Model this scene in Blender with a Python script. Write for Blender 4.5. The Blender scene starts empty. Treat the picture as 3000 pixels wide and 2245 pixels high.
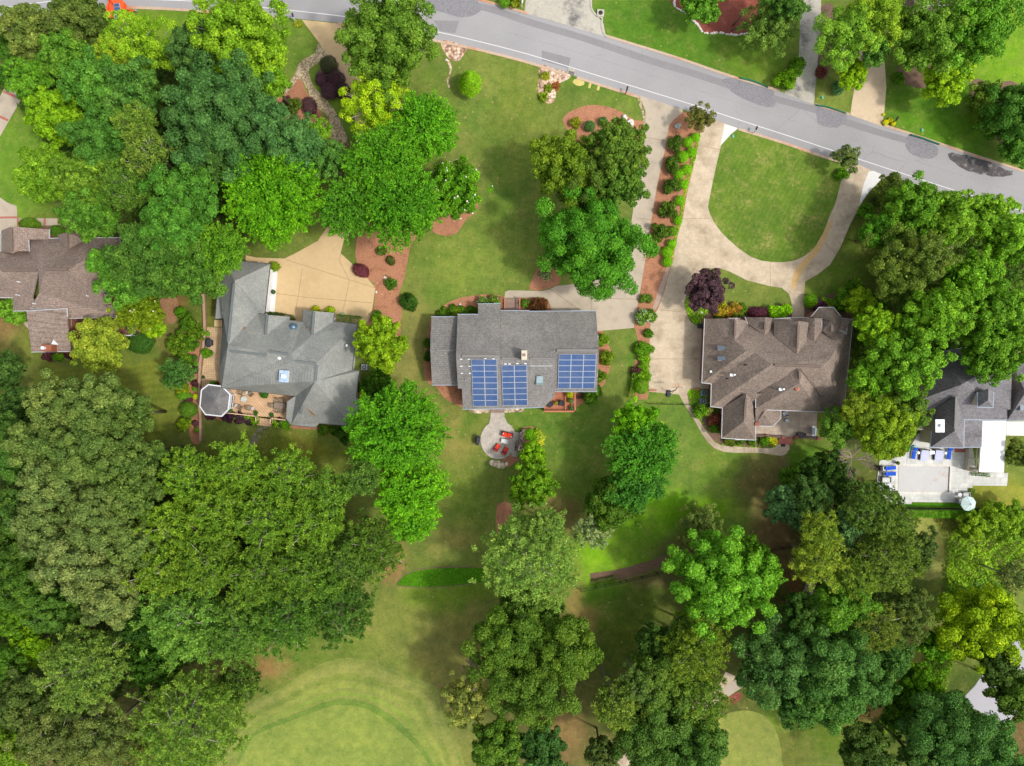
import bpy, bmesh, math, random
import numpy as np
from mathutils import Vector
from mathutils.geometry import tessellate_polygon

# ---------------------------------------------------------------- camera, sky, sun
H = 95.0; S = 21.05
scene = bpy.context.scene
COL = scene.collection
cam_d = bpy.data.cameras.new("camera"); cam = bpy.data.objects.new("camera", cam_d)
COL.objects.link(cam); cam.location = (0, 0, H); cam.rotation_euler = (0, 0, 0)
cam_d.sensor_width = 36.0; cam_d.lens = 36.0 * H / (3000.0 / S); cam_d.clip_start = 1.0; cam_d.clip_end = 2000
scene.camera = cam
EL = math.radians(56); AZ = math.radians(-20)          # sun from the east, a little south
sd = Vector((math.cos(EL)*math.cos(AZ), math.cos(EL)*math.sin(AZ), math.sin(EL)))
world = bpy.data.worlds.new("World"); scene.world = world; world.use_nodes = True
wn = world.node_tree; bg = wn.nodes["Background"]
sky = wn.nodes.new("ShaderNodeTexSky"); sky.sky_type = 'NISHITA'; sky.sun_disc = False
sky.sun_elevation = EL; sky.sun_rotation = math.radians(90) - AZ; sky.dust_density = 3.0; sky.air_density = 1.0
hz = wn.nodes.new("ShaderNodeHueSaturation"); hz.inputs['Saturation'].default_value = 0.32; wn.links.new(sky.outputs[0], hz.inputs['Color']); wn.links.new(hz.outputs[0], bg.inputs[0]); bg.inputs[1].default_value = 0.19
sun_d = bpy.data.lights.new("sun", 'SUN'); sun = bpy.data.objects.new("sun", sun_d); COL.objects.link(sun)
sun_d.energy = 2.05; sun_d.angle = math.radians(4.5); sun_d.color = (1.0, 0.95, 0.87)
sun.rotation_euler = sd.to_track_quat('Z', 'Y').to_euler()
scene.view_settings.view_transform = 'Standard'; scene.view_settings.look = 'None'
scene.view_settings.exposure = 0.12; scene.view_settings.gamma = 1.0
scene.cycles.max_bounces = 6; scene.cycles.transparent_max_bounces = 4

# ---------------------------------------------------------------- helpers
def P(px, py, z=0.0):
    k = (H - z) / H / S
    return Vector(((px-1500.0)*k, -(py-1122.5)*k, z))
def M(r, z=0.0): return r*(H-z)/H/S
def lin1(c):
    c = c/255.0
    return c/12.92 if c <= 0.04045 else ((c+0.055)/1.055)**2.4
def lin(c, f=1.0): return tuple(min(0.95, lin1(v)*f) for v in c)
MATS = {}
def nmat(name):
    m = bpy.data.materials.new(name); m.use_nodes = True
    return m, m.node_tree, m.node_tree.nodes["Principled BSDF"]
def noise(nt, coord, scale, detail=4, rough=0.6):
    n = nt.nodes.new("ShaderNodeTexNoise"); n.inputs['Scale'].default_value = scale
    n.inputs['Detail'].default_value = detail; n.inputs['Roughness'].default_value = rough
    nt.links.new(coord, n.inputs['Vector']); return n.outputs['Fac']
def ramp(nt, fac, stops):
    r = nt.nodes.new("ShaderNodeValToRGB"); cr = r.color_ramp
    while len(cr.elements) < len(stops): cr.elements.new(0.5)
    for e, (p, c) in zip(cr.elements, stops): e.position = p; e.color = (c[0], c[1], c[2], 1)
    nt.links.new(fac, r.inputs['Fac']); return r.outputs['Color']
def mixc(nt, a, b, fac, mode='MIX'):
    m = nt.nodes.new("ShaderNodeMix"); m.data_type = 'RGBA'; m.blend_type = mode
    if isinstance(fac, float): m.inputs[0].default_value = fac
    else: nt.links.new(fac, m.inputs[0])
    for s, v in ((6, a), (7, b)):
        if isinstance(v, tuple): m.inputs[s].default_value = (v[0], v[1], v[2], 1)
        else: nt.links.new(v, m.inputs[s])
    return m.outputs[2]
def math_(nt, op, a, b=0.0):
    m = nt.nodes.new("ShaderNodeMath"); m.operation = op
    for s, v in ((0, a), (1, b)):
        if isinstance(v, (int, float)): m.inputs[s].default_value = v
        else: nt.links.new(v, m.inputs[s])
    return m.outputs[0]
def smooth_(nt, v, lo, hi):
    m = nt.nodes.new("ShaderNodeMapRange"); m.inputs[1].default_value = lo; m.inputs[2].default_value = hi
    nt.links.new(v, m.inputs[0]); return m.outputs[0]
def bump(nt, h, dist, bsdf, st=0.6):
    b = nt.nodes.new("ShaderNodeBump"); b.inputs['Strength'].default_value = st; b.inputs['Distance'].default_value = dist
    nt.links.new(h, b.inputs['Height']); nt.links.new(b.outputs[0], bsdf.inputs['Normal'])
def wcoord(nt):
    g = nt.nodes.new("ShaderNodeNewGeometry"); return g.outputs['Position']
def mat(name, c, rough=0.7, var=0.25, sc=3.0, sc2=0.3, c2=None, spec=0.3, metal=0.0, bmp=0.0, stain=None, stsc=0.4, stlo=0.5, sthi=0.7, f=1.0, fine=None):
    """surface with two scales of tonal variation, optional stains of a second colour"""
    if name in MATS: return MATS[name]
    m, nt, b = nmat(name); co = wcoord(nt)
    A = lin(c, f); hi = tuple(min(.95, v*(1+var)) for v in A); lo = tuple(v*(1-var) for v in A)
    if c2: hi = lin(c2, f)
    n1 = noise(nt, co, sc, 5, 0.65); col = ramp(nt, n1, [(0.3, lo), (0.7, hi)])
    n2 = noise(nt, co, sc2, 4, 0.6)
    g = ramp(nt, n2, [(0.3, (1-var*.6,)*3), (0.7, (1+var*.35,)*3)])
    col = mixc(nt, col, g, 1.0, 'MULTIPLY')
    if fine:
        n4 = noise(nt, co, fine[0], 2, 0.7)
        col = mixc(nt, col, ramp(nt, n4, [(0.35, (1-fine[1],)*3), (0.65, (1+fine[1],)*3)]), 1.0, 'MULTIPLY')
    if stain:
        n3 = noise(nt, co, stsc, 6, 0.7)
        col = mixc(nt, col, lin(stain, f), smooth_(nt, n3, stlo, sthi))
    nt.links.new(col, b.inputs['Base Color']); b.inputs['Roughness'].default_value = rough
    b.inputs['Specular IOR Level'].default_value = spec; b.inputs['Metallic'].default_value = metal
    if bmp: bump(nt, n1, bmp, b)
    MATS[name] = m; return m
def mat_planks(name, c, ang, w=0.14, gap=0.13, var=0.12, line=0.45, two=False, h=None):
    """boards or paving: parallel dark joints; two=True adds the cross joints"""
    if name in MATS: return MATS[name]
    m, nt, b = nmat(name); co = wcoord(nt)
    mp = nt.nodes.new("ShaderNodeMapping"); mp.inputs['Rotation'].default_value = (0, 0, math.radians(ang)); nt.links.new(co, mp.inputs[0])
    br = nt.nodes.new("ShaderNodeTexBrick"); nt.links.new(mp.outputs[0], br.inputs['Vector'])
    A = lin(c); br.inputs['Scale'].default_value = 1.0
    br.inputs['Brick Width'].default_value = (w*1.0 if two else 4.0) if h is None else h; br.inputs['Row Height'].default_value = w
    br.inputs['Mortar Size'].default_value = w*gap; br.inputs['Mortar Smooth'].default_value = 0.3
    br.offset = 0.0 if (two and h is None) else 0.5
    br.inputs['Color1'].default_value = (*[v*(1+var) for v in A], 1); br.inputs['Color2'].default_value = (*[v*(1-var) for v in A], 1)
    br.inputs['Mortar'].default_value = (*[v*line for v in A], 1)
    n = noise(nt, co, 0.9, 5); col = mixc(nt, br.outputs[0], ramp(nt, n, [(0.3, (.8,)*3), (0.7, (1.12,)*3)]), 1.0, 'MULTIPLY')
    nt.links.new(col, b.inputs['Base Color']); b.inputs['Roughness'].default_value = 0.75; b.inputs['Specular IOR Level'].default_value = .2
    MATS[name] = m; return m
def mat_shingle(name, c, c2, tint=0.18, f=1.0):
    m, nt, b = nmat(name); co = wcoord(nt)
    A = lin(c, f); B = lin(c2, f)
    v = nt.nodes.new("ShaderNodeTexVoronoi"); v.inputs['Scale'].default_value = 6.5; nt.links.new(co, v.inputs['Vector'])
    vv = nt.nodes.new("ShaderNodeSeparateColor"); nt.links.new(v.outputs['Color'], vv.inputs[0])
    col = mixc(nt, A, B, vv.outputs[0])
    n = noise(nt, co, 9.0, 3, 0.8); col = mixc(nt, col, ramp(nt, n, [(0.35, (1-tint,)*3), (0.65, (1+tint,)*3)]), 1.0, 'MULTIPLY')
    n2 = noise(nt, co, 0.35, 5, 0.65); col = mixc(nt, col, ramp(nt, n2, [(0.3, (.86,)*3), (0.7, (1.1,)*3)]), 1.0, 'MULTIPLY')
    # courses follow the height of the roof surface
    sx = nt.nodes.new("ShaderNodeSeparateXYZ"); nt.links.new(co, sx.inputs[0])
    fr = math_(nt, 'FRACT', math_(nt, 'MULTIPLY', sx.outputs[2], 1/0.115))
    n9 = noise(nt, co, .12, 6, .8); col = mixc(nt, col, ramp(nt, n9, [(.38, (.84, .85, .87)), (.62, (1.07, 1.06, 1.05))]), 1.0, 'MULTIPLY')
    ln = smooth_(nt, fr, 0.0, 0.35)
    col = mixc(nt, col, ramp(nt, ln, [(0, (.72,)*3), (1, (1.04,)*3)]), 1.0, 'MULTIPLY')
    nt.links.new(col, b.inputs['Base Color']); b.inputs['Roughness'].default_value = 0.85; b.inputs['Specular IOR Level'].default_value = 0.25
    bump(nt, n, 0.02, b, 0.5)
    return m

ROOT = {}
def tagp(o, label=None, cat=None, group=None, kind=None):
    if label: o['label'] = label
    if cat: o['category'] = cat
    if group: o['group'] = group
    if kind: o['kind'] = kind
    return o
def thing(name, label, cat, loc, group=None):
    o = bpy.data.objects.new(name, None); COL.objects.link(o); o.location = loc; o.empty_display_size = 0.3
    ROOT[o] = Vector(loc); return tagp(o, label, cat, group)
def link_mesh(name, me, m, parent=None):
    o = bpy.data.objects.new(name, me); COL.objects.link(o)
    if m is not None: me.materials.append(m)
    if parent is not None: o.parent = parent; ROOT[o] = ROOT[parent]
    else: ROOT[o] = Vector((0, 0, 0))
    return o
class MB:
    """collects shapes; built as ONE mesh. o, rz = local frame placed in the world"""
    def __init__(s, o=(0, 0, 0), rz=0.0):
        s.v = []; s.f = []; s.o = Vector(o); s.c = math.cos(math.radians(rz)); s.s = math.sin(math.radians(rz))
    def T(s, p):
        return Vector((s.o.x + p[0]*s.c - p[1]*s.s, s.o.y + p[0]*s.s + p[1]*s.c, s.o.z + p[2]))
    def add(s, vs, fs):
        n = len(s.v); s.v += [s.T(p) for p in vs]; s.f += [[i+n for i in f] for f in fs]
    def box(s, cx, cy, z0, sx, sy, sz, taper=0.0, tilt=0.0, bev=0.0):
        if bev > 0:
            b = bev; X = sx/2; Y = sy/2
            ring = [(X-b, -Y), (X, -Y+b), (X, Y-b), (X-b, Y), (-X+b, Y), (-X, Y-b), (-X, -Y+b), (-X+b, -Y)]
            vs = [(cx+x, cy+y, z0) for x, y in ring] + [(cx+x, cy+y, z0+sz-b) for x, y in ring]
            vs += [(cx+x*(1-b/X), cy+y*(1-b/Y), z0+sz) for x, y in ring]
            fs = [list(range(8))[::-1], list(range(16, 24))]
            for k in range(8):
                j = (k+1) % 8; fs += [[k, j, 8+j, 8+k], [8+k, 8+j, 16+j, 16+k]]
            s.add(vs, fs); return
        t = 1-taper; X = sx/2; Y = sy/2
        vs = [(cx-X, cy-Y, z0), (cx+X, cy-Y, z0), (cx+X, cy+Y, z0), (cx-X, cy+Y, z0),
              (cx-X*t, cy-Y*t, z0+sz), (cx+X*t, cy-Y*t, z0+sz+tilt), (cx+X*t, cy+Y*t, z0+sz+tilt), (cx-X*t, cy+Y*t, z0+sz)]
        s.add(vs, [[3, 2, 1, 0], [4, 5, 6, 7], [0, 1, 5, 4], [1, 2, 6, 5], [2, 3, 7, 6], [3, 0, 4, 7]])
    def cyl(s, cx, cy, z0, r, h, n=12, r2=None):
        r2 = r if r2 is None else r2
        vs = [(cx+r*math.cos(2*math.pi*k/n), cy+r*math.sin(2*math.pi*k/n), z0) for k in range(n)]
        vs += [(cx+r2*math.cos(2*math.pi*k/n), cy+r2*math.sin(2*math.pi*k/n), z0+h) for k in range(n)]
        s.add(vs, [list(range(n))[::-1], list(range(n, 2*n))] + [[k, (k+1) % n, n+(k+1) % n, n+k] for k in range(n)])
    def lathe(s, cx, cy, prof, n=14):
        vs = []; fs = []
        for (r, z) in prof: vs += [(cx+r*math.cos(2*math.pi*k/n), cy+r*math.sin(2*math.pi*k/n), z) for k in range(n)]
        for i in range(len(prof)-1):
            for k in range(n): fs.append([i*n+k, i*n+(k+1) % n, (i+1)*n+(k+1) % n, (i+1)*n+k])
        fs += [list(range(n))[::-1], list(range((len(prof)-1)*n, len(prof)*n))]
        s.add(vs, fs)
    def tube(s, pts, r0, r1=None, n=6):
        r1 = r0 if r1 is None else r1; pts = [Vector(p) for p in pts]; m = len(pts); vs = []; fs = []
        for i, p in enumerate(pts):
            d = (pts[min(i+1, m-1)] - pts[max(i-1, 0)]).normalized()
            a = d.cross(Vector((0, 0, 1)) if abs(d.z) < .9 else Vector((1, 0, 0))).normalized(); b = d.cross(a)
            r = r0+(r1-r0)*i/(m-1)
            for k in range(n):
                t = 2*math.pi*k/n; q = p+a*(r*math.cos(t))+b*(r*math.sin(t)); vs.append(tuple(q))
        for i in range(m-1):
            for k in range(n): fs.append([i*n+k, i*n+(k+1) % n, (i+1)*n+(k+1) % n, (i+1)*n+k])
        fs += [list(range(n))[::-1], list(range((m-1)*n, m*n))]
        s.add(vs, fs)
    def poly(s, pts, z0, z1):
        n = len(pts); s.add([(p[0], p[1], z0) for p in pts]+[(p[0], p[1], z1) for p in pts],
                            [list(range(n))[::-1], list(range(n, 2*n))]+[[k, (k+1) % n, n+(k+1) % n, n+k] for k in range(n)])
    def build(s, name, m, parent=None, label=None, smooth=False):
        off = ROOT[parent] if parent is not None else Vector((0, 0, 0))
        me = bpy.data.meshes.new(name); me.from_pydata([tuple(v-off) for v in s.v], [], s.f)
        bm = bmesh.new(); bm.from_mesh(me); bmesh.ops.recalc_face_normals(bm, faces=bm.faces); bm.to_mesh(me); bm.free()
        if smooth: me.polygons.foreach_set('use_smooth', [True]*len(me.polygons))
        me.update(); o = link_mesh(name, me, m, parent)
        if label: o['label'] = label
        return o

def spline(pts, sub=6, closed=True):
    n = len(pts); out = []
    for i in range(n if closed else n-1):
        p0 = pts[(i-1) % n] if closed or i > 0 else pts[i]; p1 = pts[i]; p2 = pts[(i+1) % n]
        p3 = pts[(i+2) % n] if closed or i+2 < n else p2
        for k in range(sub):
            t = k/sub; t2 = t*t; t3 = t2*t
            out.append(tuple(0.5*((2*p1[a])+(-p0[a]+p2[a])*t+(2*p0[a]-5*p1[a]+4*p2[a]-p3[a])*t2+(-p0[a]+3*p1[a]-3*p2[a]+p3[a])*t3) for a in (0, 1)))
    if not closed: out.append(tuple(pts[-1][:2]))
    return out
def sheet(name, pts, z, m, sub=0, jit=0.0, thick=0.0, seed=1, parent=None, label=None):
    if sub: pts = spline(pts, sub)
    if jit:
        r = random.Random(seed); pts = [(x+r.uniform(-jit, jit), y+r.uniform(-jit, jit)) for x, y in pts]
    vs = [P(x, y, z) for x, y in pts]
    tris = tessellate_polygon([[Vector((v.x, v.y, 0)) for v in vs]])
    fs = [list(t) for t in tris]
    fs2 = []
    for t in fs:
        a, b, c = [vs[i] for i in t]
        if (b-a).cross(c-a).z < 0: t = t[::-1]
        fs2.append(t)
    n = len(vs)
    if thick:
        vs = vs+[Vector((v.x, v.y, z-thick)) for v in vs]; fs2 += [[i, (i+1) % n, n+(i+1) % n, n+i] for i in range(n)]
    me = bpy.data.meshes.new(name); off = ROOT[parent] if parent is not None else Vector((0, 0, 0))
    me.from_pydata([tuple(v-off) for v in vs], [], fs2); me.update()
    o = link_mesh(name, me, m, parent)
    if parent is None: o['kind'] = 'structure'
    if label: o['label'] = label
    return o
def ribbon(name, pts, w, z, m, sub=5, parent=None, hgt=0.0, kind='structure', jit=0.0):
    """strip of width w (m) along a pixel polyline; hgt>0 makes it a solid kerb or wall"""
    if sub: pts = spline(pts, sub, closed=False)
    r = random.Random(len(pts)); W = [P(x, y, z) for x, y in pts]; vs = []; fs = []; n = len(W)
    for i, p in enumerate(W):
        d = (W[min(i+1, n-1)]-W[max(i-1, 0)]); d.z = 0; d.normalize(); q = Vector((-d.y, d.x, 0))*(w/2*(1+r.uniform(-jit, jit)))
        vs += [p+q, p-q]
        if hgt: vs += [p+q-Vector((0, 0, hgt)), p-q-Vector((0, 0, hgt))]
    k = 4 if hgt else 2
    for i in range(n-1):
        a = i*k; b = a+k; fs.append([a, a+1, b+1, b])
        if hgt: fs += [[a, b, b+2, a+2], [a+1, a+3, b+3, b+1]]
    if hgt: fs += [[0, 2, 3, 1], [(n-1)*k, (n-1)*k+1, (n-1)*k+3, (n-1)*k+2]]
    me = bpy.data.meshes.new(name); off = ROOT[parent] if parent is not None else Vector((0, 0, 0))
    me.from_pydata([tuple(v-off) for v in vs], [], fs)
    bm = bmesh.new(); bm.from_mesh(me)
    if hgt: bmesh.ops.recalc_face_normals(bm, faces=bm.faces)
    else:
        for f in bm.faces:
            f.normal_update()
            if f.normal.z < 0: f.normal_flip()
    bm.to_mesh(me); bm.free()
    o = link_mesh(name, me, m, parent)
    if parent is None and kind: o['kind'] = kind
    return o

# ---------------------------------------------------------------- foliage
def foliage_material():
    m, nt, b = nmat("leaves")
    a = nt.nodes.new("ShaderNodeAttribute"); a.attribute_name = "tint"
    nt.links.new(a.outputs['Color'], b.inputs['Base Color']); b.inputs['Roughness'].default_value = 0.55
    b.inputs['Specular IOR Level'].default_value = 0.14
    t = nt.nodes.new("ShaderNodeBsdfTranslucent"); nt.links.new(a.outputs['Color'], t.inputs['Color'])
    mx = nt.nodes.new("ShaderNodeMixShader"); mx.inputs[0].default_value = 0.24
    nt.links.new(b.outputs[0], mx.inputs[1]); nt.links.new(t.outputs[0], mx.inputs[2])
    nt.links.new(mx.outputs[0], nt.nodes["Material Output"].inputs['Surface'])
    return m
LEAF = foliage_material()
def norm(a): return a/np.maximum(np.linalg.norm(a, axis=1, keepdims=True), 1e-9)
def leaf_mesh(name, c, n, t, a, b, col):
    """diamond leaves: centre c, normal n, direction t, half sizes a (along t) and b, colour col"""
    N = len(c); t = t-(t*n).sum(1, keepdims=True)*n; t = norm(t); s = np.cross(n, t)
    a = a[:, None]; b = b[:, None]
    V = np.empty((N, 4, 3), np.float32); V[:, 0] = c-a*t; V[:, 1] = c-b*s; V[:, 2] = c+a*t; V[:, 3] = c+b*s
    me = bpy.data.meshes.new(name); me.vertices.add(4*N); me.vertices.foreach_set('co', V.ravel())
    me.loops.add(4*N); me.loops.foreach_set('vertex_index', np.arange(4*N, dtype=np.int32))
    me.polygons.add(N); me.polygons.foreach_set('loop_start', np.arange(0, 4*N, 4, dtype=np.int32))
    at = me.color_attributes.new('tint', 'FLOAT_COLOR', 'POINT')
    C = np.ones((N, 4, 4), np.float32); C[:, :, :3] = col[:, None, :]
    at.data.foreach_set('color', C.ravel()); me.update(calc_edges=True)
    me.materials.append(LEAF); return me
def leafc(c, f=1.0):
    a = np.array(lin(c, f)); a = a*(np.array([.97+.35*max(0., min(1., (a[1]/max(a[0], .001)-2.2)/3)), 1.0, .56]) if c[1] > c[0]*.98 else np.array([1., .95, .85])); return a+np.array([.004, .004, .002])
def tint(rng, base, cl, n, v=0.27, yel=0.05):
    k = rng.normal(1, v, n).clip(.4, 1.9)*cl
    c = np.array(base)[None, :]*k[:, None]; c[:, 0] *= 1+(np.broadcast_to(cl, (n,))-1)*.5; c[rng.random(n) < .05] *= 1.55; y = rng.random(n)*yel*2
    c[:, 0] *= 1+y*1.3; c[:, 1] *= 1+y*.35; c[:, 2] *= 1-y*.4
    return c.clip(0.002, 0.9)
LF = 1.25
def crown(rng, R, Rz, style, base, dens=1.0, under=None):
    """leaf arrays of a crown centred at the origin"""
    cs = []; up = np.array([0, 0, 1.0]); centres = []
    ph = rng.random(4)*6.28
    def lobe(az): return 1.02+.05*np.sin(2*az+ph[0])+.05*np.sin(3*az+ph[1])+.05*np.sin(5*az+ph[2])+.04*np.sin(9*az+ph[3])
    def emit(c, n, t, a, b, col): cs.append((c, n, t, a, b, col))
    if style in ('oak', 'leafy', 'sparse', 'conif', 'ball'):
        if style == 'oak': rc0 = max(.5, min(1.05, .17*R)); L = .15; k0, k1 = .6, .98
        elif style == 'leafy': rc0 = max(.45, min(.8, .14*R)); L = .17; k0, k1 = .55, 1.0
        elif style == 'sparse': rc0 = max(.4, min(.75, .14*R)); L = .12; k0, k1 = .45, 1.0
        elif style == 'conif': rc0 = .5; L = .13; k0, k1 = .6, .95
        else: rc0 = max(.16, .3*R); L = min(.10, .13*R+.02); k0, k1 = .72, .8
        nC = int((2.2 if style != 'sparse' else 1.8)*(R/rc0)**2*(0.75 if style == 'ball' else 1))+4
        i = np.arange(nC)+rng.random(nC)*.6; zz = 1-(i+.5)/nC*1.5; zz = zz.clip(-.55, 1); az = i*2.39996+rng.random(nC)*.5
        rr = np.sqrt((1-zz**2).clip(0, 1)); k = rng.uniform(k0, k1, nC)*lobe(az)
        if style in ('oak', 'leafy'):
            k[rng.random(nC) < .3] *= .8; k = np.where(zz < .05, np.minimum(k, .92)*.9, k); bb = np.sin(az*3+ph[1]*2+zz*4)*np.cos(az*2-zz*5+ph[2]); k *= 1+.09*bb
        C = np.stack([rr*np.cos(az)*R*k, rr*np.sin(az)*R*k, zz*Rz*k], 1)
        rc = rc0*rng.uniform(.65, 1.3, nC)
        if style == 'ball': rc = rc0*rng.uniform(.9, 1.1, nC)
        centres = C
        area = 4*math.pi*rc**2*.6
        cnt = (area/(L*L*.9)*dens*(1.25 if style != 'sparse' else .75)).astype(int)+6
        idx = np.repeat(np.arange(nC), cnt); n = len(idx); out = norm(C+1e-6)
        v = norm(rng.normal(0, 1, (n, 3))+.75*up+.5*out[idx])
        rad = rc[idx]*rng.uniform(.62, 1.08, n)
        pos = C[idx]+v*rad[:, None]*np.array([1, 1, .8])
        nn = norm(v*1.0+.3*up+rng.normal(0, .6, (n, 3)))
        sz = L*rng.uniform(.6, 1.25, n); cl = rng.uniform(.82, 1.18, nC)[idx]
        emit(pos, nn, rng.normal(0, 1, (n, 3)), sz, sz*.55, tint(rng, base, cl, n))
        # inner leaves close the crown
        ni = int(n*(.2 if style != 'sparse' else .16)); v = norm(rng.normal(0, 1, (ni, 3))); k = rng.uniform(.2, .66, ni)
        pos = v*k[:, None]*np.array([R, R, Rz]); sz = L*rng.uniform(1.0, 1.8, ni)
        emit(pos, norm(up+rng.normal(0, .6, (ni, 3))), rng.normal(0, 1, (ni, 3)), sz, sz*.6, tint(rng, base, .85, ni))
    elif style == 'maple':
        nS = int(2.3*(R/.55)**2)+8; i = np.arange(nS)+rng.random(nS); zz = 1-(i+.5)/nS*1.25; zz = zz.clip(-.3, 1); az = i*2.39996
        rr = np.sqrt((1-zz**2).clip(0.02, 1)); lb = lobe(az)
        k = rng.uniform(.58, .8, nS)*lb
        p0 = np.stack([rr*np.cos(az)*R*k, rr*np.sin(az)*R*k, zz*Rz*k*1.05], 1)
        az2 = az+rng.normal(0, .35, nS); ln = rng.uniform(.8, 1.5, nS)*min(1.2, .2*R+.2)
        d = np.stack([np.cos(az2), np.sin(az2), rng.uniform(-.15, .35, nS)], 1)
        p0 = p0+np.stack([np.zeros(nS), np.zeros(nS), np.full(nS, .1)], 1)
        centres = p0; m = int(46*dens); idx = np.repeat(np.arange(nS), m); n = len(idx)
        t = rng.random(n); w = (.30*(1-t)+.07)*rng.normal(0, 1, n)
        side = np.stack([-np.sin(az2), np.cos(az2), np.zeros(nS)], 1)
        pos = p0[idx]+d[idx]*(t*ln[idx])[:, None]+side[idx]*w[:, None]; pos[:, 2] += rng.normal(0, .07, n)-.28*t**2-np.abs(w)*.3
        sz = .16*rng.uniform(.6, 1.2, n); cl = rng.uniform(.8, 1.2, nS)[idx]
        emit(pos, norm(up+rng.normal(0, .45, (n, 3))), d[idx]+rng.normal(0, .6, (n, 3)), sz, sz*.5, tint(rng, base, cl*(.88+.25*t), n))
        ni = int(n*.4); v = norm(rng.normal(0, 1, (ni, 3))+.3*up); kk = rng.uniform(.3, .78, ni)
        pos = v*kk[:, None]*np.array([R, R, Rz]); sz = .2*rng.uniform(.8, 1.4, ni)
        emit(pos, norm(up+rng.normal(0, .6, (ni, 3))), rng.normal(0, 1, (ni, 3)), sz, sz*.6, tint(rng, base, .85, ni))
    elif style == 'pine':
        nC = int(1.7*(R/.42)**2*dens)+10; i = np.arange(nC)+rng.random(nC); zz = 1-(i+.5)/nC*1.35; zz = zz.clip(-.4, 1); az = i*2.39996+rng.random(nC)*.9
        rr = np.sqrt((1-zz**2).clip(0, 1)); k = rng.uniform(.66, 1.02, nC)*lobe(az); k = np.where(zz < .1, np.minimum(k, .9), k)
        # tufts ride on boughs, leaving gaps between them
        nb = max(7, int((R/.95)**2*.9)); ib = np.arange(nb); zb = 1-(ib+.5)/nb*1.3; ab = ib*2.39996+rng.random(nb)*.7; rb = np.sqrt((1-zb**2).clip(0, 1)); B = np.stack([rb*np.cos(ab), rb*np.sin(ab), zb], 1)
        U = np.stack([rr*np.cos(az), rr*np.sin(az), zz], 1); dd = (U@B.T).max(1); dm = np.arccos(dd.clip(-1, 1))*R; k *= 1.05-.26*np.clip(dm/1.05, 0, 1)**2
        C = np.stack([rr*np.cos(az)*R*k, rr*np.sin(az)*R*k, zz*Rz*k], 1)+rng.normal(0, .18, (nC, 3)); rc = rng.uniform(.3, .52, nC); centres = C
        m = 44; idx = np.repeat(np.arange(nC), m); n = len(idx); v = norm(rng.normal(0, 1, (n, 3))+.7*up)
        pos = C[idx]+v*(rc[idx]*rng.uniform(.35, .95, n))[:, None]
        nn = norm(np.cross(v, rng.normal(0, 1, (n, 3)))+.5*up); sz = rng.uniform(.12, .2, n)
        emit(pos, nn, v, sz, sz*.33, tint(rng, base, rng.uniform(.78, 1.22, nC)[idx], n, .25))
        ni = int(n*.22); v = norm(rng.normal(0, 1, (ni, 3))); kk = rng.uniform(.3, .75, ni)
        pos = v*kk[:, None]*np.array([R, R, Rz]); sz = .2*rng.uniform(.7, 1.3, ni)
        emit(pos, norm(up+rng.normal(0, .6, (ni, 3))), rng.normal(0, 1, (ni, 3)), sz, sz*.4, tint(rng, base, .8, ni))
    elif style == 'cone':
        n = int(9000*dens*(R/1.8)**2)+500; h = rng.random(n)**1.3; az = rng.random(n)*6.283
        lay = .74+.26*np.abs(np.sin(h*24+np.sin(az*3)+np.sin(az*7)*.6)); r = R*(1-h)**.62*lay*rng.uniform(.8, 1.02, n)
        pos = np.stack([r*np.cos(az), r*np.sin(az), -Rz+2*Rz*h], 1); out = np.stack([np.cos(az), np.sin(az), np.full(n, .8)], 1)
        sz = .09*rng.uniform(.7, 1.3, n); emit(pos, norm(out+rng.normal(0, .5, (n, 3))), rng.normal(0, 1, (n, 3)), sz, sz*.5, tint(rng, base, 1, n, .2))
        centres = pos[:4]
    elif style == 'ell':      # clipped shrub: a dense, slightly uneven shell
        n = int(260*dens*(4*math.pi*R*R))+300; v = norm(rng.normal(0, 1, (n, 3))+.25*up); az = np.arctan2(v[:, 1], v[:, 0])
        k = (1+.04*np.sin(az*4+ph[0])+.05*np.sin(az*7+v[:, 2]*9+ph[1])+.04*np.sin(v[:, 2]*14+az*3))*rng.uniform(.84, 1.03, n)
        pos = v*k[:, None]*np.array([R, R, Rz]); sz = .055*rng.uniform(.7, 1.4, n)
        emit(pos, norm(v+.3*up+rng.normal(0, .5, (n, 3))), rng.normal(0, 1, (n, 3)), sz, sz*.6, tint(rng, base, 1, n, .24))
        centres = pos[:4]
    return [np.concatenate([x[j] for x in cs]) for j in range(6)], np.array(centres)

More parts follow.
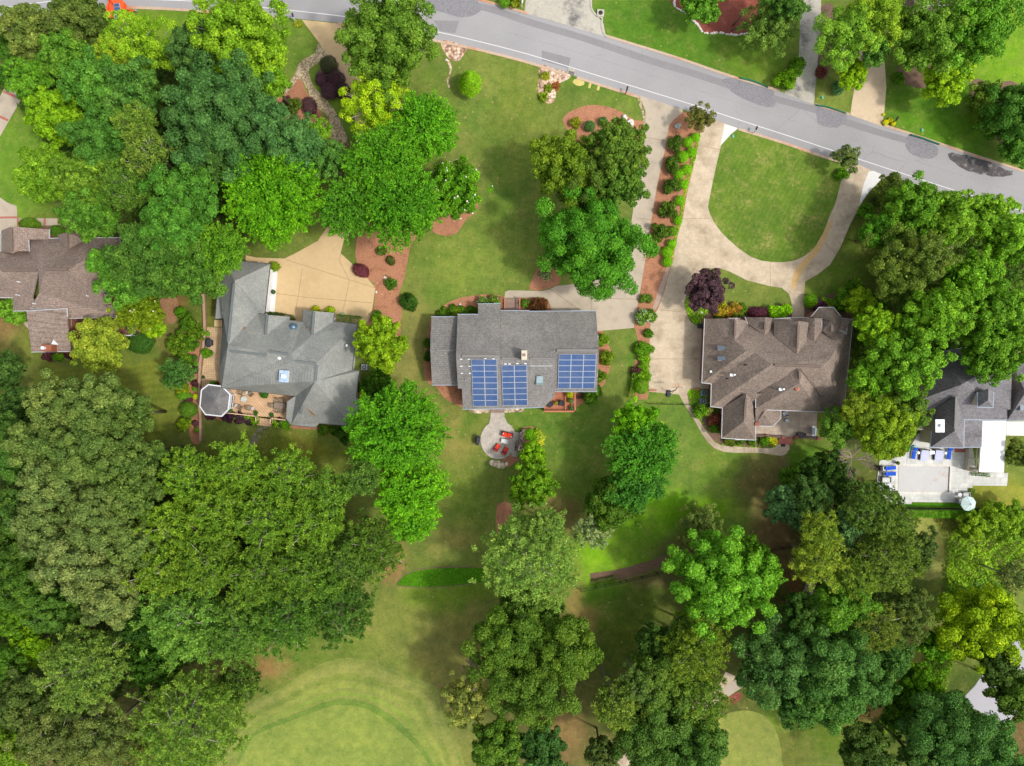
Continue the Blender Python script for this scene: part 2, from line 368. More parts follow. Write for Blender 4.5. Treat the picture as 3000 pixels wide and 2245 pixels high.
BARK = mat("bark", (112, 104, 92), 0.9, 0.3, 6.0, 1.0, bmp=0.02)
BARKL = mat("pale bark", (168, 160, 146), 0.9, 0.25, 6.0, 1.0)
TCOUNT = [0]
def tree(px, py, r, col, label, style='oak', h=None, name='tree', cat='tree', flat=.85, dens=1.0, sy=1.0, rot=0.0, flowers=None, group=None, bark=None, limbs=9, fac=LF):
    TCOUNT[0] += 1; rng = np.random.default_rng(1000+TCOUNT[0]); rr = random.Random(TCOUNT[0])
    r = r*1.06 if (r > 50 and name == 'tree') else r
    R0 = r/S; h = h if h else 5.5+R0*1.75*rr.uniform(.88, 1.12)
    if h > 10: h = 10+(h-10)*.72
    zc = max(h-R0*flat, h*.45); R = M(r, zc); Rz = min(R*flat, h-zc+.01) if h-zc > .2 else R*flat
    base = P(px, py, zc); root = thing(name, label, cat, (base.x, base.y, 0), group)
    A = leafc(col, fac*{'maple': .72, 'oak': .84, 'leafy': .82, 'ell': 1.15, 'pine': 1.0, 'sparse': .95, 'conif': .9, 'cone': 1.0}[style]); (c, n, t, a, b, k), cen = crown(rng, R, Rz, style, A, dens)
    if flowers:
        m = flowers[0]; ii = np.where((c[:, 2] > -Rz*.2) & (np.linalg.norm(c/np.array([R, R, Rz]), axis=1) > .85))[0]
        ii = rng.choice(ii, min(m, len(ii)), replace=False)
        fl = (c[ii]+norm(c[ii])*.12, norm(norm(c[ii])+np.array([0, 0, 1.])), t[ii], np.full(len(ii), flowers[2]), np.full(len(ii), flowers[2]), np.tile(np.array(lin(flowers[1])), (len(ii), 1)))
        c, n, t, a, b, k = [np.concatenate([u, w]) for u, w in zip((c, n, t, a, b, k), fl)]
    if sy != 1.0 or rot:
        ca, sa = math.cos(math.radians(rot)), math.sin(math.radians(rot))
        for arr, sc in ((c, True), (cen, True)):
            if len(arr):
                y = arr[:, 1]*sy; x = arr[:, 0].copy(); arr[:, 0] = x*ca-y*sa; arr[:, 1] = x*sa+y*ca
    c = c+np.array([0, 0, zc])
    gmin = .03; c[:, 2] = np.maximum(c[:, 2], gmin+rng.random(len(c))*.1)
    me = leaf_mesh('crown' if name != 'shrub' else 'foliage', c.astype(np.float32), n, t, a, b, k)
    o = bpy.data.objects.new(me.name, me); COL.objects.link(o); o.parent = root
    mb = MB((base.x, base.y, 0)); tr = max(.02, .0155*h)
    top = zc+(Rz*.45 if style in ('pine', 'sparse', 'conif') else Rz*.1); od = Vector((base.x, base.y, 0)).normalized()*min(.42*R, 2.4); bx = rr.uniform(-.3, .3)*min(1, h/8); by = rr.uniform(-.3, .3)*min(1, h/8)
    mb.tube([(od.x, od.y, -.05), (od.x*.7+bx*.3, od.y*.7+by*.3, top*.35), (od.x*.25+bx, od.y*.25+by, top*.7), (0, 0, top)], tr, tr*.35, 7)
    if len(cen) > 4 and limbs:
        for j in np.linspace(0, len(cen)-1, limbs+2).astype(int)[1:-1]:
            e = cen[j]; z0 = top*rr.uniform(.45, .85); m_ = (e[0]*.5, e[1]*.5, (z0+zc+e[2])/2+.15*R)
            mb.tube([(bx*.7, by*.7, z0), m_, (e[0], e[1], zc+e[2])], tr*.45, tr*.1, 4)
    mb.build('trunk' if name != 'shrub' else 'stem', bark or BARK, root, smooth=True)
    return root
def shrub(px, py, r, col, label, h=None, style='ell', sy=1.0, rot=0.0, group=None, flowers=None, cat='shrub', dens=1.0, flat=.8, z=0):
    return tree(px, py, r, col, label, style, h or (r/S*1.6), 'shrub', cat, flat, dens, sy, rot, flowers, group, limbs=0 if style in ('ell',) else 5, fac=1.2)
def hedge(pts, w, h, col, label, cat='hedge', seed=3, dens=1.0, name='hedge'):
    """clipped hedge along a pixel polyline: leaves over a rounded box section"""
    rng = np.random.default_rng(seed); W = [P(x, y, 0) for x, y in pts]; root = thing(name, label, cat, tuple(W[0])); cc = []; nn = []
    core = MB()
    for A, B in zip(W[:-1], W[1:]):
        d = B-A; L = d.length; d.normalize(); q = Vector((-d.y, d.x, 0)); n = int(L*(w+2*h)*190*dens)
        u = rng.random(n)*(L+w*.3)-w*.15; s = rng.random(n)*(w+2*h)-(w/2+h)
        y = np.clip(s, -w/2, w/2); z = h-np.maximum(np.abs(s)-w/2, 0)
        kx = 1+.06*np.sin(u*5+1)+.05*np.sin(u*11); y = y*kx+rng.normal(0, .04, n); z = z*(1+.04*np.sin(u*7))-rng.random(n)*.08
        c = np.stack([A.x+d.x*u+q.x*y, A.y+d.y*u+q.y*y, np.maximum(z, .03)], 1)
        side = (np.abs(s) > w/2)*np.sign(s); no = np.stack([q.x*side, q.y*side, 1-.8*np.abs(side)], 1)
        cc.append(c); nn.append(norm(no+rng.normal(0, .5, (n, 3))))
        core.tube([(A.x, A.y, h*.15), (A.x, A.y, h*.5), (A.x+d.x*.2, A.y+d.y*.2, h*.7)], .04, .02, 4)
    c = np.concatenate(cc)-np.array(ROOT[root]); n = np.concatenate(nn); N = len(c); sz = .06*rng.uniform(.7, 1.4, N)
    me = leaf_mesh('foliage', c.astype(np.float32), n, rng.normal(0, 1, (N, 3)), sz, sz*.6, tint(rng, leafc(col, 1.2), 1, N, .24))
    o = bpy.data.objects.new('foliage', me); COL.objects.link(o); o.parent = root
    core.build('stem', BARK, root); return root
def inpoly(x, y, poly):
    r = np.zeros(len(x), bool); n = len(poly)
    for i in range(n):
        x1, y1 = poly[i]; x2, y2 = poly[(i+1) % n]
        if y1 == y2: continue
        cnd = ((y1 > y) != (y2 > y)) & (x < (x2-x1)*(y-y1)/(y2-y1)+x1); r ^= cnd
    return r
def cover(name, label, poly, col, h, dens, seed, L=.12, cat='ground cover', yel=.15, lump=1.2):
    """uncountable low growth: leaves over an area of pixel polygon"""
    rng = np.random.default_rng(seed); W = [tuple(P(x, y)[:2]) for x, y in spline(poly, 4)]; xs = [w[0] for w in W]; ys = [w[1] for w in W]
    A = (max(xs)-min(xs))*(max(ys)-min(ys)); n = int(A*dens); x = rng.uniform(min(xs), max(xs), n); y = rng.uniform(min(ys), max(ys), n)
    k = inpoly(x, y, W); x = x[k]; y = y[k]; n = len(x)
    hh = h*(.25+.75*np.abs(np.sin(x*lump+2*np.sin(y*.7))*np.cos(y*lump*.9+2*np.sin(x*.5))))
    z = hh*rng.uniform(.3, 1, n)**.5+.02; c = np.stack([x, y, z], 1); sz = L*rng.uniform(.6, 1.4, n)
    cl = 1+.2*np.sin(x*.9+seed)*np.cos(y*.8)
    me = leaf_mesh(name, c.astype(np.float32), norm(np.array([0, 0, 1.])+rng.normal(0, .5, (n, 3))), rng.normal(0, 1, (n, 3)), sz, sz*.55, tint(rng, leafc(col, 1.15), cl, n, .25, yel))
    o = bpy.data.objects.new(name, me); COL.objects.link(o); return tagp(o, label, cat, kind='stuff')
# ---------------------------------------------------------------- ground sheet
def ground():
    xs = np.concatenate([np.linspace(-600, -82, 9), np.arange(-80, 80.01, .5), np.linspace(82, 600, 9)])
    ys = np.concatenate([np.linspace(-600, -62, 9), np.arange(-60, 60.01, .5), np.linspace(62, 600, 9)])
    X, Y = np.meshgrid(xs, ys); nx, ny = len(xs), len(ys)
    px = X*S+1500; py = -Y*S+1122.5
    wx = px+14*np.sin(py*.021+px*.013)+8*np.sin(px*.05+py*.031)+5*np.sin(py*.09); wy = py+14*np.sin(px*.019-py*.011)+8*np.sin(py*.047+1)+5*np.sin(px*.083)
    C = np.empty((ny, nx, 3)); C[:] = lin((116, 128, 60))
    def blob(cx, cy, rx, ry, col, s=1.0, rot=0, hard=1.0):
        a = math.radians(rot); dx = wx-cx; dy = wy-cy; u = (dx*math.cos(a)+dy*math.sin(a))/rx; v = (-dx*math.sin(a)+dy*math.cos(a))/ry
        d = np.sqrt(u*u+v*v); k = (1/(1+np.exp((d-1)*6*hard))*s)[..., None]
        C[:] = C*(1-k)+np.array(lin(col))*k
    # woodland floor: leaf litter and thin grass
    for b in [(200, 1700, 520, 420, (82, 72, 44)), (700, 1650, 330, 270, (88, 76, 48)), (330, 330, 420, 320, (74, 76, 38)), (150, 2150, 450, 220, (96, 92, 56)),
              (1600, 2100, 230, 250, (92, 88, 48)), (2000, 1980, 260, 220, (84, 88, 42)), (2480, 1560, 210, 170, (74, 72, 40)), (2400, 1850, 260, 230, (82, 84, 42)), (2800, 2150, 320, 200, (70, 84, 32)),
              (2720, 750, 260, 300, (74, 84, 34)), (1150, 520, 170, 240, (70, 84, 34)), (2750, 100, 200, 120, (86, 110, 38)), (480, 700, 240, 230, (70, 72, 38))]:
        blob(*b, .92)
    for b in [(60, 480, 130, 190, (112, 146, 48)), (520, 80, 230, 80, (118, 146, 46)), (950, 330, 130, 150, (116, 146, 50)), (860, 130, 70, 90, (104, 130, 48)),
              (1940, 120, 330, 170, (82, 122, 34)), (2230, 170, 120, 90, (106, 132, 44)), (2750, 360, 190, 140, (86, 132, 28)), (2920, 130, 110, 220, (120, 158, 36)), (2450, 270, 60, 60, (126, 138, 66)),
              (1290, 330, 40, 180, (98, 122, 46)), (1400, 420, 110, 280, (124, 132, 66)), (1480, 540, 70, 200, (100, 124, 50)), (1430, 330, 90, 70, (104, 128, 54)), (1330, 800, 60, 40, (140, 140, 70)), (1420, 730, 60, 40, (136, 142, 68)), (1560, 250, 40, 40, (138, 136, 76)), (1300, 880, 40, 40, (104, 130, 50)), (2220, 640, 80, 50, (140, 140, 74)), (2350, 560, 60, 90, (100, 132, 42)), (2150, 560, 50, 100, (104, 134, 44)), (1360, 760, 170, 110, (120, 136, 60)), (1520, 330, 80, 160, (116, 128, 56)),
              (1200, 1060, 60, 180, (142, 134, 78)), (1340, 1270, 70, 90, (144, 136, 74)), (1375, 1230, 40, 30, (100, 124, 48)), (1330, 1450, 90, 90, (112, 130, 52)), (1650, 1270, 150, 110, (98, 126, 48)), (1680, 1400, 90, 90, (110, 132, 54)),
              (1640, 1510, 70, 60, (124, 108, 68)), (1330, 1590, 80, 42, (140, 134, 74)), (1640, 1130, 60, 120, (94, 124, 48)), (1880, 1080, 40, 120, (94, 128, 46)),
              (250, 1130, 210, 70, (116, 132, 52)), (140, 1140, 60, 80, (132, 122, 74)), (460, 1180, 80, 120, (120, 128, 56)), (400, 1270, 40, 50, (108, 84, 62)), (800, 1330, 210, 60, (108, 118, 40)), (900, 1330, 70, 50, (128, 126, 48)),
              (2100, 1440, 160, 140, (108, 134, 50)), (1990, 1230, 70, 90, (96, 126, 48)), (1980, 1330, 70, 160, (110, 132, 58)), (2240, 1400, 80, 70, (112, 116, 60)), (2250, 1480, 70, 110, (122, 106, 70)), (2270, 1600, 70, 80, (110, 84, 62)), (2370, 1340, 70, 50, (92, 132, 36)), (2300, 1360, 30, 30, (134, 116, 80)),
              (1930, 1510, 130, 80, (118, 170, 24)), (2100, 1480, 60, 25, (120, 160, 30)), (1775, 1635, 85, 85, (138, 188, 26)), (1860, 1600, 90, 60, (106, 140, 40)), (1900, 1685, 90, 26, (120, 104, 72)), (1990, 1640, 50, 60, (112, 110, 66)),
              (1760, 1760, 60, 40, (104, 150, 34)), (1830, 1820, 100, 110, (92, 112, 40)), (1700, 1810, 30, 90, (150, 126, 78)), (1840, 1890, 60, 60, (96, 110, 36)),
              (1200, 1830, 200, 130, (128, 132, 66)), (1330, 1900, 110, 140, (134, 126, 70)), (1330, 1740, 130, 40, (112, 138, 40)), (900, 1900, 160, 80, (104, 120, 50)), (760, 1960, 80, 60, (110, 116, 54)), (1330, 2150, 80, 130, (124, 126, 66)), (1300, 2050, 60, 40, (120, 108, 66)), (820, 1960, 50, 20, (140, 120, 74)),
              (680, 2150, 60, 120, (118, 128, 60)), (740, 1950, 90, 30, (140, 106, 72)), (1150, 1640, 30, 70, (158, 116, 84)), (1650, 2160, 60, 90, (140, 110, 74)),
              (2700, 1560, 90, 60, (138, 146, 70)), (2740, 1650, 60, 80, (124, 140, 58)), (2900, 1440, 130, 50, (138, 138, 56)), (2660, 1870, 60, 90, (136, 132, 66)), (2700, 1740, 70, 60, (96, 108, 48)),
              (2300, 2200, 100, 110, (110, 112, 54)), (2470, 2080, 120, 50, (140, 102, 70)), (2560, 2050, 160, 26, (112, 92, 56)), (2450, 2150, 120, 60, (96, 116, 40)), (2280, 2110, 50, 50, (116, 142, 50)), (2320, 1740, 30, 60, (118, 80, 52)), (2990, 2170, 60, 80, (110, 84, 60)), (2990, 880, 60, 60, (136, 160, 60)),
              (2560, 760, 90, 120, (104, 118, 44)), (2440, 830, 70, 50, (100, 126, 42)), (560, 1000, 70, 130, (98, 110, 48)), (500, 880, 40, 60, (134, 98, 66)), (20, 950, 60, 80, (140, 104, 72)), (90, 1060, 50, 90, (118, 124, 56)), (500, 1000, 30, 80, (132, 124, 70))]:
        blob(*b, .9)
    V = np.stack([X, Y, np.zeros_like(X)], -1).reshape(-1, 3); I = np.arange(nx*ny).reshape(ny, nx)
    F = np.stack([I[:-1, :-1], I[:-1, 1:], I[1:, 1:], I[1:, :-1]], -1).reshape(-1, 4); n = len(F)
    me = bpy.data.meshes.new("ground"); me.vertices.add(len(V)); me.vertices.foreach_set('co', V.astype(np.float32).ravel())
    me.loops.add(4*n); me.loops.foreach_set('vertex_index', F.astype(np.int32).ravel())
    me.polygons.add(n); me.polygons.foreach_set('loop_start', np.arange(0, 4*n, 4, dtype=np.int32))
    at = me.color_attributes.new('tint', 'FLOAT_COLOR', 'POINT'); C *= np.array([.9, 1.03, .92]); CC = np.ones((len(V), 4), np.float32); CC[:, :3] = C.reshape(-1, 3); at.data.foreach_set('color', CC.ravel())
    me.update(calc_edges=True)
    m, nt, b = nmat("grass"); co = wcoord(nt)
    a = nt.nodes.new("ShaderNodeAttribute"); a.attribute_name = 'tint'; col = a.outputs['Color']
    grass_nodes(nt, b, co, col); o = link_mesh("ground", me, m); o['kind'] = 'structure'
def grass_nodes(nt, b, co, col, dry=(168, 150, 92), amt=.55, spk=1.0):
    n1 = noise(nt, co, .16, 5, .6); col = mixc(nt, col, ramp(nt, n1, [(.32, (.84, .86, .9)), (.68, (1.14, 1.1, 1.05))]), 1.0, 'MULTIPLY')
    n2 = noise(nt, co, .75, 5, .7); col = mixc(nt, col, ramp(nt, n2, [(.32, (.72, .8, .74)), (.68, (1.26, 1.14, 1.14))]), 1.0, 'MULTIPLY')
    n3 = noise(nt, co, 3.2, 6, .85); col = mixc(nt, col, ramp(nt, n3, [(.3, (.72, .75, .7)), (.7, (1.26, 1.2, 1.2))]), 1.0, 'MULTIPLY')
    n5 = noise(nt, co, .33, 6, .75); f = math_(nt, 'MULTIPLY', smooth_(nt, n5, .48, .68), amt); n6 = noise(nt, co, 2.2, 4, .8)
    f = math_(nt, 'MULTIPLY', f, smooth_(nt, n6, .42, .62)); col = mixc(nt, col, lin(dry), f)
    v = nt.nodes.new('ShaderNodeTexVoronoi'); v.inputs['Scale'].default_value = 1.1; v.inputs['Randomness'].default_value = 1.0; nt.links.new(co, v.inputs['Vector']); q = nt.nodes.new('ShaderNodeSeparateColor'); nt.links.new(v.outputs['Color'], q.inputs[0])
    sp = math_(nt, 'MULTIPLY', smooth_(nt, v.outputs['Distance'], .2, .08), smooth_(nt, q.outputs[0], .72, .78)); col = mixc(nt, col, lin((174, 168, 96)), math_(nt, 'MULTIPLY', sp, .55*spk))
    sp2 = math_(nt, 'MULTIPLY', smooth_(nt, v.outputs['Distance'], .34, .2), smooth_(nt, q.outputs[1], .7, .8)); col = mixc(nt, col, mixc(nt, col, (.5, .68, .5), 1.0, 'MULTIPLY'), math_(nt, 'MULTIPLY', sp2, .25*spk))
    nt.links.new(col, b.inputs['Base Color']); b.inputs['Roughness'].default_value = .9; b.inputs['Specular IOR Level'].default_value = .12
    bump(nt, n3, .04, b, .5)
def grass_mat(name, c, dry=(168, 150, 92), amt=.55, stripes=None):
    m, nt, b = nmat(name); co = wcoord(nt); rgb = nt.nodes.new("ShaderNodeRGB"); rgb.outputs[0].default_value = (*lin(c), 1); col = rgb.outputs[0]
    if stripes:
        ang, w, st = stripes; w_ = nt.nodes.new("ShaderNodeTexWave"); mp = nt.nodes.new("ShaderNodeMapping"); mp.inputs['Rotation'].default_value = (0, 0, math.radians(ang))
        nt.links.new(co, mp.inputs[0]); nt.links.new(mp.outputs[0], w_.inputs[0]); w_.inputs['Scale'].default_value = w; w_.inputs['Distortion'].default_value = 1.2; w_.inputs['Detail Scale'].default_value = .4
        col = mixc(nt, col, ramp(nt, w_.outputs['Fac'], [(0, (1-st,)*3), (1, (1+st,)*3)]), 1.0, 'MULTIPLY')
    grass_nodes(nt, b, co, col, dry, amt, 0.0 if ('green' in name or 'fringe' in name or 'band' in name) else 1.0); MATS[name] = m; return m
ground()

# ---------------------------------------------------------------- surfaces
ASPH = mat("asphalt", (161, 159, 160), .9, .05, 4.0, .12, stain=(160, 157, 158), stsc=.35, stlo=.5, sthi=.75, fine=(14, .07))
ASPH2 = mat("resurfaced asphalt", (140, 137, 139), .9, .08, 8.0, .4, fine=(11, .14))
GRAV = mat("loose gravel", (136, 134, 138), .95, .12, 14.0, 1.0, fine=(8, .28), bmp=.05)
DARKP = mat("dark patch", (88, 84, 84), .9, .15, 3.0, 1.0, fine=(10, .2), stain=(150, 145, 142), stsc=1.3, stlo=.52, sthi=.64)
PAINT = mat("road paint", (214, 214, 212), .7, .05, 4.0, 1.0)
CLAY = mat("kerb clay stain", (196, 172, 148), .9, .12, 3.0, .5, stain=(190, 130, 96), stsc=.25, stlo=.48, sthi=.62)
CONC = mat("concrete", (188, 174, 154), .85, .06, 2.0, .25, stain=(160, 148, 132), stsc=.5, stlo=.48, sthi=.72, fine=(9, .06))
CONCC = mat("grey tan concrete", (184, 170, 152), .85, .08, 2.0, .3, stain=(146, 134, 120), stsc=.45, stlo=.46, sthi=.7, fine=(9, .07))
CONCP = mat("peach concrete", (208, 180, 136), .85, .05, 1.6, .2, stain=(196, 166, 124), stsc=.3, stlo=.5, sthi=.75, fine=(9, .04))
CONCD = mat("weathered concrete", (204, 186, 160), .85, .09, 1.6, .4, stain=(166, 148, 124), stsc=.35, stlo=.45, sthi=.68, fine=(6, .08))
CONCG = mat("stained grey concrete", (186, 180, 166), .85, .08, 1.6, .4, stain=(112, 110, 108), stsc=.28, stlo=.52, sthi=.66, fine=(6, .08))
CONCW = mat("new white concrete", (218, 216, 212), .8, .03, 2.0, .5)
JOINT = mat("joint", (150, 124, 92), .95, .1, 3.0)
MULCH = mat("pine straw mulch", (176, 124, 94), .95, .14, 5.0, .5, fine=(7, .2), stain=(132, 88, 62), stsc=1.1, stlo=.52, sthi=.72)
MULCHD = mat("brown mulch", (122, 98, 82), .95, .18, 4.0, .5, fine=(7, .22))
MULCHR = mat("red mulch", (134, 72, 60), .95, .14, 4.0, .5, fine=(7, .2), stain=(160, 100, 78), stsc=.6, stlo=.5, sthi=.7)
STRAW = mat("dry straw", (200, 184, 112), .95, .2, 5.0)
BRICKP = mat("red brick edging", (176, 108, 96), .85, .12, 6.0)
GREEN = grass_mat("golf green turf", (130, 147, 70), (160, 172, 84), .4)
FRING = grass_mat("golf fringe turf", (130, 141, 72), (158, 150, 90), .7, (90, .45, .05))
LAWNI = grass_mat("island lawn", (98, 128, 46), (170, 156, 96), 1.0, (28, .5, .05))
LAWND = grass_mat("tall wet grass", (72, 128, 20), (90, 140, 20), .4)
def pebbles(name, c, dark, sc=3.2, light=(226, 208, 176)):
    m, nt, b = nmat(name); co = wcoord(nt); v = nt.nodes.new("ShaderNodeTexVoronoi"); v.inputs['Scale'].default_value = sc; nt.links.new(co, v.inputs['Vector'])
    q = nt.nodes.new("ShaderNodeSeparateColor"); nt.links.new(v.outputs['Color'], q.inputs[0]); col = ramp(nt, q.outputs[0], [(0, lin(c)), (.6, lin(light)), (1, lin(c, .75))])
    col = mixc(nt, col, lin(dark), smooth_(nt, v.outputs['Distance'], .42, .8)); n = noise(nt, co, .6, 5, .7); col = mixc(nt, col, ramp(nt, n, [(.35, (.7,)*3), (.65, (1.1,)*3)]), 1.0, 'MULTIPLY')
    nt.links.new(col, b.inputs['Base Color']); b.inputs['Roughness'].default_value = .9; bump(nt, math_(nt, 'SUBTRACT', 1.0, v.outputs['Distance']), .06, b, .8); return m
PEB = pebbles("river gravel", (190, 166, 128), (146, 126, 94), 4.6, (222, 204, 170))
ROCKB = pebbles("tan rock bed", (216, 176, 144), (150, 112, 90), 2.6, (236, 214, 190))
FLAG = pebbles("flagstone", (214, 190, 156), (130, 104, 78), 2.0, (238, 224, 200))
STEPS = pebbles("mossy stepping stones", (132, 128, 104), (104, 112, 50), 2.0, (150, 140, 120))
PATIO = mat_planks("stamped patio pavers", (190, 180, 168), 2, .32, .08, .1, .86, True)
TERR = mat_planks("grey stone terrace", (206, 206, 200), 1, .8, .05, .07, .84, True, 1.25)
TILE = mat_planks("tan terrace tiles", (206, 176, 138), -4, .32, .1, .08, .72, True)
DPAT = mat_planks("tan patio pavers", (192, 176, 156), 3, .6, .05, .08, .84, True)

def crack(m):
    nt = m.node_tree; b = nt.nodes["Principled BSDF"]; co = wcoord(nt); src = b.inputs['Base Color'].links[0].from_socket
    w = nt.nodes.new("ShaderNodeTexNoise"); w.inputs['Scale'].default_value = .7; w.inputs['Detail'].default_value = 4; nt.links.new(co, w.inputs['Vector'])
    mx = nt.nodes.new("ShaderNodeMix"); mx.data_type = 'VECTOR'; mx.inputs[0].default_value = .3; nt.links.new(co, mx.inputs[4]); nt.links.new(w.outputs['Color'], mx.inputs[5])
    v = nt.nodes.new("ShaderNodeTexVoronoi"); v.feature = 'DISTANCE_TO_EDGE'; v.inputs['Scale'].default_value = .32; nt.links.new(mx.outputs[1], v.inputs['Vector'])
    f = smooth_(nt, v.outputs['Distance'], .016, .004); n = noise(nt, co, .09, 4, .7); f = math_(nt, 'MULTIPLY', math_(nt, 'MULTIPLY', f, smooth_(nt, n, .5, .62)), .28)
    sm = noise(nt, co, .05, 3, .6); col = mixc(nt, src, mixc(nt, src, (.86, .86, .86), 1.0, 'MULTIPLY'), smooth_(nt, sm, .45, .65)); col = mixc(nt, col, (.12, .115, .11), f); nt.links.new(col, b.inputs['Base Color'])
for m_ in (ASPH, CONCG, CONCD): crack(m_)
def resamp(p, n):
    p = spline(p, 6, False); d = [0]
    for a, b in zip(p[:-1], p[1:]): d.append(d[-1]+math.hypot(b[0]-a[0], b[1]-a[1]))
    t = np.linspace(0, d[-1], n); return list(zip(np.interp(t, d, [q[0] for q in p]), np.interp(t, d, [q[1] for q in p])))
# roads
RL = [(-60, 56), (22, 47), (301, 20), (551, 27), (841, 52), (989, 67), (1150, 92), (1294, 120), (1420, 147), (1550, 181), (1725, 236), (1873, 282), (2007, 323), (2163, 375), (2300, 417), (2417, 458), (2519, 486), (2595, 516), (2726, 558), (2889, 604), (3080, 662)]
RU = [(-60, -70), (300, -105), (600, -100), (900, -85), (1150, -50), (1391, -3), (1460, 16), (1550, 42), (1710, 89), (1775, 107), (1978, 169), (2141, 225), (2285, 268), (2388, 308), (2490, 337), (2584, 368), (2671, 395), (2751, 422), (2889, 468), (3080, 528)]
sheet("road", RL+RU[::-1], .012, ASPH)
ribbon("road_line", [(-60, 36), (0, 24), (42, 18), (200, -2), (330, -8), (475, 0), (580, 5), (815, 27), (989, 46), (1140, 68), (1283, 94), (1420, 126), (1550, 160), (1690, 203), (1837, 248), (2029, 307), (2200, 363), (2330, 405), (2454, 446), (2600, 494), (2769, 549), (2925, 597), (3080, 645)], .11, .02, PAINT, 3)
ribbon("resurfaced_strip", [(1300, 5), (1420, 22), (1560, 68), (1710, 112), (1900, 176), (2020, 212), (2160, 258)], .95, .016, ASPH2, 4, jit=.03)
ribbon("resurfaced_strip", [(2255, 286), (2330, 306), (2400, 325)], .9, .016, ASPH2, 3)
ribbon("resurfaced_strip", [(2455, 350), (2560, 384), (2680, 418)], .9, .016, ASPH2, 3)
ribbon("road_seam", [(x*.5+u*.5, y*.5+v*.5) for (x, y), (u, v) in zip(resamp(RL[8:], 30), resamp(RU[7:], 30))], .06, .016, mat("tar seam", (152, 150, 150), .8), 2, jit=.3)
sheet("asphalt_patch", [(1587, 148), (1672, 170), (1665, 200), (1587, 178)], .017, ASPH2)
sheet("asphalt_patch", [(1270, 60), (1345, 62), (1333, 98), (1290, 92)], .017, ASPH2)
for i, p in enumerate([[(1230, -30), (1330, -20), (1400, 4), (1402, 38), (1345, 50), (1290, 34), (1240, 22)], [(2112, 236), (2163, 228), (2254, 261), (2268, 276), (2272, 308), (2246, 314), (2188, 294), (2142, 268), (2126, 248)],
                       [(2394, 315), (2425, 312), (2475, 333), (2478, 357), (2450, 375), (2417, 370), (2396, 359)], [(2657, 402), (2675, 398), (2744, 430), (2740, 460), (2707, 464), (2671, 453), (2653, 428)]]):
    sheet("gravel_patch", p, .022, GRAV, 4, 1.2, seed=i)
sheet("dark_patch", [(2780, 449), (2834, 457), (2954, 497), (2961, 515), (2907, 518), (2834, 500), (2787, 471)], .02, DARKP, 4, 3)
for seg in (RL[:5], [(989, 67), (1150, 92), (1294, 120), (1420, 147), (1550, 181), (1660, 215)], [(1690, 224), (1780, 253), (1870, 281)], [(2163, 375), (2300, 417), (2417, 458), (2519, 486)], RL[-4:]):
    ribbon("kerb", [(x, y+3) for x, y in seg], .35, .06, CLAY, 3, hgt=.06)
for seg in (RU[5:8], [(1775, 107), (1978, 169), (2141, 225), (2285, 268)], [(2388, 308), (2490, 337)], [(2590, 369), (2671, 395), (2751, 422), (2889, 468), (3080, 528)]):
    ribbon("kerb", [(x, y-2) for x, y in seg], .33, .06, CLAY, 3, hgt=.06)

# driveways and paths
sheet("driveway", [(884, 58), (933, 123), (960, 165), (996, 217), (1027, 279), (1045, 380), (1040, 480), (1020, 580), (975, 640), (931, 706), (866, 742), (833, 758), (750, 755), (720, 748), (720, 770), (760, 775), (800, 960), (900, 960), (1065, 960), (1087, 927), (1100, 844), (1076, 815), (1025, 767), (998, 742), (1007, 706), (1040, 670), (1075, 620), (1090, 530), (1100, 430), (1095, 330), (1070, 230), (1035, 140), (995, 70)], .016, CONCP)
for p in ([(840, 762), (930, 790), (1030, 822), (1100, 844)], [(998, 744), (995, 765), (1023, 822)], [(1023, 822), (1012, 880), (1000, 930)], [(810, 860), (900, 872), (1000, 880), (1090, 888)], [(886, 786), (875, 862), (860, 940)]):
    ribbon("driveway_joint", p, .05, .02, JOINT, 0)
sheet("driveway", [(1873, 280), (1891, 326), (1890, 399), (1879, 457), (1862, 560), (1850, 650), (1800, 720), (1740, 800), (1690, 832), (1630, 838), (1612, 847), (1590, 853), (1490, 851), (1480, 856), (1478, 873), (1540, 872), (1587, 871), (1605, 880), (1614, 900), (1618, 925), (1700, 925), (1700, 975), (1857, 961), (1870, 883), (1884, 804), (1900, 695), (1924, 550), (1949, 435), (1960, 368), (1975, 350), (2000, 328), (2000, 322), (1935, 299)], .016, CONC)
for p in ([(1612, 847), (1702, 912)], [(1732, 838), (1732, 915)], [(1732, 874), (1870, 877)], [(1888, 402), (1952, 413)], [(1870, 640), (1915, 645)], [(1880, 762), (1893, 764)]):
    ribbon("driveway_joint", p, .06, .02, JOINT, 0)
